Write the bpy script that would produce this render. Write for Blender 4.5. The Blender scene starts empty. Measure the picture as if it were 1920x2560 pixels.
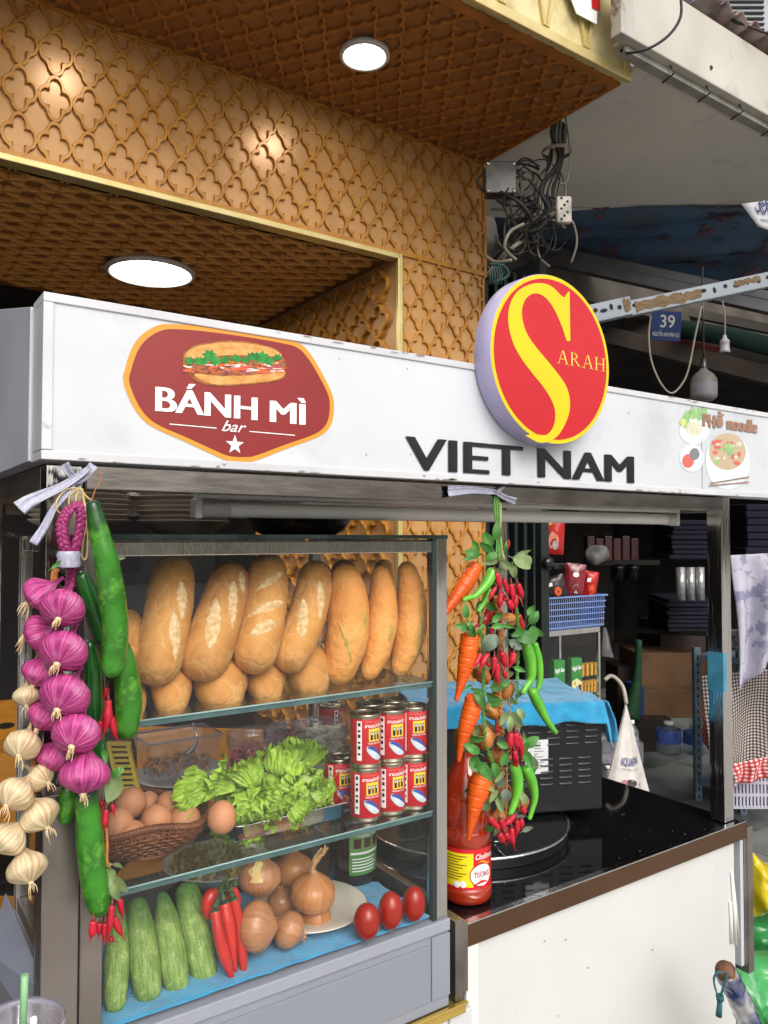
import bpy, bmesh, math, random
from mathutils import Vector as V, Matrix, noise
random.seed(7)
R = math.radians
scene = bpy.context.scene
COL = scene.collection
# ---------------------------------------------------------------- camera
YAW, PITCH, ROLL, FPX = 0.605292, 0.0318681, 0.00094, 1951.85
EYE = V((0, 0, 1.55))
def cam_axes():
    w = V((math.sin(YAW)*math.cos(PITCH), math.cos(YAW)*math.cos(PITCH), math.sin(PITCH)))
    r = V((math.cos(YAW), -math.sin(YAW), 0)); u = r.cross(w)
    r2 = r*math.cos(ROLL) + u*math.sin(ROLL)
    return r2, r2.cross(w), w
CR, CU, CW = cam_axes()
cam_d = bpy.data.cameras.new('camera'); cam = bpy.data.objects.new('camera', cam_d); COL.objects.link(cam)
m = Matrix((CR, CU, -CW)).transposed().to_4x4(); m.translation = EYE
cam.matrix_world = m
cam_d.sensor_fit = 'VERTICAL'; cam_d.sensor_height = 24; cam_d.lens = 24*FPX/2560
cam_d.clip_start = .02; cam_d.clip_end = 400
scene.camera = cam
# ---------------------------------------------------------------- light
world = bpy.data.worlds.new('World'); scene.world = world; world.use_nodes = True
wt = world.node_tree; bg = wt.nodes['Background']
sky = wt.nodes.new('ShaderNodeTexSky'); sky.sky_type = 'NISHITA'; sky.sun_disc = False
SUN_EL, SUN_AZ = R(40), R(192)      # azimuth clockwise from +Y
sky.sun_elevation = SUN_EL; sky.sun_rotation = SUN_AZ
sky.air_density = 1.0; sky.dust_density = 6.0; sky.ozone_density = .6
hs = wt.nodes.new('ShaderNodeHueSaturation'); hs.inputs['Saturation'].default_value = .3
wt.links.new(sky.outputs[0], hs.inputs['Color']); wt.links.new(hs.outputs[0], bg.inputs['Color'])
bg.inputs['Strength'].default_value = .15
sd = bpy.data.lights.new('sun', 'SUN'); sd.energy = .5; sd.angle = R(60); sd.color = (1, .96, .9)
sun = bpy.data.objects.new('sun', sd); COL.objects.link(sun)
sdir = V((math.sin(SUN_AZ)*math.cos(SUN_EL), math.cos(SUN_AZ)*math.cos(SUN_EL), math.sin(SUN_EL)))
sun.rotation_euler = sdir.to_track_quat('Z', 'Y').to_euler(); sun.location = sdir*30
vs = scene.view_settings; vs.view_transform = 'Standard'; vs.look = 'None'; vs.exposure = .26; vs.gamma = 1; vs.use_curve_mapping = False
cy = scene.cycles
cy.use_denoising = True; cy.denoiser = 'OPENIMAGEDENOISE'
cy.max_bounces = 12; cy.transparent_max_bounces = 24; cy.glossy_bounces = 4; cy.diffuse_bounces = 4; cy.transmission_bounces = 6
cy.caustics_reflective = False; cy.caustics_refractive = False; cy.sample_clamp_indirect = 6
# ---------------------------------------------------------------- photograph measurements -> world points
def ray(x, y): return CR*((x-960)/FPX) + CU*((1280-y)/FPX) + CW
def PY(x, y, Y): d = ray(x, y); return EYE + d*(Y/d.y)
def PZ(x, y, Z): d = ray(x, y); return EYE + d*((Z-EYE.z)/d.z)
def PX(x, y, X): d = ray(x, y); return EYE + d*(X/d.x)
def PT(x, y, t): return EYE + ray(x, y)*t
def dep(p): return (p-EYE).dot(CW)
def wr(rpx, p): return rpx*dep(p)/FPX
# ---------------------------------------------------------------- colours and materials
def hexc(h, k=1.0):
    h = h.lstrip('#'); o = []
    for i in (0, 2, 4):
        s = int(h[i:i+2], 16)/255
        o.append((s/12.92 if s <= .04045 else ((s+.055)/1.055)**2.4)*k)
    return (*o, 1)
MATS = {}
def mat(name, col, col2=None, scale=20, rough=.5, metal=0., bump=0., bscale=None, spec=.5, coat=0., detail=4,
        trans=0., sss=0., ior=1.45, uvs=None, vary=0., emit=None, roughvar=0., contrast=(.35, .65), alpha=None, sheen=0., dirt_glint=None, dirt_glint_scale=3, dirt_glint_lim=(.5, .75), mapscale=None, ssscale=.004, ends=None, crackle=None):
    if name in MATS: return MATS[name]
    mt = bpy.data.materials.new(name); mt.use_nodes = True; MATS[name] = mt
    nt = mt.node_tree; N = nt.nodes; L = nt.links; b = N['Principled BSDF']
    if isinstance(col, str): col = hexc(col)
    if isinstance(col2, str): col2 = hexc(col2)
    tc = N.new('ShaderNodeTexCoord'); src = tc.outputs['Object']
    if uvs:
        mp = N.new('ShaderNodeMapping'); mp.inputs['Scale'].default_value = (uvs[0], uvs[1], 1); L.new(tc.outputs['UV'], mp.inputs[0]); src = mp.outputs[0]
    elif mapscale:
        mp = N.new('ShaderNodeMapping'); mp.inputs['Scale'].default_value = mapscale; L.new(tc.outputs['Object'], mp.inputs[0]); src = mp.outputs[0]
    out = None
    nz = None
    if col2 or roughvar:
        nz = N.new('ShaderNodeTexNoise'); nz.inputs['Scale'].default_value = scale if not uvs else 1; nz.inputs['Detail'].default_value = detail
        L.new(src, nz.inputs['Vector'])
        rp = N.new('ShaderNodeMapRange'); rp.inputs[1].default_value = contrast[0]; rp.inputs[2].default_value = contrast[1]
        L.new(nz.outputs[0], rp.inputs[0])
    if col2:
        mx = N.new('ShaderNodeMix'); mx.data_type = 'RGBA'; mx.inputs[6].default_value = col; mx.inputs[7].default_value = col2
        L.new(rp.outputs[0], mx.inputs[0]); out = mx.outputs[2]
    if dirt_glint:
        dn = N.new('ShaderNodeTexNoise'); dn.inputs['Scale'].default_value = dirt_glint_scale; dn.inputs['Detail'].default_value = 8; dn.inputs['Roughness'].default_value = .65
        L.new(tc.outputs['Object'], dn.inputs['Vector'])
        dr = N.new('ShaderNodeMapRange'); dr.inputs[1].default_value = dirt_glint_lim[0]; dr.inputs[2].default_value = dirt_glint_lim[1]; L.new(dn.outputs[0], dr.inputs[0])
        m2 = N.new('ShaderNodeMix'); m2.data_type = 'RGBA'; m2.inputs[6].default_value = col; m2.inputs[7].default_value = hexc(dirt_glint) if isinstance(dirt_glint, str) else dirt_glint
        if out: L.new(out, m2.inputs[6])
        L.new(dr.outputs[0], m2.inputs[0]); out = m2.outputs[2]
    if ends:      # growth colour along the fruit's own length (UV v): (colour, from, to)
        sx = N.new('ShaderNodeSeparateXYZ'); L.new(tc.outputs['UV'], sx.inputs[0]); er = N.new('ShaderNodeMapRange'); er.interpolation_type = 'SMOOTHSTEP'
        er.inputs[1].default_value = ends[1]; er.inputs[2].default_value = ends[2]; er.inputs[3].default_value = 1; er.inputs[4].default_value = 0; L.new(sx.outputs[1], er.inputs[0])
        m3 = N.new('ShaderNodeMix'); m3.data_type = 'RGBA'; m3.inputs[6].default_value = col; m3.inputs[7].default_value = hexc(ends[0])
        if out: L.new(out, m3.inputs[6])
        L.new(er.outputs[0], m3.inputs[0]); out = m3.outputs[2]
    vor = None
    if crackle:   # (colour, scale, line width)
        wn = N.new('ShaderNodeTexNoise'); wn.inputs['Scale'].default_value = crackle[1]*.8; L.new(tc.outputs['Object'], wn.inputs['Vector'])
        wm = N.new('ShaderNodeMix'); wm.data_type = 'VECTOR'; wm.inputs[0].default_value = .03; L.new(tc.outputs['Object'], wm.inputs[4]); L.new(wn.outputs['Color'], wm.inputs[5])
        vor = N.new('ShaderNodeTexVoronoi'); vor.feature = 'DISTANCE_TO_EDGE'; vor.inputs['Scale'].default_value = crackle[1]; L.new(wm.outputs[1], vor.inputs['Vector'])
        vr = N.new('ShaderNodeMapRange'); vr.inputs[1].default_value = 0; vr.inputs[2].default_value = crackle[2]; vr.inputs[3].default_value = .38; vr.inputs[4].default_value = 0; L.new(vor.outputs[0], vr.inputs[0])
        m4 = N.new('ShaderNodeMix'); m4.data_type = 'RGBA'; m4.inputs[6].default_value = col; m4.inputs[7].default_value = hexc(crackle[0])
        if out: L.new(out, m4.inputs[6])
        L.new(vr.outputs[0], m4.inputs[0]); out = m4.outputs[2]
        vc = N.new('ShaderNodeTexVoronoi'); vc.inputs['Scale'].default_value = crackle[1]; L.new(wm.outputs[1], vc.inputs['Vector'])
        hv = N.new('ShaderNodeHueSaturation'); sr = N.new('ShaderNodeSeparateXYZ'); L.new(vc.outputs['Color'], sr.inputs[0]); mr9 = N.new('ShaderNodeMapRange'); mr9.inputs[3].default_value = .94; mr9.inputs[4].default_value = 1.07; L.new(sr.outputs[0], mr9.inputs[0]); L.new(mr9.outputs[0], hv.inputs['Value']); L.new(out, hv.inputs['Color']); out = hv.outputs[0]
    if vary:
        oi = N.new('ShaderNodeObjectInfo'); h = N.new('ShaderNodeHueSaturation')
        mr = N.new('ShaderNodeMapRange'); mr.inputs[3].default_value = 1-vary; mr.inputs[4].default_value = 1+vary; L.new(oi.outputs['Random'], mr.inputs[0])
        L.new(mr.outputs[0], h.inputs['Value'])
        if out: L.new(out, h.inputs['Color'])
        else: h.inputs['Color'].default_value = col
        out = h.outputs[0]
    if out: L.new(out, b.inputs['Base Color'])
    else: b.inputs['Base Color'].default_value = col
    b.inputs['Roughness'].default_value = rough; b.inputs['Metallic'].default_value = metal
    b.inputs['Specular IOR Level'].default_value = spec; b.inputs['Coat Weight'].default_value = coat; b.inputs['Coat Roughness'].default_value = .12
    b.inputs['Transmission Weight'].default_value = trans; b.inputs['IOR'].default_value = ior
    b.inputs['Sheen Weight'].default_value = sheen
    if sss:
        b.inputs['Subsurface Weight'].default_value = sss; b.inputs['Subsurface Scale'].default_value = ssscale
    if roughvar:
        r2 = N.new('ShaderNodeMapRange'); r2.inputs[3].default_value = max(0, rough-roughvar); r2.inputs[4].default_value = rough+roughvar
        L.new(nz.outputs[0], r2.inputs[0]); L.new(r2.outputs[0], b.inputs['Roughness'])
    if bump:
        bn = N.new('ShaderNodeTexNoise'); bn.inputs['Scale'].default_value = 1 if uvs else (bscale or scale); bn.inputs['Detail'].default_value = 5
        L.new(src, bn.inputs['Vector'])
        bp = N.new('ShaderNodeBump'); bp.inputs['Strength'].default_value = min(1, bump); bp.inputs['Distance'].default_value = .002 if bump <= 1 else .002*bump
        if vor:
            vh = N.new('ShaderNodeMapRange'); vh.inputs[1].default_value = 0; vh.inputs[2].default_value = .12; vh.inputs[3].default_value = 0; vh.inputs[4].default_value = .4; L.new(vor.outputs[0], vh.inputs[0])
            av = N.new('ShaderNodeMath'); av.operation = 'ADD'; L.new(bn.outputs[0], av.inputs[0]); L.new(vh.outputs[0], av.inputs[1]); L.new(av.outputs[0], bp.inputs['Height'])
        else: L.new(bn.outputs[0], bp.inputs['Height'])
        L.new(bp.outputs[0], b.inputs['Normal'])
    if emit:
        b.inputs['Emission Color'].default_value = (*emit[0], 1); b.inputs['Emission Strength'].default_value = emit[1]
    if alpha is not None: b.inputs['Alpha'].default_value = alpha
    return mt
def glass_mat(name, tint=(1, 1, 1), f0=.05, haze=0., hazecol=(.8, .8, .8), rough=.0):
    """thin pane: clear, mirror-like at grazing angles, optionally a film of dust"""
    if name in MATS: return MATS[name]
    mt = bpy.data.materials.new(name); mt.use_nodes = True; MATS[name] = mt
    nt = mt.node_tree; N = nt.nodes; L = nt.links; N.remove(N['Principled BSDF']); outn = N['Material Output']
    geo = N.new('ShaderNodeNewGeometry'); dt = N.new('ShaderNodeVectorMath'); dt.operation = 'DOT_PRODUCT'
    L.new(geo.outputs['Normal'], dt.inputs[0]); L.new(geo.outputs['Incoming'], dt.inputs[1])
    def mth(op, a, bb):
        n = N.new('ShaderNodeMath'); n.operation = op
        for i, q in ((0, a), (1, bb)):
            if isinstance(q, (int, float)): n.inputs[i].default_value = q
            else: L.new(q, n.inputs[i])
        return n.outputs[0]
    ab = N.new('ShaderNodeMath'); ab.operation = 'ABSOLUTE'; L.new(dt.outputs['Value'], ab.inputs[0])
    p = mth('POWER', mth('SUBTRACT', 1.0, ab.outputs[0]), 5.0)
    fr = mth('ADD', mth('MULTIPLY', p, 1-f0), f0)
    t = N.new('ShaderNodeBsdfTransparent'); t.inputs[0].default_value = (*tint, 1)
    g = N.new('ShaderNodeBsdfGlossy'); g.inputs['Roughness'].default_value = rough
    d = N.new('ShaderNodeBsdfDiffuse'); d.inputs[0].default_value = (*hazecol, 1)
    base = t.outputs[0]
    if haze:
        tcn = N.new('ShaderNodeTexCoord'); nz = N.new('ShaderNodeTexNoise'); nz.inputs['Scale'].default_value = 9; nz.inputs['Detail'].default_value = 8
        L.new(tcn.outputs['Object'], nz.inputs[0])
        mr = N.new('ShaderNodeMapRange'); mr.inputs[1].default_value = .3; mr.inputs[2].default_value = .8; mr.inputs[3].default_value = haze*.5; mr.inputs[4].default_value = haze*1.6; L.new(nz.outputs[0], mr.inputs[0])
        ms = N.new('ShaderNodeMixShader'); L.new(mr.outputs[0], ms.inputs[0]); L.new(base, ms.inputs[1]); L.new(d.outputs[0], ms.inputs[2]); base = ms.outputs[0]
    ms = N.new('ShaderNodeMixShader'); L.new(fr, ms.inputs[0]); L.new(base, ms.inputs[1]); L.new(g.outputs[0], ms.inputs[2])
    L.new(ms.outputs[0], outn.inputs[0])
    return mt
# ---------------------------------------------------------------- mesh building
WORLDLOC = {}
class MB:
    def __init__(s): s.v = []; s.f = []; s.m = []; s.uv = {}; s.sm = []
    def face(s, idx, mi=0, smooth=False): s.f.append(idx); s.m.append(mi); s.sm.append(smooth)
    def quad(s, a, b, c, d, mi=0):
        n = len(s.v); s.v += [V(a), V(b), V(c), V(d)]; s.face((n, n+1, n+2, n+3), mi)
    def poly(s, pts, mi=0):
        n = len(s.v); s.v += [V(p) for p in pts]; s.face(tuple(range(n, n+len(pts))), mi)
    def hexa(s, c, mi=0):      # 8 corners: bottom 4 then top 4
        n = len(s.v); s.v += [V(p) for p in c]
        for q in ((3, 2, 1, 0), (4, 5, 6, 7), (0, 1, 5, 4), (1, 2, 6, 5), (2, 3, 7, 6), (3, 0, 4, 7)): s.face(tuple(n+i for i in q), mi)
    def box(s, a, b, mi=0, bev=0):
        x0, y0, z0 = a; x1, y1, z1 = b
        s.hexa([(x0, y0, z0), (x1, y0, z0), (x1, y1, z0), (x0, y1, z0), (x0, y0, z1), (x1, y0, z1), (x1, y1, z1), (x0, y1, z1)], mi)
    def obox(s, c, ax, ay, az, mi=0):   # centre and half axes
        c = V(c); ax = V(ax); ay = V(ay); az = V(az)
        s.hexa([c+ax*i+ay*j+az*k for k in (-1, 1) for i, j in ((-1, -1), (1, -1), (1, 1), (-1, 1))], mi)
    def grid(s, fn, nu, nv, mi=0, smooth=True, closeu=False, flip=False):
        n = len(s.v)
        for j in range(nv+1):
            for i in range(nu+1):
                s.v.append(V(fn(i/nu, j/nv))); s.uv[len(s.v)-1] = (i/nu, j/nv)
        for j in range(nv):
            for i in range(nu):
                a = n+j*(nu+1)+i; q = (a, a+1, a+nu+2, a+nu+1)
                s.face(q[::-1] if flip else q, mi(i/nu, j/nv) if callable(mi) else mi, smooth)
    def extr(s, pts, d, mi=0, mside=None):   # polygon extruded along vector d, closed both ends
        n = len(s.v); k = len(pts); pts = [V(p) for p in pts]; d = V(d)
        s.v += pts + [p+d for p in pts]
        s.face(tuple(range(n, n+k))[::-1], mi); s.face(tuple(range(n+k, n+2*k)), mi)
        for i in range(k): j = (i+1) % k; s.face((n+i, n+j, n+k+j, n+k+i), mi if mside is None else mside)
    def tube(s, pts, r, seg=8, mi=0, sub=0, flat=1.0, up=None):
        pts = [V(p) for p in pts]
        if sub: pts = crom(pts, sub)
        rr = r if isinstance(r, (list, tuple)) else None
        fr = frames(pts, up); n = len(s.v); K = len(pts)
        for i, (p, (a, b)) in enumerate(zip(pts, fr)):
            q = lerp_list(rr, i/(K-1)) if rr else r
            for j in range(seg):
                t = 2*math.pi*j/seg; s.v.append(p + a*(q*math.cos(t)) + b*(q*flat*math.sin(t)))
        for i in range(K-1):
            for j in range(seg):
                k = (j+1) % seg; s.face((n+i*seg+j, n+i*seg+k, n+(i+1)*seg+k, n+(i+1)*seg+j), mi, True)
        s.face(tuple(n+j for j in range(seg))[::-1], mi); s.face(tuple(n+(K-1)*seg+j for j in range(seg)), mi)
    def lathe(s, c, prof, seg=24, mi=0, axis=None, smooth=True):
        """prof: list of (r, h[, mi]) going up the axis"""
        c = V(c); az = V(axis).normalized() if axis else V((0, 0, 1))
        ax = az.orthogonal().normalized(); ay = az.cross(ax); n = len(s.v)
        for q in prof:
            for j in range(seg+1):
                t = 2*math.pi*j/seg; s.v.append(c + az*q[1] + (ax*math.cos(t)+ay*math.sin(t))*q[0]); s.uv[len(s.v)-1] = (j/seg, 0)
        for i in range(len(prof)-1):
            mm = prof[i+1][2] if len(prof[i+1]) > 2 else mi
            for j in range(seg):
                a = n+i*(seg+1)+j; s.face((a, a+1, a+seg+2, a+seg+1), mm, smooth)
    def build(s, name, mats, parent=None, origin=None, bevel=0, label=None, kind=None, solid=0):
        if not isinstance(mats, (list, tuple)): mats = [mats]
        if origin is None:
            if s.v:
                mn = [min(p[i] for p in s.v) for i in range(3)]; mxx = [max(p[i] for p in s.v) for i in range(3)]
                origin = V(((mn[0]+mxx[0])/2, (mn[1]+mxx[1])/2, mn[2] if parent is None else (mn[2]+mxx[2])/2))
            else: origin = V((0, 0, 0))
        origin = V(origin)
        me = bpy.data.meshes.new(name); me.from_pydata([p-origin for p in s.v], [], s.f)
        for q in mats: me.materials.append(q)
        me.polygons.foreach_set('material_index', s.m); me.polygons.foreach_set('use_smooth', s.sm)
        if s.uv:
            uvl = me.uv_layers.new(name='UVMap'); data = []
            for lp in me.loops: data += s.uv.get(lp.vertex_index, (0, 0))
            uvl.data.foreach_set('uv', data)
        me.update()
        o = bpy.data.objects.new(name, me); COL.objects.link(o); o.location = origin; WORLDLOC[o.name] = origin.copy()
        if parent: attach(o, parent)
        if bevel:
            bm_ = o.modifiers.new('bevel', 'BEVEL'); bm_.width = bevel; bm_.segments = 2; bm_.limit_method = 'ANGLE'
        if solid:
            sm_ = o.modifiers.new('solid', 'SOLIDIFY'); sm_.thickness = solid; sm_.offset = 0
        if label: o['label'] = label
        if kind: o['kind'] = kind
        return o
def attach(o, parent):
    o.parent = parent; o.matrix_parent_inverse = Matrix.Translation(-WORLDLOC[parent.name])
def thing(name, label, cat, loc, group=None):
    o = bpy.data.objects.new(name, None); COL.objects.link(o); o.location = V(loc); o.empty_display_size = .05
    WORLDLOC[o.name] = V(loc); o['label'] = label; o['category'] = cat
    if group: o['group'] = group
    return o
def tag(o, label, cat, group=None):
    o['label'] = label; o['category'] = cat
    if group: o['group'] = group
    return o
def struct(o): o['kind'] = 'structure'; return o
def dup(root, loc, label, group=None, rotz=0):
    r = root.copy(); COL.objects.link(r); r.location = V(loc); r['label'] = label; WORLDLOC[r.name] = V(loc)
    if rotz: r.rotation_euler = (0, 0, rotz)
    if group: r['group'] = group
    for ch in list(root.children):
        c = ch.copy(); COL.objects.link(c); c.parent = r; c.matrix_parent_inverse = ch.matrix_parent_inverse.copy()
        for g in ch.children:
            d = g.copy(); COL.objects.link(d); d.parent = c; d.matrix_parent_inverse = g.matrix_parent_inverse.copy()
    return r
def crom(pts, sub):
    out = []; P = [pts[0]] + list(pts) + [pts[-1]]
    for i in range(1, len(P)-2):
        a, b, c, d = P[i-1], P[i], P[i+1], P[i+2]
        for k in range(sub):
            t = k/sub; out.append(.5*((2*b)+(c-a)*t+(2*a-5*b+4*c-d)*t*t+(3*b-a-3*c+d)*t**3))
    out.append(P[-2]); return out
def lerp_list(l, t):
    x = t*(len(l)-1); i = min(int(x), len(l)-2); f = x-i
    if len(l) == 1: return l[0]
    # smooth
    a = l[max(i-1, 0)]; b = l[i]; c = l[i+1]; d = l[min(i+2, len(l)-1)]
    v = .5*((2*b)+(c-a)*f+(2*a-5*b+4*c-d)*f*f+(3*b-a-3*c+d)*f**3)
    return v
def frames(pts, up=None):
    K = len(pts); out = []; a = None
    for i in range(K):
        t = (pts[min(i+1, K-1)]-pts[max(i-1, 0)]).normalized()
        if a is None:
            a = (V(up) if up else -CW); a = a - t*a.dot(t)
            if a.length < 1e-4: a = t.orthogonal()
            a.normalize()
        else:
            a = a - t*a.dot(t); a.normalize()
        out.append((a, t.cross(a)))
    return out
class Blob:
    """swept organic body; theta 0 faces the street side"""
    def __init__(s, pts, rad, nr=28, seg=20, cap0=1.0, cap1=1.0, amp=0, nsc=60, fn=None, flat=1.0, up=None, seed=0):
        s.pts = crom([V(p) for p in pts], 8) if len(pts) > 2 else [V(pts[0]).lerp(V(pts[1]), k/12) for k in range(13)]
        L = [0]
        for i in range(1, len(s.pts)): L.append(L[-1]+(s.pts[i]-s.pts[i-1]).length)
        s.L = L; s.T = L[-1]; s.rad = rad; s.nr = nr; s.seg = seg; s.c0 = cap0; s.c1 = cap1
        s.amp = amp; s.nsc = nsc; s.fn = fn; s.flat = flat; s.fr = frames(s.pts, up); s.seed = V((seed*3.1, seed*1.7, seed*.9))
    def pt(s, u, th, off=0):
        d = u*s.T; i = 0
        while i < len(s.L)-2 and s.L[i+1] < d: i += 1
        f = (d-s.L[i])/max(1e-9, s.L[i+1]-s.L[i]); f = max(0, min(1, f))
        p = s.pts[i].lerp(s.pts[i+1], f); a = s.fr[i][0].lerp(s.fr[i+1][0], f).normalized(); b = s.fr[i][1].lerp(s.fr[i+1][1], f).normalized()
        r = lerp_list(s.rad, u) if len(s.rad) > 1 else s.rad[0]
        for cc, dd in ((s.c0, d), (s.c1, s.T-d)):
            cl = cc*r
            if cl > 0 and dd < cl: q = 1-dd/cl; r *= math.sqrt(max(0, 1-q*q))
        k = r+off*(1 if r > 1e-6 else 0)
        if s.fn: k *= 1+s.fn(u, th)
        q = p + a*(k*math.cos(th)) + b*(k*s.flat*math.sin(th))
        if s.amp: q = q + (q-p)*(noise.noise((q+s.seed)*s.nsc)*s.amp)
        return q
    def us(s):
        n = s.nr; o = []
        for i in range(n+1):
            t = i/n; o.append(.5-.5*math.cos(math.pi*t) if s.c0 and s.c1 else (1-math.cos(math.pi*t/2) if s.c0 else (math.sin(math.pi*t/2) if s.c1 else t)))
        # mix so that the middle keeps even rings
        return [.45*a+.55*i/n for i, a in enumerate(o)]
    def add(s, mb, mi=0):
        us = s.us(); us = [max(0.0, min(1.0, q)) for q in us]; us[0] = 0; us[-1] = 1
        # denser caps
        us = sorted(set(us+[.004, .012, .988, .996])); n = len(mb.v); K = len(us); S = s.seg
        for u in us:
            for j in range(S+1):
                th = math.pi+2*math.pi*j/S; mb.v.append(s.pt(u, th)); mb.uv[len(mb.v)-1] = (j/S, u)
        for i in range(K-1):
            for j in range(S):
                a = n+i*(S+1)+j; mb.face((a, a+1, a+S+2, a+S+1), mi, True)
    def patch(s, mb, u0, t0, u1, t1, w, off=.0012, mi=0, n=10, wv=4, amp=.0006):
        """leaf-shaped patch on the surface from (u0,t0) to (u1,t1), width w metres"""
        def f(a, b):
            u = u0+(u1-u0)*b; t = t0+(t1-t0)*b; ww = w*math.sin(math.pi*min(max(b, .0), 1))**.6
            r = max(.004, lerp_list(s.rad, u) if len(s.rad) > 1 else s.rad[0])
            q = (a-.5)*2
            ang = math.atan2(s.T*(u1-u0), r*(t1-t0)); # direction in unrolled surface
            du = -math.cos(ang)*q*ww/2/s.T*1; dt = math.sin(ang)*q*ww/2/r
            o = off*(1-q*q)-.0004+amp*noise.noise(V((u*40, t*14, 3)))
            return s.pt(min(1, max(0, u+du)), t+dt, o)
        mb.grid(f, wv, n, mi)
def pathpx(pl, Y=None, T=None):
    """pl: (x, y, rpx[, Y]) measured list -> world points + radii; plane y=Y"""
    pts = []; rad = []
    for q in pl:
        p = PY(q[0], q[1], q[3] if len(q) > 3 else Y); pts.append(p); rad.append(wr(q[2], p))
    return pts, rad
# ---------------------------------------------------------------- lettering
def glyphs(txt, bold=0, shear=0, size=1, spacing=1):
    cu = bpy.data.curves.new('t', 'FONT'); cu.body = txt; cu.size = size; cu.offset = bold; cu.shear = shear; cu.resolution_u = 4; cu.space_character = spacing
    o = bpy.data.objects.new('t', cu); COL.objects.link(o)
    dg = bpy.context.evaluated_depsgraph_get(); dg.update(); me = bpy.data.meshes.new_from_object(o.evaluated_get(dg))
    vs_ = [(v.co.x, v.co.y) for v in me.vertices]; fs = [tuple(p.vertices) for p in me.polygons]
    bpy.data.objects.remove(o); bpy.data.curves.remove(cu); bpy.data.meshes.remove(me)
    return vs_, fs
CAPH = {}
def cap_h(bold):
    if bold not in CAPH:
        v_, _ = glyphs('H', bold); CAPH[bold] = (min(p[1] for p in v_), max(p[1] for p in v_))
    return CAPH[bold]
def text_on(mb, txt, fn, bold=0, shear=0, mi=0, spacing=1):
    """fn(u,v): u 0..1 over the word's width, v 0..1 baseline to cap height"""
    v_, fs = glyphs(txt, bold, shear, 1, spacing)
    if not v_: return
    x0 = min(p[0] for p in v_); x1 = max(p[0] for p in v_); y0, y1 = cap_h(bold)
    n = len(mb.v); mb.v += [V(fn((p[0]-x0)/(x1-x0), (p[1]-y0)/(y1-y0))) for p in v_]
    for q in fs: mb.face(tuple(n+i for i in q), mi)
def rect_fn(X0, X1, Z0, Z1, Y):
    return lambda u, v: (X0+(X1-X0)*u, Y, Z0+(Z1-Z0)*v)
def text_px(mb, txt, xl, ybl, ytl, xr, ybr, ytr, Y, **k):
    """corners measured in the photograph, snapped to an upright rectangle on plane y=Y"""
    a = PY(xl, ybl, Y); b = PY(xr, ybr, Y); c = PY(xl, ytl, Y); d = PY(xr, ytr, Y)
    text_on(mb, txt, rect_fn(a.x, b.x, (a.z+b.z)/2, (c.z+d.z)/2, Y), **k)
# ================================================================ MATERIALS (shared)
M_brassback = mat('pattern_backing', '#c99a64', '#bd8e58', 5, rough=.3, metal=.15, bump=.05, bscale=60, roughvar=.06, dirt_glint='#8c5c34', dirt_glint_scale=6, dirt_glint_lim=(.55, .85))
M_lat = mat('pattern_lattice', '#c28b3c', '#ad742c', 9, rough=.3, metal=.15, bump=.12, bscale=90, dirt_glint='#8a5826', dirt_glint_scale=14, dirt_glint_lim=(.55, .8))
M_brass = mat('brass_trim', '#dccb92', '#cfba78', 12, rough=.3, metal=.35, bump=.05)
M_alu = mat('painted_aluminium', '#cdced1', '#c0c1c5', 8, rough=.32, spec=.5, bump=.04, bscale=40, dirt_glint='#8d8a86', dirt_glint_scale=22, dirt_glint_lim=(.66, .78))
M_board = mat('sign_board_white', '#cfd2d7', '#c4c8ce', 3, rough=.16, spec=.5, bump=.03, bscale=6, coat=.4, dirt_glint='#a9aaab', dirt_glint_scale=5, dirt_glint_lim=(.55, .9))
M_chrome = mat('stainless_steel', '#d9d6d3', '#c9c5c2', 6, rough=.12, metal=1., roughvar=.06, bump=.9, bscale=6, mapscale=(9, 9, .8), dirt_glint='#8a7d74', dirt_glint_scale=11, dirt_glint_lim=(.64, .9))
M_steel = mat('dull_steel', '#a09892', '#8a827c', 6, rough=.3, metal=.85, roughvar=.1, bump=.06, bscale=30, dirt_glint='#57504b', dirt_glint_scale=5, dirt_glint_lim=(.5, .8))
M_grey = mat('grey_paint', '#8c909a', '#858993', 4, rough=.4, spec=.4, bump=.03, bscale=60)
M_wpanel = mat('white_panel', '#cfcfcd', '#c5c5c3', 2.5, rough=.42, spec=.4, bump=.03, bscale=5, dirt_glint='#b3afa6', dirt_glint_scale=4, dirt_glint_lim=(.68, .95))
M_brown = mat('brown_edge', '#4c3421', '#452f1e', 7, rough=.33, spec=.4)
M_black = mat('black_glass_top', '#0d0d10', '#141417', 8, rough=.06, spec=.6, roughvar=.05, dirt_glint='#3a3634', dirt_glint_scale=25, dirt_glint_lim=(.66, .8))
M_white = mat('white_plastic', '#e6e4e0', '#dad8d3', 9, rough=.4)
M_beam = mat('polished_beam', '#a39d99', '#8d8783', 9, rough=.16, metal=1., bump=.15, bscale=6, mapscale=(1.5, 6, 6), dirt_glint='#6a605a', dirt_glint_scale=9, dirt_glint_lim=(.55, .8))
M_tube = mat('tube_glass_unlit', '#f2f0ec', '#e8e6e2', 5, rough=.22)
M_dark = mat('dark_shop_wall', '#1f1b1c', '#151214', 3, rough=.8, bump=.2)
M_darkgreen = mat('green_shutter_paint', '#13211f', '#0d1716', 8, rough=.5, dirt_glint='#2e2a24', dirt_glint_scale=7)
M_concrete = mat('old_concrete', '#5b554f', '#453f3b', 5, rough=.85, bump=.5, dirt_glint='#2c2826', dirt_glint_scale=3)
M_soffit = mat('soffit_board', '#dedbd3', '#d0cdc5', 1.6, rough=.7, bump=.15, bscale=20, dirt_glint='#7b756d', dirt_glint_scale=6, dirt_glint_lim=(.6, .9))
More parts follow.
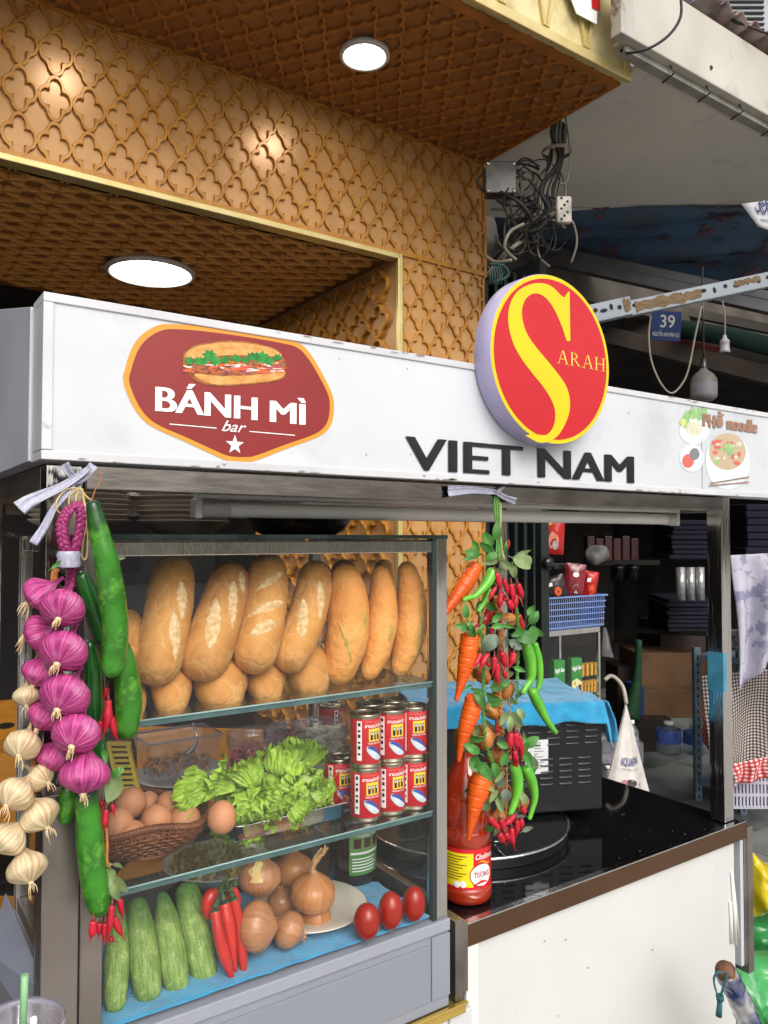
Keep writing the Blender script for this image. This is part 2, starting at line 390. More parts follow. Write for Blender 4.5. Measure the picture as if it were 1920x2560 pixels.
M_fascia = mat('fascia_white', '#c4c1b7', '#b3aea2', 3, rough=.55, bump=.2, bscale=20, dirt_glint='#7e6a50', dirt_glint_scale=4.5, dirt_glint_lim=(.58, .85))
M_pavetile = mat('pavement_tile', '#7b7f7b', '#6b6f6c', 3, rough=.45, bump=.2, dirt_glint='#3a3a38', dirt_glint_scale=2)
M_asph = mat('street_concrete', '#b9b6b0', '#a8a59f', 30, rough=.85, bump=.6)
M_glass = glass_mat('clear_pane', f0=.048, haze=.007, hazecol=(.75, .78, .8))
M_shelfg = glass_mat('shelf_pane', tint=(.9, .95, .93), haze=.006, hazecol=(.6, .66, .64))
M_gedge = mat('green_glass_edge', '#2f4f50', '#4a6d6c', 20, rough=.08, spec=.6, coat=.5)
M_plastic = glass_mat('clear_plastic', tint=(.92, .91, .95), f0=.08, haze=.09, hazecol=(.85, .82, .9), rough=.1)
M_red_s = mat('sign_red', '#c41d27', '#bb1a23', 5, rough=.2, coat=.25, bump=.04, bscale=200)
M_yel_s = mat('sign_yellow', '#e6c812', '#dcbe0e', 5, rough=.2, coat=.25, bump=.04, bscale=200)
M_lav = mat('sign_side_lavender', '#b9b2d6', '#aaa3c8', 6, rough=.4, dirt_glint='#8d8797', dirt_glint_scale=15, dirt_glint_lim=(.6, .8))
M_black_p = mat('black_print', '#17171b', None, rough=.2, coat=.4)
M_maroon = mat('maroon_print', '#8c2a29', '#842727', 8, rough=.25, coat=.15)
M_orange = mat('orange_print', '#de9432', None, rough=.25, coat=.15)
M_whitep = mat('white_print', '#f0f0ee', None, rough=.25)
M_lamp = mat('lamp_glow', '#ffffff', None, emit=((1, .95, .87), 34))
M_lamprim = mat('lamp_rim', '#c9c7c4', None, rough=.35)
# ================================================================ GROUND
g = MB(); g.quad((-40, -60, -.15), (60, -60, -.15), (60, 60, -.15), (-40, 60, -.15)); struct(g.build('road', M_asph, origin=(0, 0, -.15)))
g = MB(); g.box((-12, .4, -.3), (20, 20, 0)); pav = struct(g.build('pavement', mat('pavement_joint', '#343330', '#2a2927', 20, rough=.9), origin=(0, 0, 0)))
tile_me = None
for i in range(9):
    for j in range(8):
        x, y = 2.2+i*.5, 1.3+j*.5
        if tile_me is None:
            g = MB(); g.box((x, y, .001), (x+.494, y+.494, .012)); o = g.build('tile', M_pavetile, pav, bevel=.002); tile_me = o.data
        else:
            o = bpy.data.objects.new('tile', tile_me); COL.objects.link(o); o.location = (x+.247, y+.247, .0065); WORLDLOC[o.name] = o.location.copy(); attach(o, pav)
g = MB(); g.box((2.0, 1.02, -.12), (9, 1.26, .06)); struct(g.build('kerb', mat('kerb_stone', '#5a4b42', '#3c322d', 12, rough=.8, bump=.6), bevel=.01))
# ================================================================ GOLD PATTERNED SHOP FRONT
def lattice(mb, O, U, W, N, nu, nv, pu, pv, h=.009, skip=None, clamp=None):
    O = V(O); U = V(U); W = V(W); N = V(N); K = 8
    prof = [(.262, 0.0), (.262, .8), (.25, 1.0), (.19, 1.0), (.176, .8), (.176, 0.0)]
    def outline(rn):
        dd = .25-2*(.0625-rn*rn); a = (.5+math.sqrt(max(0, .25-8*(.0625-rn*rn))))/4
        aa = math.atan2(a, a-.25); pts = []
        for q in range(4):
            ca, sa = math.cos(q*math.pi/2), math.sin(q*math.pi/2)
            for k in range(K):
                t = -aa+2*aa*(k+.5)/K; x = .25+rn*math.cos(t); y = rn*math.sin(t)
                pts.append((x*ca-y*sa, x*sa+y*ca))
        return pts
    rings = [(outline(r), z) for r, z in prof]
    for j in range(nv):
        for i in range(nu):
            if skip and skip((i+.5)*pu, (j+.5)*pv): continue
            c = O+U*((i+.5)*pu)+W*((j+.5)*pv); hh = h+(.0004 if (i+j) % 2 else 0); n = len(mb.v)
            for pts, z in rings:
                for x, y in pts: mb.v.append(c+U*(x*pu)+W*(y*pv)+N*(hh*z))
            if clamp:
                for q in range(n, len(mb.v)): mb.v[q] = clamp(mb.v[q])
            T = 4*K
            for r_ in range(5):
                for k in range(T):
                    k2 = (k+1) % T; mb.face((n+r_*T+k, n+r_*T+k2, n+(r_+1)*T+k2, n+(r_+1)*T+k), 0, r_ in (1, 3))
PU, PV = .0877, .1255
ZC, ZI, XW, YW, XI = 2.975, 2.532, 1.977, 2.2, 1.578
front = thing('shop_front', 'restaurant front clad in golden brown quatrefoil lattice panels above and beside its opening', 'building', (1.8, 2.2, 0))
g = MB()
g.box((-1.2, YW, ZI), (XW, YW+.03, ZC+.25)); g.box((XI, YW, 0), (XW, YW+.03, ZI-.0005)); w1 = g.build('wall', M_brassback, front)
nU = 22
g = MB(); X00 = .445-.04385-PU*5
lattice(g, (X00, YW, 2.5343), (1, 0, 0), (0, 0, 1), (0, -1, 0), nU+1, 4, PU, PV, clamp=lambda p: V((min(p.x, XW), p.y, min(p.z, ZC+.02))))
o = g.build('lattice', M_lat, w1); o['kind'] = 'stuff'
g = MB(); lattice(g, (X00+PU*18, YW, 2.5343-19*PV), (1, 0, 0), (0, 0, 1), (0, -1, 0), 5, 19, PU, PV, clamp=lambda p: V((max(min(p.x, XW), XI+.014), p.y, p.z)))
g.box((XI+.013, YW-.009, .2), (XI+.020, YW, ZI-.003)); g.box((XW-.007, YW-.0095, .2), (XW+.001, YW, ZI-.003))
o = g.build('lattice', M_lat, w1); o['kind'] = 'stuff'
# flat lower and upper lattice borders
g = MB(); g.box((-1.2, YW-.0085, ZI+.006), (XW, YW, ZI+.022)); g.box((-1.2, YW-.0085, ZC-.012), (XW, YW, ZC-.002)); g.box((XW-.0, YW-.01, ZI-.0005), (XW+.012, YW+.03, ZC)); g.build('lattice_border', M_lat, w1)
# outer soffit, tilts nowhere: z = ZC from the wall to the street edge
YO = 1.555
g = MB(); g.box((-1.2, YO, ZC), (XW, YW-.001, ZC+.03)); s1 = g.build('ceiling', mat('ceiling_backing', '#9c6c40', '#8d5f37', 5, rough=.45, metal=.15, bump=.06), front)
LX0, LY0 = 1.223-.0445-.089*22, 1.617-.064
def near_lamp(u, v): return any((lx-LX0-u)**2+(1.88-LY0-v)**2 < .05**2 for lx in (1.23, .52))
g = MB(); lattice(g, (LX0, LY0, ZC), (1, 0, 0), (0, 1, 0), (0, 0, -1), 31, 5, .089, .128, skip=near_lamp, clamp=lambda p: V((min(p.x, XW), min(p.y, YW-.001), p.z)))
g.box((-1.2, YO, ZC-.009), (XW, YO+.028, ZC)); g.box((XW-.012, YO+.028, ZC-.009), (XW, YW-.012, ZC))
o = g.build('lattice', mat('ceiling_lattice', '#ab6c2c', '#995f26', 9, rough=.4, metal=.1, bump=.15, bscale=90), s1); o['kind'] = 'stuff'
# inner ceiling and side wall
g = MB(); g.box((-1.2, YW+.03, ZI), (XI, 3.33, ZI+.03)); s2 = g.build('inner_ceiling', mat('inner_ceiling_backing', '#9c6f44', '#8f643a', 5, rough=.5, metal=.1), front)
def nl2(u, v): return (.90-IX0-u)**2+(2.79-IY0-v)**2 < .10**2
IX0, IY0 = .415-.066-.132*12, 2.305-.0415-.083
g = MB(); lattice(g, (IX0, IY0, ZI), (1, 0, 0), (0, 1, 0), (0, 0, -1), 21, 13, .132, .083, h=.0145, skip=nl2, clamp=lambda p: V((min(p.x, XI), max(p.y, YW+.034), p.z)))
o = g.build('lattice', mat('inner_lattice', '#dba25a', '#c9924c', 9, rough=.4, metal=.1, bump=.15), s2); o['kind'] = 'stuff'
g = MB(); g.box((XI, YW+.03, 0), (XI+.03, 3.33, ZI)); s3 = g.build('side_wall', M_brassback, front)
g = MB(); lattice(g, (XI, YW+.04, ZI-.02-18*PV), (0, 1, 0), (0, 0, 1), (-1, 0, 0), 8, 18, .132, PV, h=.018)
o = g.build('lattice', M_lat, s3); o['kind'] = 'stuff'
g = MB(); g.box((-1.2, YW-.016, ZI-.012), (XI-.0, YW+.03, ZI+.006)); g.box((XI-.006, YW-.016, .1), (XI+.013, YW+.0, ZI+.006)); g.build('brass_trim', M_brass, front, bevel=.002)
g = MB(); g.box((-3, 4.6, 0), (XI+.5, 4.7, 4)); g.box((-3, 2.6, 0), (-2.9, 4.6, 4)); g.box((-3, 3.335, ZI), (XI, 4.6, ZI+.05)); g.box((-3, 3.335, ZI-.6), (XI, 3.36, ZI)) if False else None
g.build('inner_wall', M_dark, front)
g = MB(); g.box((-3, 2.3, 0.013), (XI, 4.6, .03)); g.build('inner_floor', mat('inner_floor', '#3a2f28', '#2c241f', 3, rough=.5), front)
# street fascia: pale gold box with raised V strips
g = MB(); g.box((-1.2, YO-.02, ZC), (XW, YO, ZC+.6)); fa = g.build('fascia', mat('fascia_gold', '#dccf9f', '#cfc08c', 4, rough=.45, metal=.05, bump=.05, dirt_glint='#8d7a50', dirt_glint_scale=4), front)
g = MB(); g.box((-1.2, YO-.035, ZC-.012), (XW+.008, YO-.02, ZC+.018)); g.box((XW-.02, YO-.033, ZC+.018), (XW+.006, YO-.02, ZC+.6)); g.build('fascia_trim', M_brass, fa, bevel=.002)
for k in range(9):
    x = XW-.03-k*.17
    for a, b in (((x-.005, .02), (x-.075, .42)), ((x-.145, .42), (x-.075, .02))):
        if b[1] > a[1]: pass
    g = MB(); zt, zb = ZC+.34, ZC+.03; c = x-.17
    for (xa, za, xb, zb2) in ((c-.07, zt, c, zb), (c+.012, zb, c+.08, zt)):
        g.extr([(xa, YO-.021, za), (xb, YO-.021, zb2), (xb+.012, YO-.021, zb2), (xa+.012, YO-.021, za)], (0, -.008, 0))
    g.build('fascia_strip', M_brass, fa)
# little red and white banner corner on the fascia
g = MB(); a, b, c, d = PY(1395, 0, YO-.04), PY(1497, 0, YO-.04), PY(1490, 62, YO-.04), PY(1440, 35, YO-.04)
g.extr([a+V((0, 0, .1)), b+V((0, 0, .1)), c, d], (0, -.003, 0)); bn = g.build('banner', M_whitep); tag(bn, 'corner of a white and red banner hanging on the pale gold fascia at the top', 'banner')
g = MB(); a, b, c, d = PY(1478, -30, YO-.045), PY(1500, -30, YO-.045), PY(1500, 28, YO-.045), PY(1480, 20, YO-.045); g.extr([a, b, c, d], (0, -.001, 0)); g.build('red_print', M_red_s, bn)
# downlights
M_lamp2 = mat('lamp_glow_large', '#ffffff', None, emit=((1, .95, .87), 34))
def downlight(c, r, ri, label, power):
    t = thing('downlight', label, 'ceiling light', c)
    g = MB(); g.lathe(c, [(0.0001, .004), (r, .004), (r, -.008), (r*.97, -.0115), (ri+.003, -.0105), (ri, -.001)], 40); g.build('rim', M_lamprim, t)
    g = MB(); g.lathe(c, [(0.0001, -.0015), (ri+.001, -.0015)], 40); o = g.build('diffuser', M_lamp if power < 5 else M_lamp2, t)
downlight((1.23, 1.88, ZC-.0095), .074, .058, 'round white downlight glowing in the outer patterned ceiling', 2.2)
downlight((.52, 1.88, ZC-.0095), .074, .058, 'round downlight in the outer patterned ceiling just above the left end of the gold wall', 2.2)
downlight((.90, 2.79, ZI-.0205), .158, .138, 'large round downlight glowing in the inner patterned ceiling', 6)
# ================================================================ NEIGHBOUR'S AWNING AND SHOP
nb = thing('neighbour_shop', 'dark neighbouring shop with white soffit board, weathered fascia and green folding shutter', 'shop', (3.4, 2.6, 0))
ZN = 2.998
g = MB(); yf = 1.46
e1 = PZ(1423, 500, ZN); e2 = PZ(1920, 448, ZN)
g.hexa([(XW+.02, yf, ZN), (4.6, yf, ZN), (4.6, e2.y, ZN), (XW+.02, 2.75, ZN), (XW+.02, yf, ZN+.02), (4.6, yf, ZN+.02), (4.6, e2.y, ZN+.02), (XW+.02, 2.75, ZN+.02)])
g.build('soffit', M_soffit, nb)
# fascia beam with its rusty end bracket
fz = 3.010
g = MB(); g.box((XW-.115, yf-.03, fz), (5, yf, fz+.215)); g.box((XW-.115, yf, fz), (5, yf+.03, fz+.012)); fb = g.build('fascia_beam', M_fascia, nb, bevel=.004)
g = MB(); g.box((XW-.172, yf-.045, fz-.015), (XW-.1155, yf-.005, fz+.4)); g.build('end_bracket', mat('rusty_bracket', '#b8b6b0', '#a09a8f', 5, rough=.5, dirt_glint='#6a4a33', dirt_glint_scale=12, dirt_glint_lim=(.54, .62), bump=.2), nb, bevel=.004)
g = MB(); g.tube([(XW-.1, yf+.012, fz-.012), (5, yf+.012, fz-.012)], .007, 8); g.box((XW-.1, yf-.002, fz-.02), (5, yf+.03, fz-.0005)); g.build('cable_trunking', mat('dirty_white', '#a8a59c', '#8b877e', 9, rough=.6), nb)
for k in range(14):
    g = MB(); x = XW+.1+k*.19; g.tube([(x, yf-.012, fz+.002), (x+.01, yf-.02, fz-.025), (x+.02, yf+.03, fz-.028)], .003, 6); g.build('wire_clip', mat('wire_grey', '#4a4745', None, rough=.6), nb)
    if k % 2: g = MB(); g.lathe((x, yf-.031, fz+.05), [(0.0001, .004), (.006, .003), (.007, 0)], 10, axis=(0, -1, 0)); g.build('bolt', mat('rust_bolt', '#4a3020', None, rough=.8), nb)
# corrugated roof edge above the fascia
def corr(u, v):
    x = XW+.25+u*3.6; y = yf-.06+v*.25; return (x, y, fz+.262-.02*v+.016*math.sin(x*2*math.pi/.085)+.006*math.sin(x*7))
g = MB(); g.grid(corr, 220, 3); g.build('corrugated_sheet', mat('corrugated_red_white', '#9a8f8a', '#6e4a45', 9, rough=.6, dirt_glint='#3a3230', dirt_glint_scale=6, dirt_glint_lim=(.45, .7)), nb, solid=.004)
# tarp sheet with flower print, hanging behind the soffit edge
A = V((e1.x, e1.y, ZN-.003)); B = V((4.6, 1.3, ZN-.003)); B = V((e2.x+.8, e2.y-.35, ZN-.003)); A = PZ(1230, 525, ZN-.003)
C1 = PT(1270, 620, 4.3); D1 = PT(2150, 770, 3.6)
def tarp(u, v):
    p = A.lerp(B, u).lerp(C1.lerp(D1, u), v); p.z -= .12*math.sin(v*math.pi)*(.5+.5*math.sin(u*5)) * .6; p.z += .015*math.sin(u*9+v*14)+.008*math.sin(v*31+u*6); return p
M_tarp = mat('tarp_blue', '#3a5878', '#444a56', 4, rough=.7, bump=.2, bscale=6, dirt_glint='#1c232e', dirt_glint_scale=2.5)
g = MB(); g.grid(tarp, 40, 26); tp = g.build('tarpaulin', M_tarp, solid=.002); tag(tp, 'dark blue flower print tarpaulin hanging under the neighbouring awning', 'tarpaulin')
g = MB(); g.tube([A+V((0, -.004, 0)), A.lerp(B, .35)+V((0, -.004, .006)), A.lerp(B, .7)+V((0, -.004, -.004)), B+V((0, -.004, .01))], .012, 8, sub=6, flat=.4); g.build('white_hem', mat('hem_white', '#cfcdc9', '#a5a29d', 9, rough=.6), tp)
rr = random.Random(3); g = MB()
for k in range(30):
    u, v = rr.random()*.8, rr.random()*.75+.02
    for q in range(3):
        du, dv = .012*math.cos(q*2.1+k), .03*math.sin(q*2.1+k)
        c = tarp(u+du, v+dv)+V((0, -.012, -.006)); ax = (tarp(u+.02, v)-tarp(u, v)).normalized()*.018; ay = (tarp(u, v+.02)-tarp(u, v)).normalized()*.015
        g.poly([c+ax*math.cos(t)+ay*math.sin(t) for t in [i*math.pi/4 for i in range(8)]], 0)
    for q in range(2):
        c = tarp(u+.02, v+.05+q*.03)+V((0, -.012, -.006)); ax = (tarp(u+.02, v)-tarp(u, v)).normalized(); ay = (tarp(u, v+.02)-tarp(u, v)).normalized()
        g.poly([c, c+ax*.03+ay*.01, c+ax*.07+ay*.03, c+ax*.03+ay*.02], 1)
g.build('flower_print', [mat('flower_red', '#59414f', None, rough=.8), mat('flower_leaf', '#1f4a60', None, rough=.8)], tp, kind='stuff')
# hanging white paper sign, printed upside down
def pan(u, v):
    p = PT(1852+120*u, 510+(70-10*u)*v+22*u*v, 2.55-.12*u); p.z += .004*math.sin(u*7); return p
SA, SB, SC, SD = PT(1853, 510, 2.5), PT(1990, 492, 2.42), PT(1990, 600, 2.36), PT(1895, 566, 2.44)
def sgn(u, v): return SA.lerp(SB, u).lerp(SD.lerp(SC, u), v)
g = MB(); g.grid(sgn, 6, 6); sp = g.build('paper_sign', mat('sign_paper', '#cfd0d2', '#b7b9bf', 6, rough=.6), solid=.0015); tag(sp, 'white paper sign with blue upside-down lettering under the blue tarpaulin', 'sign')
g = MB(); nrm = (SB-SA).cross(SD-SA).normalized(); nrm = nrm if nrm.dot(EYE-SA) > 0 else -nrm
text_on(g, 'F.DIEN LANH', lambda u, v: sgn(1.25-1.05*u, .48-.28*v)+nrm*.004, bold=.01)
text_on(g, '0986 388', lambda u, v: sgn(1.2-.9*u, .2-.17*v)+nrm*.004, bold=.01)
text_on(g, 'HOA MAI - DT VTM', lambda u, v: sgn(1.3-1.1*u, .75-.1*v)+nrm*.004)
g.build('blue_lettering', mat('blue_print', '#20306a', None, rough=.6), sp)
# beams
def beam(a, b, h, w, mt, name, lab, cat, parent=None, ribs=0):
    g = MB(); a = V(a); b = V(b); d = (b-a); x = d.normalized(); up = V((0, 0, 1)); y = x.cross(up).normalized(); up = y.cross(x)
    g.obox((a+b)/2, d/2, y*(w/2), up*(h/2))
    if ribs:
        for k in (-.5, .1): g.obox((a+b)/2+up*(h*k), d/2, y*(w/2+.004), up*.003)
    o = g.build(name, mt, parent)
    if not parent: tag(o, lab, cat)
    return o
M_rail = mat('awning_rail', '#77777a', '#5e5e61', 5, rough=.4, metal=.5, dirt_glint='#3b3a3a', dirt_glint_scale=4)
beam(PT(1290, 622, 3.9), PT(2100, 795, 3.3), .085, .05, M_rail, 'awning_rail', 'grey folded awning rail running below the blue tarpaulin', 'awning rail', ribs=1)
beam(PT(1400, 790, 4.7), PT(2100, 935, 4.2), .11, .1, mat('old_timber', '#3c332d', '#2a2421', 5, rough=.8), 'timber_beam', 'dark timber beam behind the house number plate', 'beam')
beam(PT(1500, 835, 4.5), PT(2100, 985, 4.0), .09, .09, mat('old_timber2', '#4b4139', '#372f2a', 5, rough=.8), 'concrete_beam', 'grey weathered lower beam above the hanging light bulb', 'beam')
beam(PT(1280, 690, 5.0), PT(2100, 860, 4.4), .05, .05, M_concrete, 'steel_beam', 'thin grey beam just below the awning rail', 'beam')
g = MB(); g.tube([PT(1690, 822, 4.25), PT(1830, 842, 4.2), PT(2000, 885, 4.1)], .05, 10); tag(g.build('rolled_cloth', mat('green_cloth', '#17382e', '#0f2620', 9, rough=.8)), 'dark green rolled cloth tied along the beam right of the number plate', 'rolled cloth')
g = MB(); g.obox(PT(1735, 868, 4.3), CR*.14+V((0, 0, -.03)), CW*.002, CU*.03)
for q, (x, y) in enumerate(((1705, 785), (1735, 800))): pass
g.build('red_banner', mat('red_cloth', '#5c1a18', '#7a2a22', 30, rough=.8), nb)
# walls of the neighbour shop (dark room)
g = MB(); g.box((1.95, 7.6, 0), (9.5, 7.7, 3.4)); g.box((1.9, 3.34, 0), (1.98, 7.6, 3.4)); g.box((9.4, 1.2, 0), (9.5, 7.6, 3.4)); g.box((1.9, 2.9, 2.72), (9.5, 7.6, 2.8)); g.build('inner_wall', mat('shop_inner_wall', '#37322d', '#231f1d', 3, rough=.85, dirt_glint='#141112', dirt_glint_scale=1.5), nb)
# folding shutter stack (dark green)
sh = []
for k in range(11):
    x0 = 2.05+k*.026; g = MB(); g.box((x0, 2.27+.02*(k % 2), .02), (x0+.012, 2.42+.02*(k % 2), 2.62), 0)
    o = g.build('shutter_leaf', M_darkgreen, nb); sh.append(o)
g = MB(); g.box((2.0, 2.30, .0), (2.045, 2.45, 2.7)); g.box((2.345, 2.26, 0), (2.39, 2.42, 2.7)); g.build('shutter_frame', mat('shutter_frame', '#232826', '#161a19', 7, rough=.5), nb)
g = MB(); c = PT(1368, 1412, 3.0); c = V((2.37, 2.25, c.z)); g.lathe(c, [(0.0001, .02), (.02, .02), (.026, .01), (.026, 0)], 16, axis=(0, -1, 0)); g.build('shutter_lock', M_black_p, nb)

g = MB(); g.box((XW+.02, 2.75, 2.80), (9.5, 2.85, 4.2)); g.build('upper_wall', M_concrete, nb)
# unseen building added across the street for fill light and steel and glass reflections
ob_ = thing('reflection_building', 'unseen pale yellow low building added across the street for reflections in steel and glass', 'building', (2, -30, 0))
M_yw = mat('opposite_render', '#ddd2ae', '#cdc09c', 2, rough=.8); g = MB(); g.box((-44, -31, 0), (48, -30, 3.6)); g.build('wall', M_yw, ob_)
for k in range(10):
    for z0, z1 in ((.1, 2.6),):
        g = MB(); g.box((-26+k*5.6, -30.0, z0), (-23.6+k*5.6, -29.97, z1)); g.build('window', M_dark if k % 3 else M_darkgreen, ob_)
    g = MB(); g.box((-26.3+k*5.6, -29.99, 2.7), (-23.3+k*5.6, -28.9, 2.8)); g.build('awning', [M_red_s, M_alu, M_tarp][k % 3], ob_)
g = MB(); g.box((-44, -30.0, -.15), (48, -26, .02)); struct(g.build('far_pavement', mat('far_pavement', '#9a9690', '#87837d', 4, rough=.8)))
# ================================================================ SIGN BOARD
YS = .97
sb = thing('sign_board', 'long white box sign on top of the food cart with a maroon sandwich badge', 'sign', (1.0, YS+.03, 1.638))
ZS0, ZS1, XS0, XS1 = 1.640, 1.837, .187, 1.86
g = MB(); g.box((XS0+.003, YS+.003, ZS0+.002), (XS1, YS+.058, ZS1-.002)); g.build('board', M_board, sb)
g = MB(); g.box((XS0, YS, ZS1-.011), (XS1, YS+.06, ZS1)); g.box((XS0, YS, ZS0), (XS1, YS+.06, ZS0+.011)); g.box((XS0, YS-.0005, ZS0+.0115), (XS0+.012, YS+.06, ZS1-.0115)); g.build('frame', M_alu, sb, bevel=.0012)
g = MB(); g.hexa([(XS0-.003, YS+.062, ZS0+.002), (XS0+.02, YS+.062, ZS0+.002), (XS0+.02, 1.62, ZS0+.002), (XS0-.003, 1.62, ZS0+.002), (XS0-.003, YS+.062, ZS1-.004), (XS0+.02, YS+.062, ZS1-.004), (XS0+.02, 1.62, ZS1+.13), (XS0-.003, 1.62, ZS1+.13)])
g.build('side_board', mat('side_board_blue_grey', '#c3c7d2', '#b4b8c4', 6, rough=.3, spec=.5, dirt_glint='#e8e8ec', dirt_glint_scale=18, dirt_glint_lim=(.66, .75)), sb, bevel=.001)
def on_sign(cx, cy, ox=0, oy=700, sc=.57866, Y=YS+.0018): return PY(ox+cx*sc, oy+cy*sc, Y)
def roundpoly(pts, sub=6): 
    n = len(pts); out = []
    for i in range(n):
        a, b, c, d = pts[(i-1) % n], pts[i], pts[(i+1) % n], pts[(i+2) % n]
        for k in range(sub):
            t = k/sub; out.append(.5*((2*b)+(c-a)*t+(2*a-5*b+4*c-d)*t*t+(3*b-a-3*c+d)*t**3))
    return out
badge = [(533, 440), (541, 380), (572, 290), (618, 232), (680, 197), (745, 190), (900, 203), (1100, 232), (1240, 258), (1300, 278), (1345, 325), (1390, 400), (1432, 485), (1443, 540), (1436, 610), (1408, 655), (1360, 684), (1240, 728), (1110, 778), (1060, 786), (1010, 784), (960, 772), (800, 698), (680, 645), (620, 605), (572, 540)]
bw = [on_sign(*p, Y=YS+.0022) for p in badge]; c0 = sum(bw, V((0, 0, 0)))/len(bw)
g = MB(); o1 = roundpoly(bw); g.poly(o1[::-1])
g.build('badge_border', M_orange, sb)
g = MB(); g.poly([c0+V(((p-c0).x*.951, -.0006, (p-c0).z*.925)) for p in o1][::-1]); g.build('badge', M_maroon, sb)
Yp = YS+.0009
g = MB()
def tcrop3(txt, xl, ybl, ytl, xr, ybr, ytr, mi=0, oy=700, ox=0, **k):
    s_ = .57866
    for sh in (0, -1, 1, -2, 2):
      if sh and not k.get('fat'): break
      kk = dict(k); ft = kk.pop('fat', 0); dx = sh*ft/2
      text_px(g, txt, ox+(xl+dx+ft)*s_, oy+ybl*s_, oy+ytl*s_, ox+(xr+dx-ft)*s_, oy+ybr*s_, oy+ytr*s_, Yp-.00012*(sh+2), mi=mi, **kk)
tcrop3('BÁNH', 670, 566, 462, 1113, 605, 508, bold=0, fat=6)
tcrop3('MÌ', 1165, 612, 520, 1322, 626, 538, bold=0, fat=6)
tcrop3('bar', 958, 652, 606, 1064, 660, 614, bold=.004, shear=.45)
for (xa, ya, xb, yb) in ((732, 622, 936, 640), (1078, 654, 1274, 671)):
    a = on_sign(xa, ya, Y=Yp); b = on_sign(xb, yb, Y=Yp); g.poly([a+V((0, 0, -.0006)), b+V((0, 0, -.0006)), b+V((0, 0, .0006)), a+V((0, 0, .0006))])
c = on_sign(1015, 712, Y=Yp); g.poly([c+V((.0135*q*math.sin(t), 0, .0135*q*math.cos(t))) for q, t in ((1 if i % 2 == 0 else .40, -i*math.pi/5) for i in range(10))])
g.build('lettering', M_whitep, sb)
# sandwich print
pal = [mat('bun_print', '#bd7c36', '#d9a660', 60, rough=.3, mapscale=(1, 1, 2.2), contrast=(.3, .6)), mat('bun_edge_print', '#7d4218', '#b5713a', 70, rough=.3), mat('leaf_print', '#1d6a2c', '#2f9a3c', 90, rough=.3), mat('carrot_print', '#e0632e', None, rough=.3), mat('radish_print', '#f1d9d2', None, rough=.3), mat('meat_print', '#6b3320', '#a86f42', 160, rough=.3), mat('onion_print', '#b04a78', None, rough=.3)]
def pl(pts, mi, dy): g.poly([on_sign(*p, Y=YS+dy) for p in pts][::-1], mi)
g = MB()
def rp(pts, mi, dy): g.poly(roundpoly([on_sign(*p, Y=YS+dy) for p in pts], 5)[::-1], mi)
rp([(788, 340), (800, 305), (850, 278), (950, 263), (1060, 266), (1150, 283), (1200, 303), (1222, 335), (1228, 400), (1222, 425), (1160, 442), (1060, 452), (960, 459), (890, 452), (830, 425), (800, 380)], 1, .0009)
rp([(800, 335), (820, 300), (880, 280), (960, 270), (1060, 272), (1150, 288), (1196, 306), (1212, 330), (1100, 326), (950, 326), (860, 338)], 0, .0007)
rp([(850, 404), (950, 415), (1080, 412), (1222, 392), (1218, 420), (1150, 438), (1060, 447), (960, 452), (900, 445), (850, 420)], 0, .0007)
rp([(800, 352), (900, 338), (1050, 330), (1215, 335), (1228, 380), (1120, 402), (960, 408), (850, 395)], 5, .0006)
rr = random.Random(5)
for k in range(90):
    x, y = rr.uniform(800, 1215), rr.uniform(352, 402); a = rr.uniform(-.6, .6); L_ = rr.uniform(14, 34); w = rr.uniform(1.5, 3.5)
    dx, dy_ = math.cos(a)*L_, math.sin(a)*L_*.5
    pl([(x-dx, y-dy_-w), (x+dx, y+dy_-w), (x+dx, y+dy_+w), (x-dx, y-dy_+w)], rr.choice((3, 3, 4, 6, 5, 3)), .0005-.000004*k)
for k, (x, y, r_) in enumerate(((820, 348, 24), (860, 350, 26), (905, 325, 34), (930, 350, 30), (975, 345, 24), (1020, 340, 26), (1060, 345, 20), (1090, 330, 26), (1130, 335, 38), (1165, 350, 26), (1200, 335, 22), (885, 352, 20))):
    pl([(x+r_*(1 if i % 2 else .62)*math.cos(i*math.pi/7+k), y+.85*r_*(1 if i % 2 else .6)*math.sin(i*math.pi/7+k)) for i in range(14)], 2, .0001-.00001*k)
g.build('sandwich_print', pal, sb)
# country name, crop origin (960,650)
g = MB(); tc4 = dict(oy=650, ox=960)
def t4(txt, *a, **k): tcrop3(txt, *a, oy=650, ox=960, **k)
t4('VIET', 92, 903, 764, 602, 935, 805, bold=0, fat=7); t4('NAM', 664, 940, 818, 1082, 962, 846, bold=0, fat=7)
g.build('black_lettering', M_black_p, sb)
g = MB(); t4('PHỞ', 1376, 722, 665, 1470, 728, 676, bold=0, fat=4); t4('noodle', 1482, 734, 680, 1615, 745, 690, bold=0, fat=4)
g.build('brown_lettering', mat('brown_print', '#9c7866', None, rough=.3), sb)
g = MB(); pal2 = [mat('plate_print', '#c9d8e4', '#dfe7ee', 30, rough=.3), mat('herb_print', '#79ad72', '#a3c483', 60, rough=.3), mat('sprout_print', '#d6d5c4', '#c6c5ac', 80, rough=.3), mat('chilisauce_print', '#cf6a62', None, rough=.3), mat('broth_print', '#b5ab86', '#c6a893', 60, rough=.3), mat('darksauce_print', '#7d7f82', None, rough=.3), mat('lime_print', '#c6d47c', None, rough=.3), mat('chopstick_print', '#8a6550', '#a98570', 60, rough=.3), mat('bowl_print', '#eef2f5', None, rough=.3)]
def disc(x, y, rx, ry, mi, dy, n=26, jag=0):
    g.poly([on_sign(x+rx*(1-(jag if i % 2 else 0))*math.cos(-i*2*math.pi/n), y+ry*(1-(jag if i % 2 else 0))*math.sin(-i*2*math.pi/n), 960, 650, Y=YS+dy) for i in range(n)], mi)
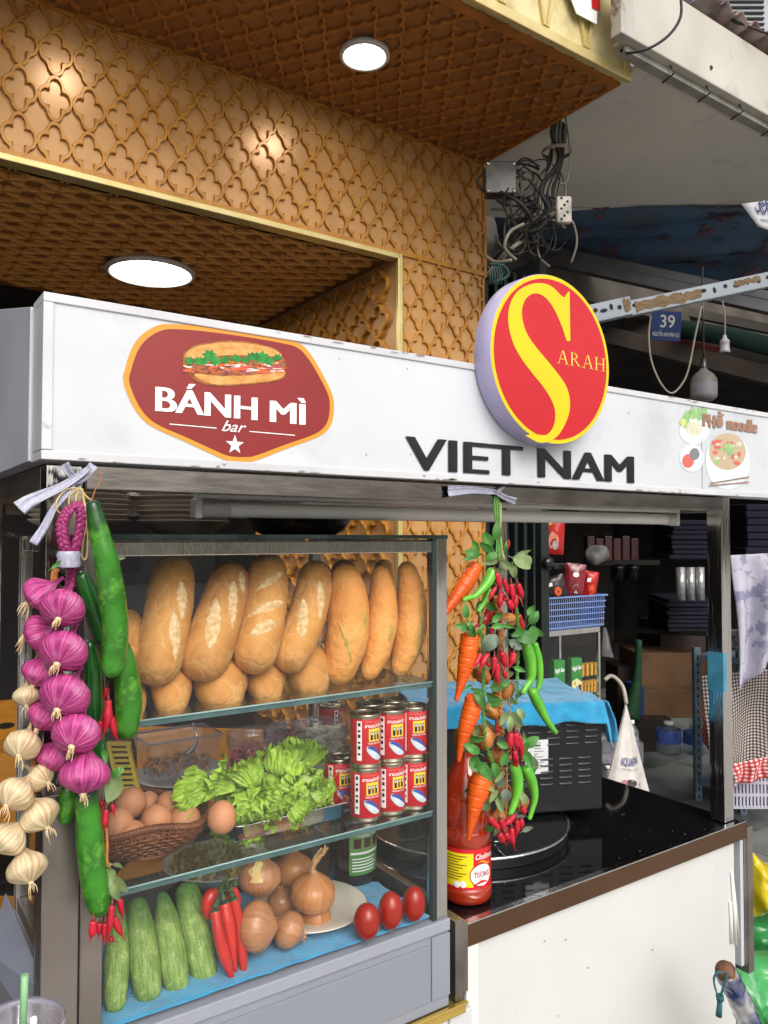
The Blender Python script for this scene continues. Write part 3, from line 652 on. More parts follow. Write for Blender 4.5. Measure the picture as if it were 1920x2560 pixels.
disc(1340, 735, 64, 62, 0, .0022); disc(1340, 728, 56, 50, 8, .0020)
for x, y, a in ((1310, 680, .5), (1335, 662, 0), (1360, 668, -.4), (1300, 700, .9), (1385, 665, -.2)): disc(x, y, 16, 34, 1, .0018-.0001*a, 14, .25)
disc(1340, 728, 40, 34, 2, .0014, 30, .2); disc(1292, 702, 13, 17, 6, .0012)
disc(1330, 855, 52, 60, 0, .0021); disc(1328, 852, 46, 52, 8, .0019); disc(1314, 868, 26, 30, 3, .0016); disc(1342, 838, 22, 26, 5, .0015)
disc(1485, 870, 96, 122, 0, .0022); disc(1484, 845, 88, 88, 8, .0020); disc(1484, 828, 80, 80, 4, .0018)
for k in range(26): disc(1484+rr.uniform(-55, 55), 828+rr.uniform(-52, 52), rr.uniform(8, 20), rr.uniform(6, 14), rr.choice((1, 2, 4, 3, 2)), .0015-.00002*k, 10, .3)
disc(1490, 812, 26, 28, 1, .0008, 16, .35)
for q in ((1410, 968, 1578, 940), (1406, 978, 1578, 962)):
    a = on_sign(q[0], q[1], 960, 650, Y=YS+.0005); b = on_sign(q[2], q[3], 960, 650, Y=YS+.0005); g.poly([a, b, b+V((0, 0, .003)), a+V((0, 0, .0025))], 7)
g.build('noodle_print', pal2, sb)
# scuffs, screws and a panel joint on the sign board
rr = random.Random(31); g = MB()
for k in range(46):
    lowr = rr.random() < .55; x = XS0+.01+rr.random()*1.5; z = (ZS0+rr.uniform(.0005, .003)) if lowr else (ZS1-rr.uniform(.0006, .004)); w = rr.uniform(.003, .022); h = rr.uniform(.0005, .0016)
    g.poly([(x+w*rr.uniform(-.1, .1), YS-.0013, z-h), (x+w*.6, YS-.0013, z-h*rr.uniform(.4, 1.2)), (x+w, YS-.0013, z), (x+w*.7, YS-.0013, z+h), (x+w*.2, YS-.0013, z+h*rr.uniform(.4, 1.2))])
for k in range(26):
    x = XS0+.02+rr.random()*1.5; z = ZS0+rr.uniform(.012, .18); w = rr.uniform(.0006, .002)
    g.poly([(x+w*math.cos(t), YS+.0024, z+w*math.sin(t)*rr.uniform(.5, 1.5)) for t in [i*1.05 for i in range(6)]])
g.build('scuff_marks', mat('scuff', '#8b8782', None, rough=.6), sb, kind='stuff')
g = MB(); xj = PY(1757, 1150, YS).x; g.box((xj, YS+.0016, ZS0+.0115), (xj+.0012, YS+.0029, ZS1-.0115)); g.build('panel_joint', mat('joint_line', '#a5a6a8', None), sb)
for px_ in (1345, 1060, 560, 1700):
    q = PY(px_, 1200, YS); g = MB(); g.lathe((q.x, YS-.0005, ZS0+.0075), [(0.0001, .0018), (.0022, .0014), (.0028, 0)], 12, axis=(0, -1, 0)); g.build('screw', M_alu, sb)
# ================================================================ ROUND SIGN
rc = (PY(1383, 899, .93)); RR = .146
rs = thing('round_sign', 'round red and yellow sign with a big letter S on the white board', 'sign', (rc.x, .95, rc.z-RR))
def circ(r, y, n=72): return [V((rc.x+r*math.sin(-i*2*math.pi/n), y, rc.z+r*math.cos(i*2*math.pi/n))) for i in range(n)]
def disc_y(mb, r, y, mi=0):
    mb.poly([V((rc.x+r*math.cos(t), y, rc.z+r*math.sin(t))) for t in [i*2*math.pi/72 for i in range(72)]], mi)
g = MB(); g.lathe((rc.x, 0, rc.z), [(0.0001, -.9692), (RR-.001, -.9692), (RR, -.967), (RR, -.932), (RR-.0015, -.9301)], 72, axis=(0, -1, 0)); g.build('side', M_lav, rs)
g = MB(); disc_y(g, RR-.0012, .9298); g.build('face', M_yel_s, rs)
g = MB(); disc_y(g, RR*.945, .9294); g.build('red_disc', M_red_s, rs)
def c4(x, y, Y=.929): return PY(960+x*.57866, 650+y*.57866, Y)
S = [(805, 350), (790, 350), (770, 290), (735, 212), (695, 160), (652, 144), (615, 165), (597, 210), (600, 265), (620, 322), (660, 380), (710, 440), (752, 492), (787, 545), (803, 602), (800, 660), (778, 718), (745, 765), (700, 787), (660, 786), (610, 758), (640, 751), (690, 757), (716, 745), (736, 708), (739, 652), (722, 602), (690, 550), (640, 488), (590, 420), (555, 350), (537, 270), (541, 205), (560, 158), (590, 125), (640, 103), (690, 101), (730, 118), (762, 150), (780, 160), (796, 137), (802, 137)]
sw = [c4(*p) for p in S]
# round only the curved stretches
def smooth_some(P_, hard):
    n = len(P_); out = []
    for i in range(n):
        a, b, c, d = P_[(i-1) % n], P_[i], P_[(i+1) % n], P_[(i+2) % n]
        if i in hard or (i+1) % n in hard: out.append(b)
        else:
            for k in range(4):
                t = k/4; out.append(.5*((2*b)+(c-a)*t+(2*a-5*b+4*c-d)*t*t+(3*b-a-3*c+d)*t**3))
    return out
g = MB(); g.poly(smooth_some(sw, {0, 1, 20, 21, 40, 41})[::-1]); g.build('letter', M_yel_s, rs)
# serif letters
def serif(ch):
    P_ = []
    def bar(x0, y0, x1, y1, w): P_.append([(x0-w/2, y0), (x0+w/2, y0), (x1+w/2, y1), (x1-w/2, y1)])
    def sf(x, y, w=.34): P_.append([(x-w/2, y), (x+w/2, y), (x+w/2, y+.035), (x-w/2, y+.035)])
    if ch == 'A':
        bar(.12, 0, .46, 1, .05); bar(.84, 0, .5, 1, .13); P_.append([(.26, .34), (.7, .34), (.7, .385), (.26, .385)]); sf(.12, -.001, .26); sf(.84, -.001, .32)
    if ch == 'H':
        bar(.18, 0, .18, 1, .12); bar(.82, 0, .82, 1, .12); P_.append([(.24, .49), (.76, .49), (.76, .535), (.24, .535)])
        for x in (.18, .82): sf(x, -.001); sf(x, .966)
    if ch == 'R':
        bar(.18, 0, .18, 1, .12); sf(.18, -.001); sf(.16, .966, .3); sf(.88, -.001, .24)
        o = [(.24+.42*math.sin(t)*1., .745+.255*math.cos(t)) for t in [i*math.pi/10 for i in range(11)]]
        i_ = [(.24+.31*math.sin(t), .745+.21*math.cos(t)) for t in [i*math.pi/10 for i in range(11)]]
        P_.append(o+i_[::-1]); bar(.84, 0, .42, .5, .13)
    return P_
a = c4(748, 447); b = c4(960, 483); tl = c4(748, 393); tr = c4(960, 420); z0 = (a.z+b.z)/2; z1 = (tl.z+tr.z)/2
g = MB(); wL = (b.x-a.x)/4
for k, ch in enumerate('ARAH'):
    for P_ in serif(ch):
        g.poly([(a.x+(k+p[0]*.92)*wL, .9288-.00001*k, z0+(z1-z0)*p[1]) for p in P_])
g.build('lettering', mat('pale_yellow_print', '#f2c65a', None, rough=.2), rs)
# ================================================================ CART BODY
ZT = .923
ct = thing('food_cart', 'white food cart with black glass counter top, brown edge band and stainless posts', 'food cart', (1.2, 1.25, 0))
g = MB(); g.box((.792, .985, ZT-.012), (1.643, 1.43, ZT)); g.build('counter_top', M_black, ct, bevel=.001)
g = MB(); g.box((.845, .996-.012, ZT-.040), (1.6425, .996, ZT-.0125)); g.build('edge_band', M_brown, ct, bevel=.0008) if False else None
g = MB(); g.box((.8415, .978, ZT-.036), (1.6435, .9845, ZT-.001)); g.box((1.6435, .978, ZT-.036), (1.649, 1.43, ZT-.001)); g.build('edge_band', M_brown, ct, bevel=.001)
g = MB(); g.box((.8415, .9775, ZT-.0008), (1.649, .991, ZT+.0025)); g.build('edge_trim', M_chrome, ct, bevel=.0008)
g = MB(); g.box((.845, .988, 0.02), (1.617, 1.42, ZT-.037)); g.build('body', M_wpanel, ct, bevel=.002)
g = MB(); g.box((.8418, .981, .3), (.868, .9875, ZT-.0365)); g.build('trim_strip', M_white, ct, bevel=.001)
g = MB(); g.box((.795, .965, .05), (.84, 1.0, .8)); g.box((.26, .97, .03), (.795, 1.35, .80)); g.build('lower_body', M_wpanel, ct, bevel=.002)
g = MB(); g.box((.26, .957, .802), (.820, 1.36, .818)); g.box((.26, .950, .8185), (.820, .957, .8225)); g.build('gold_strip', mat('gold_strip', '#efd07a', '#dcb858', 8, rough=.2, metal=.8), ct, bevel=.001)
g = MB(); g.box((.803, .962, .820), (.820, 1.02, .945)); g.box((.8215, .975, .82), (.8405, 1.0, .93)); g.build('corner_post', M_steel, ct, bevel=.001)
def post(x0, x1, y0, y1, z0, z1, mt=M_chrome):
    g = MB(); g.box((x0, y0, z0), (x1, y1, z1)); return g.build('post', mt, ct, bevel=.0015)
post(1.594, 1.628, .994, 1.03, ZT+.003, 1.637)
post(.199, .241, 1.0, 1.035, .05, 1.637)
post(1.318, 1.345, 1.41, 1.43, ZT+.0005, 1.637); post(.199, .235, 1.55, 1.58, .05, 1.637)
g = MB(); g.box((1.5925, .9935, 1.21), (1.6, 1.0305, 1.295)); g.box((1.5925, .9930, 1.21), (1.606, .9938, 1.295)); g.build('blue_tape', mat('blue_tape', '#4d93ad', '#3f7f99', 20, rough=.3), ct)
g = MB(); rq = random.Random(5)
for k in range(60):
    x, z = rq.uniform(.88, 1.6), rq.uniform(.35, .87); w = rq.uniform(.0004, .0016)*(1 if k % 6 else 3)
    g.poly([(x+w*math.cos(t), .9872, z+w*.5*math.sin(t)) for t in [i*1.05 for i in range(6)]])
g.build('scuff_marks', mat('panel_scuff', '#9a978f', None, rough=.7), ct, kind='stuff')
# frame beams under the sign
g = MB(); g.box((.242, .990, 1.608), (1.593, 1.020, 1.6375)); g.build('front_beam', M_beam, ct, bevel=.0015)
g = MB(); g.box((.242, 1.03, 1.622), (1.593, 1.055, 1.6375)); g.box((.242, 1.56, 1.59), (1.62, 1.585, 1.63)); g.build('rear_beam', M_steel, ct, bevel=.001)
g = MB(); g.box((.199, 1.036, 1.606), (.232, 1.549, 1.637)); g.build('side_beam', M_steel, ct, bevel=.001)
g = MB(); g.box((1.596, 1.031, 1.606), (1.626, 1.40, 1.637)); g.build('side_beam', M_steel, ct, bevel=.001)
g = MB(); g.box((.233, 1.50, 1.628), (.85, 1.56, 1.636)); g.build('canopy_panel', mat('canopy_panel', '#8a8380', '#77706e', 4, rough=.5), ct)
# folded side flap with stay rods at the right end
fl = thing('folding_flap', 'folded down steel framed flap with white stay rods on the right end of the cart', 'flap', (1.68, 1.0, .6))
p0 = PY(1858, 2066, 1.0); p1 = PY(1869, 2352, 1.0)
g = MB(); xa = PY(1848, 2075, .985).x
g.box((1.664, .985, .585), (1.686, 1.02, .905)); g.build('frame', M_steel, fl, bevel=.001)
g = MB(); g.box((1.652, .995, .60), (1.6635, 1.4, .905)); g.build('panel', mat('flap_panel', '#c9ccd2', '#b9bcc4', 5, rough=.3), fl, bevel=.001)
for (xa, ya, xb, yb) in ((1829, 2180, 1846, 2345), (1831, 2200, 1840, 2362), (1826, 2255, 1829, 2358)):
    g = MB(); a = PY(xa, ya, .985); b = PY(xb, yb, .985); g.tube([a, a.lerp(b, .5)+V((.001, 0, 0)), b], .0035, 8); g.build('stay_rod', M_white, fl)
# ================================================================ TUBE LIGHT
tl = thing('tube_light', 'unlit white fluorescent tube in its batten under the sign board', 'tube light', (.99, 1.1, 1.57))
g = MB(); g.box((.425, 1.085, 1.606), (1.578, 1.113, 1.6205)); g.build('batten', M_white, tl, bevel=.002)
for x, s_ in ((.4255, 1), (1.5745, -1)):
    g = MB(); g.box((x-.006, 1.087, 1.576), (x+.006, 1.111, 1.606)); g.build('end_holder', M_white, tl, bevel=.003)
    g = MB(); g.lathe((x+s_*.006, 1.099, 1.5905), [(0.0001, 0), (.0128, 0), (.0132, .002), (.0132, .042 if s_ > 0 else .03), (.0122, .044 if s_ > 0 else .032)], 24, axis=(s_, 0, 0)); g.build('tube_cap', mat('cap_plastic', '#c6c2bd', None, rough=.45), tl)
g = MB(); g.lathe((.475, 1.099, 1.5905), [(.0118, 0), (.0118, 1.065)], 24, axis=(1, 0, 0)); g.build('tube', M_tube, tl)
# ================================================================ DISPLAY CABINET
XC0, XC1, YC0, YC1, ZC0, ZC1 = .235, .788, .96, 1.38, .957, 1.552
cb = thing('display_cabinet', 'glass food display cabinet with steel corner posts, glass shelves and grey base', 'display cabinet', (.51, 1.17, .82))
g = MB(); g.box((XC0, YC0-.0, .8225), (XC1, YC1, ZC0-.018)); g.build('base', M_grey, cb, bevel=.0015)
g = MB(); g.box((XC0, YC0-.004, ZC0-.0178), (XC1, YC1, ZC0)); g.build('base_rail', mat('grey_paint_rail', '#9498a2', None, rough=.35), cb, bevel=.0015)
g = MB(); g.box((XC0+.01, YC0-.0028, .8405), (.750, YC0-.0004, .926)); g.build('base_panel', mat('grey_inset', '#868a94', '#80848e', 3, rough=.42), cb, bevel=.0006)
g = MB(); g.box((.7525, YC0-.003, .8405), (XC1, YC0-.0003, .9355)); g.build('corner_plate', M_grey, cb, bevel=.0006)
g = MB(); g.box((XC0+.028, YC0+.02, ZC0+.0005), (XC1-.012, YC1-.01, ZC0+.004)); g.build('deck', mat('deck_steel', '#4a4a4c', '#3a3a3c', 6, rough=.3, metal=.8), cb)
def cpart(name, a, b, mt, bev=.0012): 
    g = MB(); g.box(a, b); return g.build(name, mt, cb, bevel=bev)
cpart('post', (XC0, YC0, ZC0+.0003), (.2605, YC0+.03, ZC1-.002), M_steel)
cpart('post', (.193, YC0+.004, .3), (.2345, YC0+.036, ZC1-.3), M_steel)
cpart('post', (.7665, YC0+.003, ZC0+.0003), (XC1, YC0+.028, ZC1-.001), M_chrome)
cpart('post', (.7575, YC0+.001, ZC0+.0003), (.7660, YC0+.012, ZC1-.003), mat('dark_seal', '#2b3533', None, rough=.3))
cpart('post', (XC0, YC1-.02, ZC0+.0003), (XC0+.018, YC1, ZC1-.002), M_chrome); cpart('post', (XC1-.018, YC1-.02, ZC0+.0003), (XC1, YC1, ZC1-.002), M_chrome)
cpart('top_rail', (.2610, YC0+.002, ZC1-.026), (.7570, YC0+.014, ZC1-.008), M_chrome)
cpart('top_rail', (.2610, YC1-.014, ZC1-.024), (.7570, YC1-.002, ZC1-.006), M_chrome)
cpart('top_rail', (XC0+.001, YC0+.031, ZC1-.024), (XC0+.015, YC1-.021, ZC1-.006), M_chrome); cpart('top_rail', (XC1-.015, YC0+.029, ZC1-.024), (XC1-.002, YC1-.021, ZC1-.006), M_chrome)
cpart('bottom_rail', (XC0+.001, YC0+.031, ZC0+.0006), (XC0+.016, YC1-.021, ZC0+.022), M_steel); cpart('bottom_rail', (XC1-.016, YC0+.029, ZC0+.0006), (XC1-.002, YC1-.021, ZC0+.022), M_steel)
g = MB(); g.box((XC0-.004, YC0-.004, ZC1-.005), (XC1-.004, YC1+.01, ZC1+.001)); g.build('lid', mat('smoked_lid', '#1b2422', '#28332f', 20, rough=.1, coat=.5), cb)
g = MB(); g.quad((.2608, YC0+.0005, ZC0+.001), (.7578, YC0+.0005, ZC0+.001), (.7578, YC0+.0005, ZC1-.006), (.2608, YC0+.0005, ZC1-.006)); g.build('front_pane', M_glass, cb)
g = MB(); g.quad((XC0+.002, YC1-.02, ZC0+.02), (XC0+.002, YC0+.03, ZC0+.02), (XC0+.002, YC0+.03, ZC1-.02), (XC0+.002, YC1-.02, ZC1-.02)); g.build('side_pane', M_glass, cb)
g = MB(); g.quad((XC1-.003, YC0+.028, ZC0+.02), (XC1-.003, YC1-.02, ZC0+.02), (XC1-.003, YC1-.02, ZC1-.02), (XC1-.003, YC0+.028, ZC1-.02)); g.build('side_pane', M_glass, cb)
for z in (1.325, 1.126):
    g = MB(); x0, x1, y0, y1, h = .262, .7655, YC0+.004, YC1-.03, .0085
    g.hexa([(x0, y0, z-h), (x1, y0, z-h), (x1, y1, z-h), (x0, y1, z-h), (x0, y0, z), (x1, y0, z), (x1, y1, z), (x0, y1, z)], 1)
    g.m[-6] = 0; g.m[-5] = 0   # bottom and top are clear, edges are green
    g.build('glass_shelf', [M_shelfg, M_gedge], cb)
    g = MB(); g.tube([(x0, y0-.0012, z-.0005), (x1, y0-.0012, z-.0005)], .0012, 6); g.build('shelf_lip', mat('shelf_lip', '#8fb0ae', None, rough=.15), cb)
# protective bent sheet corner at the left top of the cabinet
g = MB(); g.grid(lambda u, v: V((XC0-.004-.05*(1-u), YC1-.15-.1*v, ZC1+.0028-.006*math.sin(u*3)+.002*math.sin(v*9))), 10, 4); g.build('film', M_plastic, cb)
# ================================================================ FOOD MATERIALS
M_bread = mat('bread_crust', '#cf974f', '#a76c30', 9, rough=.55, spec=.3, bump=.8, bscale=60, vary=.08, contrast=(.35, .65), dirt_glint='#e0b676', dirt_glint_scale=11, dirt_glint_lim=(.48, .72), crackle=('#dfb87c', 30, .035))
M_bread2 = mat('bread_crust_orange', '#dea056', '#cc8438', 16, rough=.55, spec=.3, bump=1.6, bscale=110, vary=.05, dirt_glint='#e6aa60', dirt_glint_scale=9, dirt_glint_lim=(.5, .8), sss=.05)
M_crumb = mat('bread_score', '#dfc698', '#c09860', 120, rough=.9, bump=.9, bscale=160)
M_crumb2 = mat('bread_score_green', '#c2a558', '#a98d45', 90, rough=.9, bump=.5, bscale=140)
M_shal = mat('shallot_skin', '#d2579a', '#952b6a', 1, rough=.4, spec=.4, bump=1.2, uvs=(60, 1.4), contrast=(.42, .6), vary=.08, dirt_glint='#dd9cc0', dirt_glint_scale=26, dirt_glint_lim=(.54, .8))  # paler noise patches paint whiter highlights into the skin colour
M_garl = mat('garlic_skin', '#dfceac', '#b7945f', 1, rough=.42, spec=.4, bump=.7, uvs=(34, 1.4), contrast=(.4, .7), vary=.06, sss=.1, dirt_glint='#b7905c', dirt_glint_scale=16, dirt_glint_lim=(.62, .85))
M_root = mat('root_fibre', '#e6d3ae', '#c3a272', 90, rough=.8)
M_cuc = mat('dark_cucumber', '#388020', '#1d5216', 30, rough=.22, spec=.5, coat=.3, bump=.6, bscale=45, vary=.08, dirt_glint='#6fbb3e', dirt_glint_scale=34, dirt_glint_lim=(.5, .75), ends=('#0e3a17', .02, .2))
M_cucd = mat('dark_cucumber_cap', '#12471f', '#0f3a1a', 26, rough=.22, coat=.3, bump=.3)
M_pale = mat('pale_cucumber', '#90aa58', '#5f8538', 1, rough=.42, bump=.6, uvs=(34, 5), vary=.06, dirt_glint='#b3c67c', dirt_glint_scale=60, dirt_glint_lim=(.5, .7), ends=('#3c6b2c', .0, .45), crackle=('#88a553', 150, .12))
M_paleg = mat('pale_cucumber_end', '#4d7c33', '#78a04c', 60, rough=.45, bump=.4)
M_chili = mat('red_chili', '#c5273a', '#b01f30', 12, rough=.33, spec=.45, bump=.1, bscale=30, vary=.12, sss=.05)
M_chilib = mat('bright_red_chili', '#c4281c', '#a81c16', 14, rough=.28, coat=.3, bump=.8, bscale=30, vary=.12)
M_cal = mat('chili_stem', '#7d3138', '#5f3a2c', 60, rough=.5)
M_calg = mat('green_stem', '#3f5a2a', '#2c421f', 60, rough=.6)
M_gchili = mat('green_pepper', '#4f9f2d', '#6bbb3d', 16, rough=.25, coat=.25, bump=.15, bscale=30, vary=.1)
M_carrot = mat('carrot', '#e8651a', '#cf4f10', 20, rough=.34, spec=.4, coat=.15, bump=.25, bscale=40, vary=.05)
M_onion = mat('onion_skin', '#c08450', '#a66a3c', 1, rough=.3, spec=.45, coat=.15, bump=.3, uvs=(30, 1.2), vary=.07, contrast=(.35, .7), dirt_glint='#d3a06a', dirt_glint_scale=14, dirt_glint_lim=(.55, .8))
M_onionp = mat('onion_skin_pink', '#b9835a', '#9c6844', 1, rough=.3, coat=.15, bump=.3, uvs=(34, 1.2), contrast=(.35, .7), vary=.06)
M_peel = mat('onion_peel', '#e2cd8d', '#cfae6c', 30, rough=.5)
M_tom = mat('tomato', '#9c281c', '#861d16', 8, rough=.28, coat=.2, vary=.1, dirt_glint='#b8452a', dirt_glint_scale=18, dirt_glint_lim=(.5, .8))
M_egg = mat('egg_shell', '#c58a63', '#b97c56', 26, rough=.5, spec=.35, vary=.07, bump=.1, bscale=220, sss=.08)
M_leaf = mat('herb_leaf', '#4f8a3a', '#3c7330', 30, rough=.45, vary=.22, bump=.2)
M_leafg = mat('grey_leaf', '#6f7f6c', '#5a6b5c', 30, rough=.55, vary=.2, bump=.2)
M_leafs = mat('sage_leaf', '#8a9c68', '#76895a', 30, rough=.55, vary=.15, bump=.2)
M_raff = mat('raffia', '#d9c58c', '#bfa468', 60, rough=.6, bump=.4)
M_tan = mat('tan_braid', '#c07e42', '#9e6230', 50, rough=.5, bump=.5)
M_gbraid = mat('green_braid', '#5f9a45', '#467c36', 60, rough=.45, bump=.3)
M_ribbon = mat('plastic_ribbon', '#b4b4c6', '#9a9bb0', 60, rough=.25, coat=.3, mapscale=(8, 8, 1), bump=.5)
M_wick = mat('wicker', '#7d4a28', '#5c3219', 40, rough=.42, coat=.15, bump=.4)
M_plate = mat('plate_glaze', '#d9d3c4', '#cfc8b8', 5, rough=.2, coat=.4)
M_gplate = mat('grey_plate', '#cfcac6', '#c0bbb7', 9, rough=.25, coat=.3)
M_lettuce = mat('lettuce', '#a8c848', '#6f9a2c', 60, rough=.4, spec=.4, bump=.6, bscale=90, dirt_glint='#bdd468', dirt_glint_scale=40, dirt_glint_lim=(.5, .8), sss=.1)
M_stalk = mat('lettuce_stalk', '#c3d48a', '#94b556', 1, rough=.35, uvs=(14, 1), bump=.3)
M_towel = mat('blue_towel', '#2f9cca', '#2589b8', 30, rough=.95, bump=1, bscale=350, sheen=.4, dirt_glint='#1f7299', dirt_glint_scale=8, dirt_glint_lim=(.55, .9))

def blob(name, parent, M, pts, rad, origin=None, **k):
    mb = MB(); B = Blob(pts, rad, **k); B.add(mb); return mb, B
def chili(parent, pl, Y, M=M_chili, stem=M_cal, name='red_chili'):
    pts, rad = pathpx(pl, Y); rad = [rad[0], rad[0]*1.0]+[r for r in rad[1:-1]]+[rad[-1]*.8, rad[-1]*.25]
    mb = MB(); Blob(pts, rad, nr=14, seg=10, cap0=.7, cap1=1.5, amp=.12, nsc=60, seed=len(MATS)+pl[0][0]).add(mb)
    d = (pts[0]-pts[1]).normalized(); r = rad[0]
    mb.tube([pts[0]-d*r*.35, pts[0]+d*r*.5, pts[0]+d*r*1.6+V((0, 0, r*.3))], [r*.75, r*.5, r*.22, r*.2], 7, mi=1)
    return mb.build(name, [M, stem], parent)
def leaf(parent, x, y, L, ang, Y, M=M_leaf, w=.55, tilt=.4, name='leaf', rn=random.Random(11)):
    """leaf of length L px, centred at (x,y), ang = direction of the tip in the picture plane (degrees, 0 = right, 90 = up)"""
    c = PY(x, y, Y); l = wr(L, c); a = R(ang)
    t = (CR*math.cos(a)+CU*math.sin(a)); s = (CR*-math.sin(a)+CU*math.cos(a))
    tl_ = tilt*rn.uniform(-1, 1); s = (s+CW*tl_).normalized(); n = t.cross(s); b = rn.uniform(.05, .25)*(1 if rn.random() < .5 else -1); fo = rn.uniform(.15, .4)
    def f(u, v):
        q = (u-.5)*2; wd = w*l*.5*math.sin(math.pi*min(1, v**.8))**.75
        return c + t*(l*(v-.5)) + s*(q*wd) + n*(b*l*math.sin(v*math.pi)+abs(q)*wd*fo)
    mb = MB(); mb.grid(f, 6, 8)
    mb.tube([c-t*(l*.75)+n*.001, c-t*(l*.45)], .0007, 5)
    o = mb.build(name, M, parent); return o
def bulb(name, parent, M, x, y, rpx, Y, axis, lobes=7, lob=.05, tall=.9, neck=.5, rootn=7, rootL=.35, necklen=1.6, extra=None, shape=None, seed=0, roots=True):
    """axis (right, up, toward camera) = direction of the root end"""
    c = PY(x, y, Y); r = wr(rpx, c); d = (CR*axis[0]+CU*axis[1]-CW*axis[2]).normalized()
    top = c-d*(r*necklen); bot = c+d*(r*tall*(.86 if shape else .78))
    prof = shape or [.10, .11, .16, .36, .68, .93, 1.0, .96, .76, .40]
    rn = random.Random(int(x*7+y)); ph = rn.uniform(0, 6)
    def fn(u, th):
        e = min(1, u*1.2); fine = .012*math.sin(th*23+ph*2)+.012*math.sin(th*37+u*5)
        dim = 0
        if u > .82: dim = -.25*(u-.82)/.18*abs(math.sin(th*lobes/2+ph))
        return -lob*abs(math.sin((th+.25*math.sin(u*3+ph))*lobes/2+ph))**.5*math.sin(math.pi*min(1, e))+fine+dim
    mb = MB(); Blob([top, c, bot], [r*q for q in prof], nr=30, seg=64, cap0=.2, cap1=.55, fn=fn, amp=.03, nsc=30, seed=x).add(mb)
    o = mb.build(name, M, parent)
    if roots:
        mb = MB(); a = d.orthogonal().normalized(); b2 = d.cross(a)
        mb.lathe(bot-d*(r*.06), [(r*.16, -r*.05), (r*.15, r*.1), (r*.06, r*.16)], 9, axis=d)
        for k in range(rootn*2):
            t = rn.uniform(0, 6.28); q = rn.uniform(.2, .7); L_ = r*rootL*rn.uniform(.5, 1.3)
            e = bot+(a*math.cos(t)+b2*math.sin(t))*(L_*q)+d*L_*.6+V((0, 0, -L_*.75))
            p_ = [bot+(a*math.cos(t)+b2*math.sin(t))*r*.06, bot.lerp(e, .5)+(a*math.cos(t)+b2*math.sin(t))*L_*.25, e]
            mb.tube(p_, [.0009, .0006, .0003], 5, sub=3)
        mb.build('root_tuft', M_root, o)
    return o
def braid(name, parent, M, pl, Y, strands=3, turns=6, spread=1.0, squash=.6):
    pts, rad = pathpx(pl, Y); P_ = crom(pts, 8); K = len(P_); fr = frames(P_); mb = MB()
    for s_ in range(strands):
        path = []
        for i, p in enumerate(P_):
            u = i/(K-1); r = lerp_list(rad, u); ph = 2*math.pi*(u*turns+s_/strands)
            path.append(p+fr[i][1]*(r*.62*spread*math.sin(ph))+fr[i][0]*(r*.45*math.sin(2*ph)))
        mb.tube(path, [rad[0]*.62, rad[len(rad)//2]*.62, rad[-1]*.62], 9, flat=squash*1.4)
    return mb.build(name, M, parent)
# ================================================================ LEFT GARLANDS (hang from the cart corner post)
YL = .925
top = PY(190, 1205, .985)
sg = thing('shallot_braid', 'braid of pink shallots hanging from the left corner of the cart, tied with white ribbon', 'shallot braid', top)
braid('braid', sg, mat('pink_braid', '#a53a74', '#842659', 40, rough=.4, bump=.5, mapscale=(1, 1, 6)), [(172, 1275, 12), (158, 1300, 13), (155, 1330, 14), (163, 1370, 14), (178, 1395, 12)], YL+.012, turns=4)
braid('braid', sg, MATS['pink_braid'], [(172, 1275, 10), (196, 1262, 10), (203, 1295, 11), (196, 1340, 11), (182, 1392, 11)], YL+.014, turns=4)
braid('braid', sg, MATS['pink_braid'], [(176, 1400, 14), (180, 1425, 15), (176, 1460, 16), (150, 1530, 14), (140, 1620, 12), (160, 1750, 12), (190, 1850, 10), (200, 1900, 8)], YL+.03, turns=12)
g = MB(); p = PY(172, 1400, YL+.01); g.lathe(p-V((0, 0, .008)), [(.0125, 0), (.0135, .004), (.0125, .009), (.0138, .014), (.012, .018)], 16); g.build('ribbon_tie', M_ribbon, sg)
for k, (x, y, r, ax, dy) in enumerate([(97, 1487, 46, (-.75, -.55, .1), .03), (93, 1582, 46, (-.95, -.25, .15), .028), (99, 1684, 45, (-.35, -.8, .3), .03), (112, 1793, 46, (-.4, -.75, .4), .03), (133, 1895, 46, (-.3, -.85, .35), .03),
                                 (156, 1521, 55, (.05, -.62, .8), -.012), (158, 1629, 60, (-.05, -.62, .8), -.014), (162, 1741, 63, (-.1, -.6, .8), -.016), (190, 1835, 59, (.05, -.55, .82), -.018), (212, 1940, 61, (.05, -.92, .4), -.016)]):
    bulb('shallot', sg, M_shal, x, y, r, YL+dy, ax, lobes=11, lob=.035, rootL=.55 if k in (0, 1) else .3)
# garlic
gg = thing('garlic_string', 'string of cream garlic bulbs hanging left of the pink shallots', 'garlic string', PY(150, 1420, .96))
braid('braid', gg, M_tan, [(140, 1425, 10), (130, 1470, 9), (110, 1560, 8), (90, 1700, 8), (80, 1850, 7), (88, 1960, 7), (75, 2090, 6)], YL+.045, turns=14)
for x, y, r, ax, dy in [(66, 1741, 33, (.15, -.8, .4), .035), (57, 1864, 46, (.05, -.55, .75), .02), (37, 1987, 48, (-.25, -.5, .75), .012), (103, 1943, 38, (.75, -.35, .3), .03), (100, 2040, 50, (.62, -.7, .25), .02), (20, 2100, 48, (-.5, -.6, .5), .022), (68, 2172, 50, (.45, -.75, .45), .012)]:
    bulb('garlic', gg, M_garl, x, y, r, YL+dy, ax, lobes=8, lob=.075, rootL=.5, rootn=4)
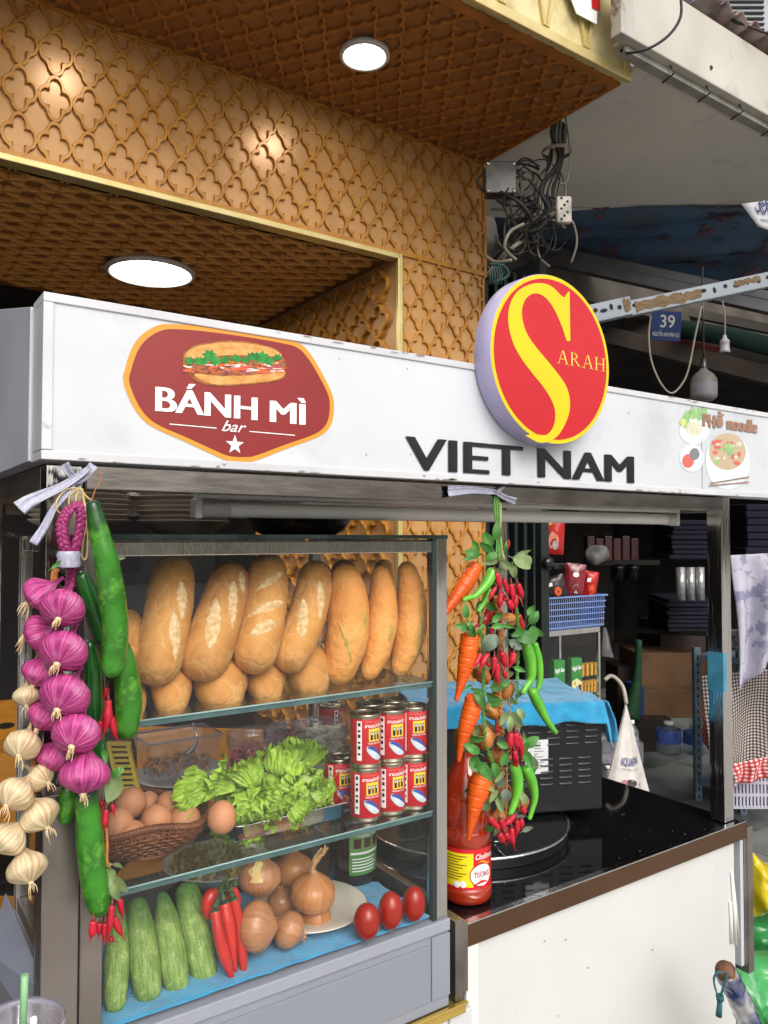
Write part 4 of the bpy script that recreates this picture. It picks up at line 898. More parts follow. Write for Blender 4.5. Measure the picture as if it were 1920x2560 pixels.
# raffia loops and ribbons
rf = thing('raffia_tie', 'cream raffia loops knotted round the cart corner post above the shallots', 'raffia tie', PY(195, 1215, .97))
for pl_ in ([(205, 1222, 5), (170, 1222, 5), (145, 1245, 5), (140, 1270, 5), (155, 1288, 4)], [(200, 1222, 5), (178, 1235, 5), (172, 1262, 5), (185, 1300, 4)], [(205, 1222, 5), (212, 1260, 5), (215, 1310, 4), (208, 1355, 4), (205, 1390, 4), (213, 1398, 4), (218, 1370, 4), (216, 1300, 4), (206, 1240, 4)], [(200, 1220, 5), (215, 1240, 5), (228, 1250, 4)], [(196, 1230, 6), (190, 1250, 6), (195, 1268, 5)]):
    pts, rad = pathpx(pl_, YL+.03); mb = MB(); mb.tube(pts, rad, 8, sub=5, flat=.45); mb.build('raffia_strand', M_raff, rf)
rb = thing('plastic_ribbon', 'pale frayed plastic ribbon tied round the cart corner post, its ends sticking out left', 'ribbon', PY(200, 1190, .975))
def ribbon(pl_, w0, w1, Y, par=rb, name='ribbon_strip'):
    pts, rad = pathpx([(a, b, 1) for a, b in pl_], Y); P_ = crom(pts, 5); K = len(P_)-1; mb = MB(); fr = frames(P_)
    def f(u, v):
        i = min(K, int(round(v*K))); p = P_[i]; w = w0+(w1-w0)*v; q = u-.5
        return p+fr[i][1]*(q*w)+fr[i][0]*(.0016*math.sin(u*22+v*5)+.001*math.sin(u*9))
    mb.grid(f, 10, K); return mb.build(name, M_ribbon, par, solid=.0004)
ribbon([(225, 1168), (190, 1195), (150, 1218), (100, 1240), (70, 1256), (48, 1272)], .006, .018, .955)
ribbon([(200, 1180), (170, 1230), (135, 1270), (110, 1320), (83, 1360)], .006, .010, .957)
ribbon([(160, 1160), (185, 1195), (200, 1215)], .012, .008, .965); ribbon([(235, 1162), (205, 1195), (180, 1205)], .012, .01, .963)
# dark cucumbers, chillies and leaves
cg = thing('cucumber_garland', 'garland of glossy dark green cucumbers, red chillies and grey green leaves on the left post', 'vegetable garland', PY(232, 1215, .97))
pts, rad = pathpx([(254, 1178, 1.6), (250, 1205, 1.6), (238, 1225, 1.6), (228, 1255, 2)], YL+.02); mb = MB(); mb.tube(pts, rad, 6, sub=5); mb.build('twine', M_tan, cg)
for pl_, Y in (([(230, 1250, 17), (243, 1310, 27), (264, 1400, 32), (281, 1500, 33), (286, 1600, 33), (276, 1695, 26)], YL-.02), ([(201, 1428, 17), (218, 1475, 23), (243, 1540, 24), (268, 1610, 20)], YL+.025), ([(290, 1590, 20), (312, 1660, 30), (322, 1750, 33), (313, 1848, 26)], YL+.004),
               ([(222, 1600, 15), (234, 1680, 20), (236, 1780, 21), (246, 1870, 20), (258, 1950, 18)], YL+.03), ([(212, 1965, 28), (222, 2060, 31), (231, 2160, 34), (243, 2240, 34), (253, 2288, 24)], YL+.004), ([(172, 1960, 15), (166, 2010, 20), (163, 2062, 16)], YL+.03)):
    pts, rad = pathpx(pl_, Y); mb = MB(); Blob(pts, rad, nr=34, seg=28, cap0=.8, cap1=.95, amp=.11, nsc=26, seed=pl_[0][0], fn=lambda u, th: .012*math.sin(th*5)).add(mb)
    for i, f in enumerate(mb.f): 
        pass
    mb.build('cucumber', M_cuc if pl_[0][0] in (230, 290, 212, 172) else mat('deep_cucumber', '#1f5f22', '#15481b', 26, rough=.2, coat=.35, bump=.3, bscale=45), cg)
for pl_, Y in (([(268, 1718, 8), (262, 1750, 9)], YL+.02), ([(271, 1748, 9), (270, 1790, 13), (262, 1825, 9), (254, 1850, 3)], YL), ([(277, 1790, 10), (286, 1830, 9), (298, 1862, 3)], YL+.004), ([(253, 1800, 8), (250, 1840, 6), (253, 1850, 3)], YL+.012),
              ([(265, 2022, 8), (262, 2060, 10), (257, 2092, 3)], YL), ([(281, 2010, 6), (287, 2045, 3)], YL), ([(254, 2000, 6), (255, 2030, 4)], YL+.01),
              ([(233, 2300, 9), (231, 2330, 10), (222, 2362, 3)], YL-.01), ([(250, 2305, 9), (248, 2330, 8), (246, 2350, 3)], YL), ([(264, 2305, 9), (262, 2335, 8), (257, 2365, 4)], YL-.008), ([(280, 2262, 8), (276, 2310, 9), (266, 2362, 3)], YL-.015), ([(285, 2292, 8), (298, 2325, 8), (316, 2353, 3)], YL-.01), ([(298, 2245, 8), (304, 2280, 7), (306, 2308, 3)], YL), ([(272, 2345, 7), (290, 2356, 3)], YL)):
    chili(cg, pl_, Y)
for x, y, L, a, M, w in ((281, 1972, 78, 250, M_leafs, .62), (292, 1930, 44, 210, M_leaf, .5), (268, 1940, 46, 280, M_leafs, .5), (294, 2166, 30, -20, M_leafs, .5), (273, 2195, 52, 265, M_leafs, .6), (297, 2210, 62, -40, M_leafs, .55), (292, 2228, 50, -75, M_leafs, .6), (140, 1412, 34, 40, M_leaf, .3), (298, 1396, 34, 5, M_leafs, .3), (262, 1890, 40, 280, M_leaf, .4)):
    leaf(cg, x, y, L, a, YL-.005, M, w)
pts, rad = pathpx([(262, 1860, 2.5), (268, 1900, 2.5), (262, 1960, 2.5), (268, 2050, 2.5), (268, 2150, 3), (275, 2210, 2), (277, 2265, 2)], YL+.006); mb = MB(); mb.tube(pts, rad, 6, sub=4); mb.build('twine', M_calg, cg)
pts, rad = pathpx([(266, 2070, 3), (268, 2110, 4), (266, 2150, 6), (272, 2168, 5)], YL+.002); mb = MB(); mb.tube(pts, rad, 6, sub=4); mb.build('twine', M_tan, cg)
# ================================================================ MIDDLE GARLAND
YM = .995
mt_ = PY(1240, 1222, 1.0)
def sc1(x, y): return (1100+x*.217, 1220+y*.217)
def sc2(x, y): return (1100+x*.217, 1680+y*.217)
sn = thing('leafy_stem_bundle', 'bundle of green raffia stems and leaves tied under the middle of the sign board', 'stem bundle', mt_)
for k in range(9):
    o = (k-4)*1.7; pts, rad = pathpx([(1240+o*.3, 1236, 2.2), (1243+o*1.2, 1262, 2.6), (1245+o*.9, 1300, 2.4), (1247+o*.8, 1350, 2.0), (1250+o*1.6, 1400, 2)], YM-.006+.002*(k % 3))
    mb = MB(); mb.tube(pts, rad, 6, sub=4); mb.build('stem', [M_gbraid, M_leafs, M_raff][k % 3], sn)
for x, y, L, a, M, w in ((650, 500, 50, 90, M_leaf, .5), (550, 590, 44, 120, M_leaf, .6), (530, 670, 40, 150, M_leaf, .55), (405, 660, 28, 120, M_leaf, .6), (370, 750, 40, 170, M_leaf, .75), (320, 815, 26, 190, M_leaf, .4), (585, 790, 36, 210, M_leaf, .6), (575, 850, 44, 190, M_leafs, .45), (775, 880, 42, -30, M_leafs, .5), (850, 965, 34, -80, M_leafs, .6), (940, 870, 52, -30, M_leafs, .75), (960, 750, 44, 20, M_leafs, .25), (755, 660, 26, 80, M_leaf, .5)):
    X_, Y_ = sc1(x, y); leaf(sn, X_, Y_, L, a, YM-.006, M, w)
ribbon([(1120, 1228), (1180, 1225), (1240, 1230)], .02, .008, .982, sn, 'clear_tie'); ribbon([(1240, 1230), (1265, 1245), (1290, 1253)], .008, .012, .982, sn, 'clear_tie'); ribbon([(1262, 1216), (1240, 1232)], .004, .004, .982, sn, 'clear_tie')
# carrots
cs = thing('carrot_string', 'string of four bright orange carrots on a green braided stem beside the cabinet', 'carrot string', PY(1190, 1400, YM))
braid('braid', cs, M_gbraid, [sc1(490, 1450)+(4,), sc1(470, 1600)+(4,), sc1(500, 1900)+(4,), sc1(500, 2200)+(4,), sc2(500, 300)+(5,), sc2(505, 600)+(5,), sc2(540, 850)+(5,), sc2(600, 1050)+(5,), sc2(610, 1180)+(4,)], YM+.004, turns=16, strands=2, spread=1.2)
def cfn(seed):
    def fn(u, th):
        s_ = 0
        for k in range(20):
            uc = (k+.5+.3*math.sin(k*7+seed))/20; d = abs(u-uc)
            if d < .018: s_ -= .10*(1-d/.018)*max(0, math.sin(th*1.3+k*2.3+seed))
        return s_+.03*noise.noise(V((u*9, th, seed)))
    return fn
for k, pl_ in enumerate(([(1193, 1408, 17), (1172, 1444, 22), (1145, 1485, 19), (1118, 1522, 13), (1098, 1555, 5)], [(1176, 1578, 22), (1170, 1630, 24), (1160, 1680, 20), (1148, 1725, 12), (1139, 1753, 5)], [(1183, 1733, 20), (1180, 1770, 24), (1165, 1820, 20), (1152, 1870, 12), (1146, 1906, 5)], [(1207, 1925, 24), (1198, 1970, 27), (1184, 2030, 20), (1174, 2080, 12), (1171, 2104, 4)])):
    pts, rad = pathpx(pl_, YM-.006 if k else YM+.01); mb = MB(); Blob(pts, rad, nr=120, seg=30, cap0=.55, cap1=1.2, fn=cfn(k*2.7)).add(mb); mb.build('carrot', M_carrot, cs)
for x, y, L, a, M, w in ((300, 1420, 38, 95, M_leaf, .5), (370, 1640, 40, -65, M_leaf, .6), (240, 1590, 34, 180, M_leaf, .5), (345, 1590, 30, -70, M_leaf, .45), (470, 1640, 40, 60, M_leaf, .3)):
    X_, Y_ = sc1(x, y); leaf(cs, X_, Y_, L, a, YM-.02, M, w)
for x, y, L, a, M, w in ((455, 320, 52, -60, M_leaf, .45), (420, 200, 34, 170, M_leaf, .4), (610, 270, 38, -20, M_leaf, .55), (585, 330, 34, -95, M_leaf, .5), (360, 880, 50, 150, M_leaf, .45), (400, 1060, 44, 110, M_leaf, .7), (440, 1080, 26, 200, M_leaf, .75), (530, 1150, 60, -60, M_leaf, .45), (640, 1130, 40, -80, M_leaf, .55), (320, 190, 34, 220, M_leaf, .25), (560, 1330, 38, 150, M_leafs, .3)):
    X_, Y_ = sc2(x, y); leaf(cs, X_, Y_, L, a, YM-.02, M, w)
# onion braid
ob = thing('onion_braid', 'tan raffia braid of small brown onions hanging behind the carrots and chillies', 'onion braid', PY(1250, 1500, YM+.03))
braid('braid', ob, M_tan, [sc1(640, 1250)+(7,), sc1(660, 1450)+(8,), sc1(700, 1700)+(7,), sc1(690, 2000)+(8,), sc2(660, 150)+(11,), sc2(670, 400)+(12,), sc2(690, 700)+(12,), sc2(680, 950)+(11,), sc2(700, 1250)+(10,), sc2(720, 1500)+(8,)], YM+.03, turns=15)
for x, y, r, ax, dy in ((1268, 1553, 26, (.3, -.6, .6), .022), (1205, 1688, 26, (-.6, -.5, .4), .03), (1225, 1778, 24, (-.6, -.5, .4), .03), (1269, 1728, 24, (.7, -.4, .3), .03), (1210, 1843, 33, (-.95, -.1, .3), .02), (1240, 1893, 26, (.2, -.8, .5), .04), (1290, 1990, 24, (.5, -.6, .4), .03), (1245, 1965, 25, (-.3, -.7, .5), .035), (1252, 2046, 30, (.1, -.8, .5), .018), (1306, 2010, 20, (.5, -.5, .4), .03), (1222, 1970, 22, (-.7, -.4, .4), .03)):
    bulb('onion', ob, mat('small_onion', '#c98b4d', '#a8692f', 1, rough=.4, bump=.5, uvs=(34, 1.3), contrast=(.35, .7), vary=.1), x, y, r, YM+dy, ax, lobes=6, lob=.02, roots=False, necklen=1.4)
# red chillies
rc_ = thing('red_chilli_string', 'four clusters of small red chillies strung down the middle garland', 'chilli string', PY(1265, 1430, YM))
def many(cl, sc, Y, parent=None, r=8):
    for k, q in enumerate(cl):
        a = sc(*q[:2]); b = sc(*q[2:4]); rr_ = q[4] if len(q) > 4 else r; bend = (q[5] if len(q) > 5 else 2)
        mx, my = (a[0]+b[0])/2+bend, (a[1]+b[1])/2
        chili(parent or rc_, [(a[0], a[1], rr_*.95), (mx, my, rr_), (b[0], b[1], rr_*.3)], Y-.004*(k % 3))
many([(640, 970, 700, 1230, 9), (735, 1050, 785, 1290, 7), (645, 1140, 548, 1350, 6, -3), (705, 1200, 700, 1445, 8, -3), (820, 1100, 830, 1350, 8), (895, 1100, 950, 1350, 8, 3), (878, 1220, 870, 1460, 8, -2), (745, 1250, 760, 1330, 8), (780, 1290, 840, 1450, 9), (790, 600, 780, 720, 3)], sc1, YM-.012)
many([(470, 1900, 335, 2110, 7, 4), (560, 1900, 440, 2150, 8, -3), (625, 1940, 590, 2190, 8, 3), (705, 1880, 750, 2130, 9, 3), (850, 1890, 790, 2090, 9, 3), (660, 2020, 690, 2340, 7, -3), (550, 2010, 555, 2080, 6), (730, 2100, 760, 2240, 6)], sc1, YM-.012)
many([(820, 690, 830, 980, 10, -4), (870, 690, 880, 980, 10, 2), (905, 720, 940, 1080, 8, 4), (850, 880, 880, 1225, 8, 2), (815, 960, 770, 1030, 5), (860, 900, 915, 1075, 7, -3)], sc2, YM-.016)
many([(560, 1670, 780, 1870, 8, -4), (690, 1690, 790, 1950, 8, 3), (860, 1650, 700, 1790, 8, 3), (885, 1700, 865, 1930, 8, 3), (930, 1690, 940, 1840, 7), (945, 1550, 985, 1670, 7), (825, 1790, 875, 2065, 8, -4), (680, 1850, 775, 2005, 9, -2), (750, 1850, 790, 1980, 8)], sc2, YM-.014)
for pl_ in ([(1228, 1520, 14), (1210, 1550, 15), (1180, 1572, 6)], [(1296, 1535, 8), (1304, 1565, 10), (1307, 1590, 5)]): chili(rc_, pl_, YM+.035, M_chilib, M_calg)
for x, y, L, a, M, w in ((540, 1780, 52, 235, M_leafg, .75), (625, 1770, 42, -95, M_leafg, .5), (755, 1785, 32, -95, M_leafg, .5), (875, 1805, 40, -35, M_leafg, .6), (745, 1560, 36, 60, M_leafg, .3), (665, 1500, 36, 35, M_leaf, .5), (680, 1590, 38, 10, M_leaf, .4), (800, 1600, 30, -10, M_leaf, .4)):
    X_, Y_ = sc1(x, y); leaf(rc_, X_, Y_, L, a, YM-.018, M, w)
for x, y, L, a, M, w in ((740, 540, 40, 240, M_leafs, .5), (800, 600, 44, -95, M_leafs, .4), (880, 540, 50, -50, M_leafs, .6), (890, 620, 40, -80, M_leafs, .5), (720, 840, 32, 160, M_leaf, .55), (745, 1010, 38, 240, M_leaf, .6), (730, 130, 36, 190, M_leaf, .4), (690, 1540, 44, -70, M_leafs, .4), (620, 1430, 40, 240, M_leafs, .45), (690, 1210, 40, 230, M_leafs, .35), (960, 1450, 38, -50, M_leafs, .5), (760, 1420, 34, -80, M_leafg, .8)):
    X_, Y_ = sc2(x, y); leaf(rc_, X_, Y_, L, a, YM-.018, M, w)
pts, rad = pathpx([sc1(730, 1300)+(1.2,), sc1(725, 1650)+(1.2,), sc1(775, 1800)+(1.3,), sc2(780, 0)+(1.4,), sc2(800, 350)+(1.4,), sc2(820, 600)+(1.2,), sc2(775, 1000)+(1.2,), sc2(770, 1400)+(2,), sc2(760, 1650)+(1.5,)], YM-.014); mb = MB(); mb.tube(pts, rad, 6, sub=4); mb.build('twine', M_tan, rc_)
# green peppers
gp = thing('green_pepper_string', 'string of curved green peppers with leaves on the right of the middle garland', 'pepper string', PY(1320, 1550, YM))
braid('braid', gp, M_gbraid, [sc1(880, 1380)+(4,), sc1(900, 1600)+(4,), sc1(900, 1900)+(4,), sc1(890, 2150)+(4,), sc2(890, 100)+(5,), sc2(880, 370)+(4,)], YM+.006, turns=10, strands=2, spread=1.2)
for pl_, Y in (([(1234, 1420, 13), (1218, 1456, 15), (1190, 1488, 10), (1166, 1496, 7), (1157, 1503, 6)], YM-.004), ([(1226, 1470, 8), (1214, 1500, 9), (1200, 1522, 7), (1194, 1532, 6)], YM+.004),
               ([(1314, 1606, 13), (1326, 1650, 15), (1328, 1695, 13), (1312, 1722, 9), (1305, 1736, 7)], YM-.008), ([(1336, 1606, 9), (1346, 1650, 11), (1350, 1700, 9), (1342, 1730, 6)], YM),
               ([(1327, 1722, 12), (1346, 1760, 13), (1370, 1805, 9), (1392, 1834, 6)], YM-.002), ([(1283, 1908, 14), (1293, 1945, 15), (1292, 1990, 14), (1280, 2025, 10), (1274, 2042, 7)], YM-.01),
               ([(1312, 1915, 13), (1330, 1955, 14), (1337, 1995, 11), (1329, 2030, 7), (1322, 2050, 6)], YM-.006)):
    pts, rad = pathpx(pl_, Y); mb = MB(); Blob(pts, rad, nr=34, seg=20, cap0=.7, cap1=1.0, amp=.06, nsc=30, seed=pl_[0][0], fn=lambda u, th: .025*math.cos(3*th)).add(mb); mb.build('green_pepper', M_gchili, gp)
for x, y, L, a, M, w in ((1080, 1490, 40, 55, M_leaf, .6), (980, 1730, 56, -15, M_leaf, .6), (1075, 1680, 42, -80, M_leaf, .7), (1140, 1660, 32, -40, M_leaf, .5), (890, 1680, 34, 200, M_leaf, .5), (960, 1650, 36, -20, M_leaf, .3), (920, 2090, 34, -20, M_leaf, .4)):
    X_, Y_ = sc1(x, y); leaf(gp, X_, Y_, L, a, YM-.022, M, w)
for x, y, L, a, M, w in ((1055, 800, 44, 35, M_leaf, .6), (965, 780, 22, 90, M_leaf, .8), (1015, 1000, 44, -70, M_leaf, .55), (930, 480, 34, -60, M_leafs, .5), (985, 890, 34, 60, M_leaf, .4)):
    X_, Y_ = sc2(x, y); leaf(gp, X_, Y_, L, a, YM-.02, M, w)

# more leaves and small stems filling the garlands
rnf = random.Random(77)
for k in range(46):
    y = rnf.uniform(1380, 2075); x = 1248+55*math.sin(y*.013+k)+rnf.uniform(-38, 38); par = (cs, gp, rc_)[k % 3]
    leaf(par, x, y, rnf.uniform(28, 48), rnf.uniform(0, 360), YM+rnf.uniform(.006, .026), rnf.choice((M_leaf, M_leaf, M_leafs, M_leafg)), rnf.uniform(.35, .7), tilt=.7)
for k in range(22):
    y = rnf.uniform(1400, 2060); x = 1252+rnf.uniform(-40, 50); a = rnf.uniform(0, 6.28); p = PY(x, y, YM+rnf.uniform(0, .02)); q = p+(CR*math.cos(a)+CU*math.sin(a))*rnf.uniform(.012, .026); mb = MB(); mb.tube([p, p.lerp(q, .5)-CW*.004, q], .0009, 5, sub=3); mb.build('stem', rnf.choice((M_gbraid, M_calg, M_cal)), (cs, gp, rc_)[k % 3])
many([(700, 1500, 690, 1640, 6), (600, 1600, 560, 1740, 6), (760, 1950, 770, 2120, 7), (810, 1900, 800, 2050, 7)], sc1, YM+.012)
many([(640, 1350, 600, 1500, 6), (840, 1300, 850, 1440, 6), (650, 600, 640, 740, 6)], sc2, YM+.014)
# ================================================================ BREAD on the top shelf
ZSH1, ZSH2, ZDK = 1.325, 1.126, .962
def s6(x, y): return (250+x*.53044, 1300+y*.53044)
def crack(seed, a=.028):
    def fn(u, th):
        q = V((u*7+seed, math.cos(th)*1.2, math.sin(th)*1.2)); v = noise.voronoi(q*1.6)[0]
        return a*min(.5, (v[1]-v[0]))*2-.01 + .03*noise.noise(q*1.1)
    return fn
def loaf(label, pl_, scores, M=M_bread, MS=M_crumb, flat=.9, amp=.05, name='baguette', cat='baguette', group=None, nr=46, seed=0, cap=(.85, .85), Ydy=None):
    pts = []; rad = []
    for x, y, r, Y in pl_: p = PY(x, y, Y); pts.append(p); rad.append(wr(r, p))
    mb = MB(); B = Blob(pts, rad, nr=nr, seg=40, cap0=cap[0], cap1=cap[1], amp=amp, nsc=22, seed=seed, fn=crack(seed), flat=1.0); B.add(mb)
    o = mb.build(name, M, None, bevel=0); tag(o, label, cat, group)
    for sc_ in scores:
        mb = MB(); B.patch(mb, *sc_[:4], sc_[4], off=.0016, n=14, wv=6, amp=.0012); mb.build('score', MS, o)
    return o
# theta grows towards the left of the picture for loaves running downwards
def L6(top, bot, w, Yt, Yb, bow=0, prof=None):
    a = s6(*top); b = s6(*bot); out = []; n = 5; prof = prof or [.78, .97, 1.0, 1.0, .86]
    L = math.hypot(b[0]-a[0], b[1]-a[1])
    for i in range(n):
        t = i/(n-1); x = a[0]+(b[0]-a[0])*t+bow*math.sin(math.pi*t); y = a[1]+(b[1]-a[1])*t
        out.append((x, y, w*prof[i]/2*.53044, Yt+(Yb-Yt)*t))
    return out
BG = 'large baguettes standing on the top shelf'
loaf('long plump baguette at the left end of the top shelf, scored on its right', L6((350, 172), (243, 772), 222, 1.09, 1.004, 10, [.76, .95, 1.0, 1.05, .92]), [(.26, -.7, .56, -1.0, .018), (.5, -.5, .86, -1.1, .018)], group=BG, seed=1)
loaf('dark golden baguette leaning right, with a long pale score down its middle, second from left', L6((628, 208), (452, 745), 225, 1.085, 1.004, 8, [.72, .92, 1.0, 1.06, .94]), [(.42, .12, .86, -.35, .021), (.22, -.35, .62, -.95, .017), (.12, -.7, .3, -1.05, .015)], group=BG, seed=2)
loaf('knobbly baguette with three slanting scores rising to the right, tallest in the middle', L6((790, 163), (705, 715), 205, 1.075, 1.003, 14, [.8, .95, .98, 1.03, .95]), [(.2, -1.0, .38, .3, .014), (.44, -1.1, .62, .55, .015), (.62, -.9, .78, .2, .02)], group=BG, seed=3)
loaf('shorter brown baguette with two scores, right of the knobbly one', L6((1025, 197), (868, 705), 178, 1.07, 1.006, 16, [.8, .96, 1.0, 1.02, .9]), [(.42, .35, .78, -.3, .02), (.22, -.3, .55, -.95, .014)], group=BG, seed=4)
def bowed(top, bot, w, Y, bow, prof): return L6(top, bot, w, Y, Y-.01, bow, prof)
loaf('orange crescent loaf with one diagonal greenish score, leftmost of the three crescents', bowed((1148, 200), (1108, 780), 208, 1.04, 22, [.55, .86, .98, .9, .55]), [(.48, .45, .8, -.55, .009), (.36, -.75, .55, -1.05, .01)], M_bread2, M_crumb2, group=BG, seed=5, amp=.04, cap=(1, 1))
loaf('narrow orange crescent loaf between two others near the right end of the top shelf', bowed((1318, 212), (1256, 755), 150, 1.035, 22, [.5, .85, 1.0, .9, .5]), [(.5, -.6, .66, -.8, .012)], M_bread2, M_crumb2, group=BG, seed=6, amp=.04, cap=(1, 1))
loaf('narrow orange crescent loaf at the right end of the top shelf, creased along its length', bowed((1438, 195), (1398, 738), 152, 1.03, 26, [.5, .85, 1.0, .9, .5]), [(.46, -.5, .8, -.95, .010), (.22, -.9, .36, -1.0, .007)], M_bread2, M_crumb2, group=BG, seed=7, amp=.04, cap=(1, 1))
loaf('brown loaf whose dark top shows between the crescent loaves at the back', bowed((1340, 185), (1330, 560), 110, 1.13, 0, [.8, 1, 1, 1, .8]), [], M_bread, M_crumb, group=BG, seed=8, name='baguette')
loaf('brown loaf half hidden behind the first crescent loaf at the back', bowed((1150, 185), (1140, 560), 130, 1.14, 0, [.8, 1, 1, 1, .8]), [], M_bread, M_crumb, group=BG, seed=9, name='baguette')
RG = 'round loaf ends poking out under the baguettes'
def roll(label, x, y, w, h, tip, Y, seed, sc=[]):
    a = s6(x, y-h/2); b = s6(x+tip, y+h/2); r = w/2*.53044
    pts = []; c = s6(x, y)
    P0 = PY(a[0], a[1], Y+.09); P1 = PY(c[0], c[1], Y+.035); P2 = PY(b[0], b[1], Y-.004)
    rad = [wr(r, P1)*.85, wr(r, P1)*1.04, wr(r, P1)*.62]
    mb = MB(); B = Blob([P0, P1, P2], rad, nr=34, seg=36, cap0=.9, cap1=.9, amp=.05, nsc=24, seed=seed, fn=crack(seed, .03)); B.add(mb)
    o = mb.build('bread_roll', M_bread, None); tag(o, label, 'bread roll', RG)
    for s_ in sc: mb = MB(); B.patch(mb, *s_[:4], s_[4], off=.0012, n=8); mb.build('score', M_crumb, o)
    return o
roll('rounded loaf end with a pointed bottom under the first baguette from the left', 336, 800, 186, 232, 0, 1.0, 11, [(.2, -.6, .3, -.9, .012)])
roll('widest rounded loaf end, pale and tapering to the lower right, below two baguettes', 570, 785, 240, 215, 45, 1.0, 12, [(.12, .1, .3, -.1, .018)])
roll('rounded loaf end below the knobbly baguette in the middle of the shelf', 782, 768, 176, 190, 20, 1.0, 13)
roll('rounded loaf end touching the first crescent loaf, tapering down right', 985, 735, 205, 190, 35, 1.0, 14, [(.1, .6, .3, .3, .01)])
roll('loaf end peeping out beside the hanging cucumber, at mid height on the left', 140, 552, 125, 200, 0, 1.02, 15)
roll('loaf end half hidden by the hanging cucumber near the top shelf edge', 160, 860, 110, 190, 0, .995, 16)
# ================================================================ TIN CANS
M_can = mat('can_metal', '#b5ad98', '#9c947f', 30, rough=.25, metal=1.)
M_canr = mat('can_label_red', '#c8141e', '#b9101a', 20, rough=.3, coat=.2)
M_cany = mat('can_yellow', '#f0cf3a', None, rough=.3)
M_canb = mat('can_blue', '#2f4f9c', None, rough=.3); M_cans = mat('can_silver', '#d3dde2', '#a9bccb', 60, rough=.3)
M_canp = mat('can_pink', '#e08a7a', None, rough=.4)
RC, HC = .0238, .0795
def make_can(loc, label, group):
    t = thing('tin_can', label, 'tin can', loc, group); L_ = V(loc)
    g = MB(); g.lathe(L_, [(0.0001, HC-.006), (RC*.55, HC-.006), (RC*.6, HC-.0045), (RC*.86, HC-.0048), (RC*.9, HC-.001), (RC*.96, HC), (RC*1.0, HC-.001), (RC*.99, HC-.004), (RC*.955, HC-.006), (RC*.955, .005), (RC*.99, .003), (RC, .001), (RC*.96, 0), (0.0001, .001)], 32); g.build('shell', M_can, t)
    g = MB(); g.obox(L_+V((0, .002, HC-.0042)), (.004, 0, 0), (0, .007, 0), (0, 0, .0006)); g.build('pull_tab', M_can, t)
    g = MB(); g.lathe(L_, [(RC*.957, .0065), (RC*.965, .0068), (RC*.965, HC-.0075), (RC*.957, HC-.007)], 36); lb = g.build('label', M_canr, t)
    # print: angle 0 faces -Y, grows towards +X
    def wrap(a0, a1, z0, z1, off=.0004):
        def f(u, v):
            a = R(a0+(a1-a0)*u); r = RC*.965+off; return (L_.x+r*math.sin(a), L_.y-r*math.cos(a), L_.z+z0+(z1-z0)*v)
        return f
    g = MB(); g.grid(wrap(-76, -56, .012, .070), 3, 1, 0, True)
    g.grid(wrap(-30, 22, .040, .0585), 8, 1, 1, True)
    f = wrap(-74, -58, .013, .069, .0006)
    for k in range(6): 
        z = .02+k*.0085; h = wrap(-71, -61, z, z+.003+.002*(k % 2), .0007); g.grid(h, 2, 1, 2, True)
    for k in range(3):
        h = wrap(-24+14*k, -14+14*k, .042, .0545, .0008)
        g.grid(h, 2, 1, 2 if k != 1 else 5, True); hh = wrap(-22+14*k, -16+14*k, .050, .0535, .0011); g.grid(hh, 1, 1, 3, True)
    # fish shape
    def fish(u, v):
        a = R(-38+68*u); w = .0085*math.sin(math.pi*min(1, u*1.0+.06))**.7; z = .030-.017*u+(v-.5)*2*w; r = RC*.965+.0007
        return (L_.x+r*math.sin(a), L_.y-r*math.cos(a), L_.z+z)
    g.grid(fish, 12, 1, 3, True)
    def fishb(u, v):
        a = R(-34+64*u); w = .0085*math.sin(math.pi*min(1, u*1.0+.06))**.7; z = .030-.017*u+w*(.25+.72*v); r = RC*.965+.001
        return (L_.x+r*math.sin(a), L_.y-r*math.cos(a), L_.z+z)
    g.grid(fishb, 12, 1, 4, True)
    text_on(g, 'สามแม่ครัว', wrap(-45, 26, .0605, .0655, .0008), bold=.02, mi=0)
    text_on(g, 'ปลาแมคเคอเรล', wrap(-45, 24, .068, .0705, .0008), mi=6)
    text_on(g, 'THREE LADY COOKS', wrap(-34, 24, .036, .0385, .0008), bold=.01, mi=0)
    g.build('label_print', [M_whitep, M_cany, M_black_p, M_cans, M_canb, mat('can_brown', '#8a4a2a', None), M_canp], lb)
    return t
CG = 'red fish tins stacked at the right of the middle shelf'
YCN = .998; XCN = (.657, .7045, .7512)
c0 = make_can((XCN[0], YCN, ZSH2), 'red fish tin, left one of the bottom row in the front stack', CG)
dup(c0, (XCN[1], YCN+.002, ZSH2), 'red fish tin, middle one of the bottom row in the front stack', rotz=.07)
dup(c0, (XCN[2]-.004, YCN, ZSH2), 'red fish tin, right one of the bottom row by the steel corner post', rotz=-.06)
dup(c0, (XCN[0]-.0015, YCN-.002, ZSH2+HC+.0003), 'red fish tin, left one of the top row, beside the lettuce tray', rotz=.16)
dup(c0, (XCN[1]-.001, YCN, ZSH2+HC+.0003), 'red fish tin, middle one of the top row in the front stack', rotz=-.05)
dup(c0, (XCN[2]-.005, YCN-.001, ZSH2+HC+.0003), 'red fish tin, right one of the top row by the steel corner post', rotz=-.12)
dup(c0, (XCN[1]-.004, YCN+.052, ZSH2+HC+.0003), 'red fish tin in the second row, lid showing between the two front left tins', rotz=.3)
dup(c0, (XCN[2]-.006, YCN+.052, ZSH2+HC+.0003), 'red fish tin in the second row, lid showing behind the front right tin', rotz=-.2)
dup(c0, (XCN[1]-.004, YCN+.052, ZSH2), 'red fish tin at the bottom of the second row, on the left', rotz=.2); dup(c0, (XCN[2]-.006, YCN+.052, ZSH2), 'red fish tin at the bottom of the second row, next to the glass side', rotz=.5)
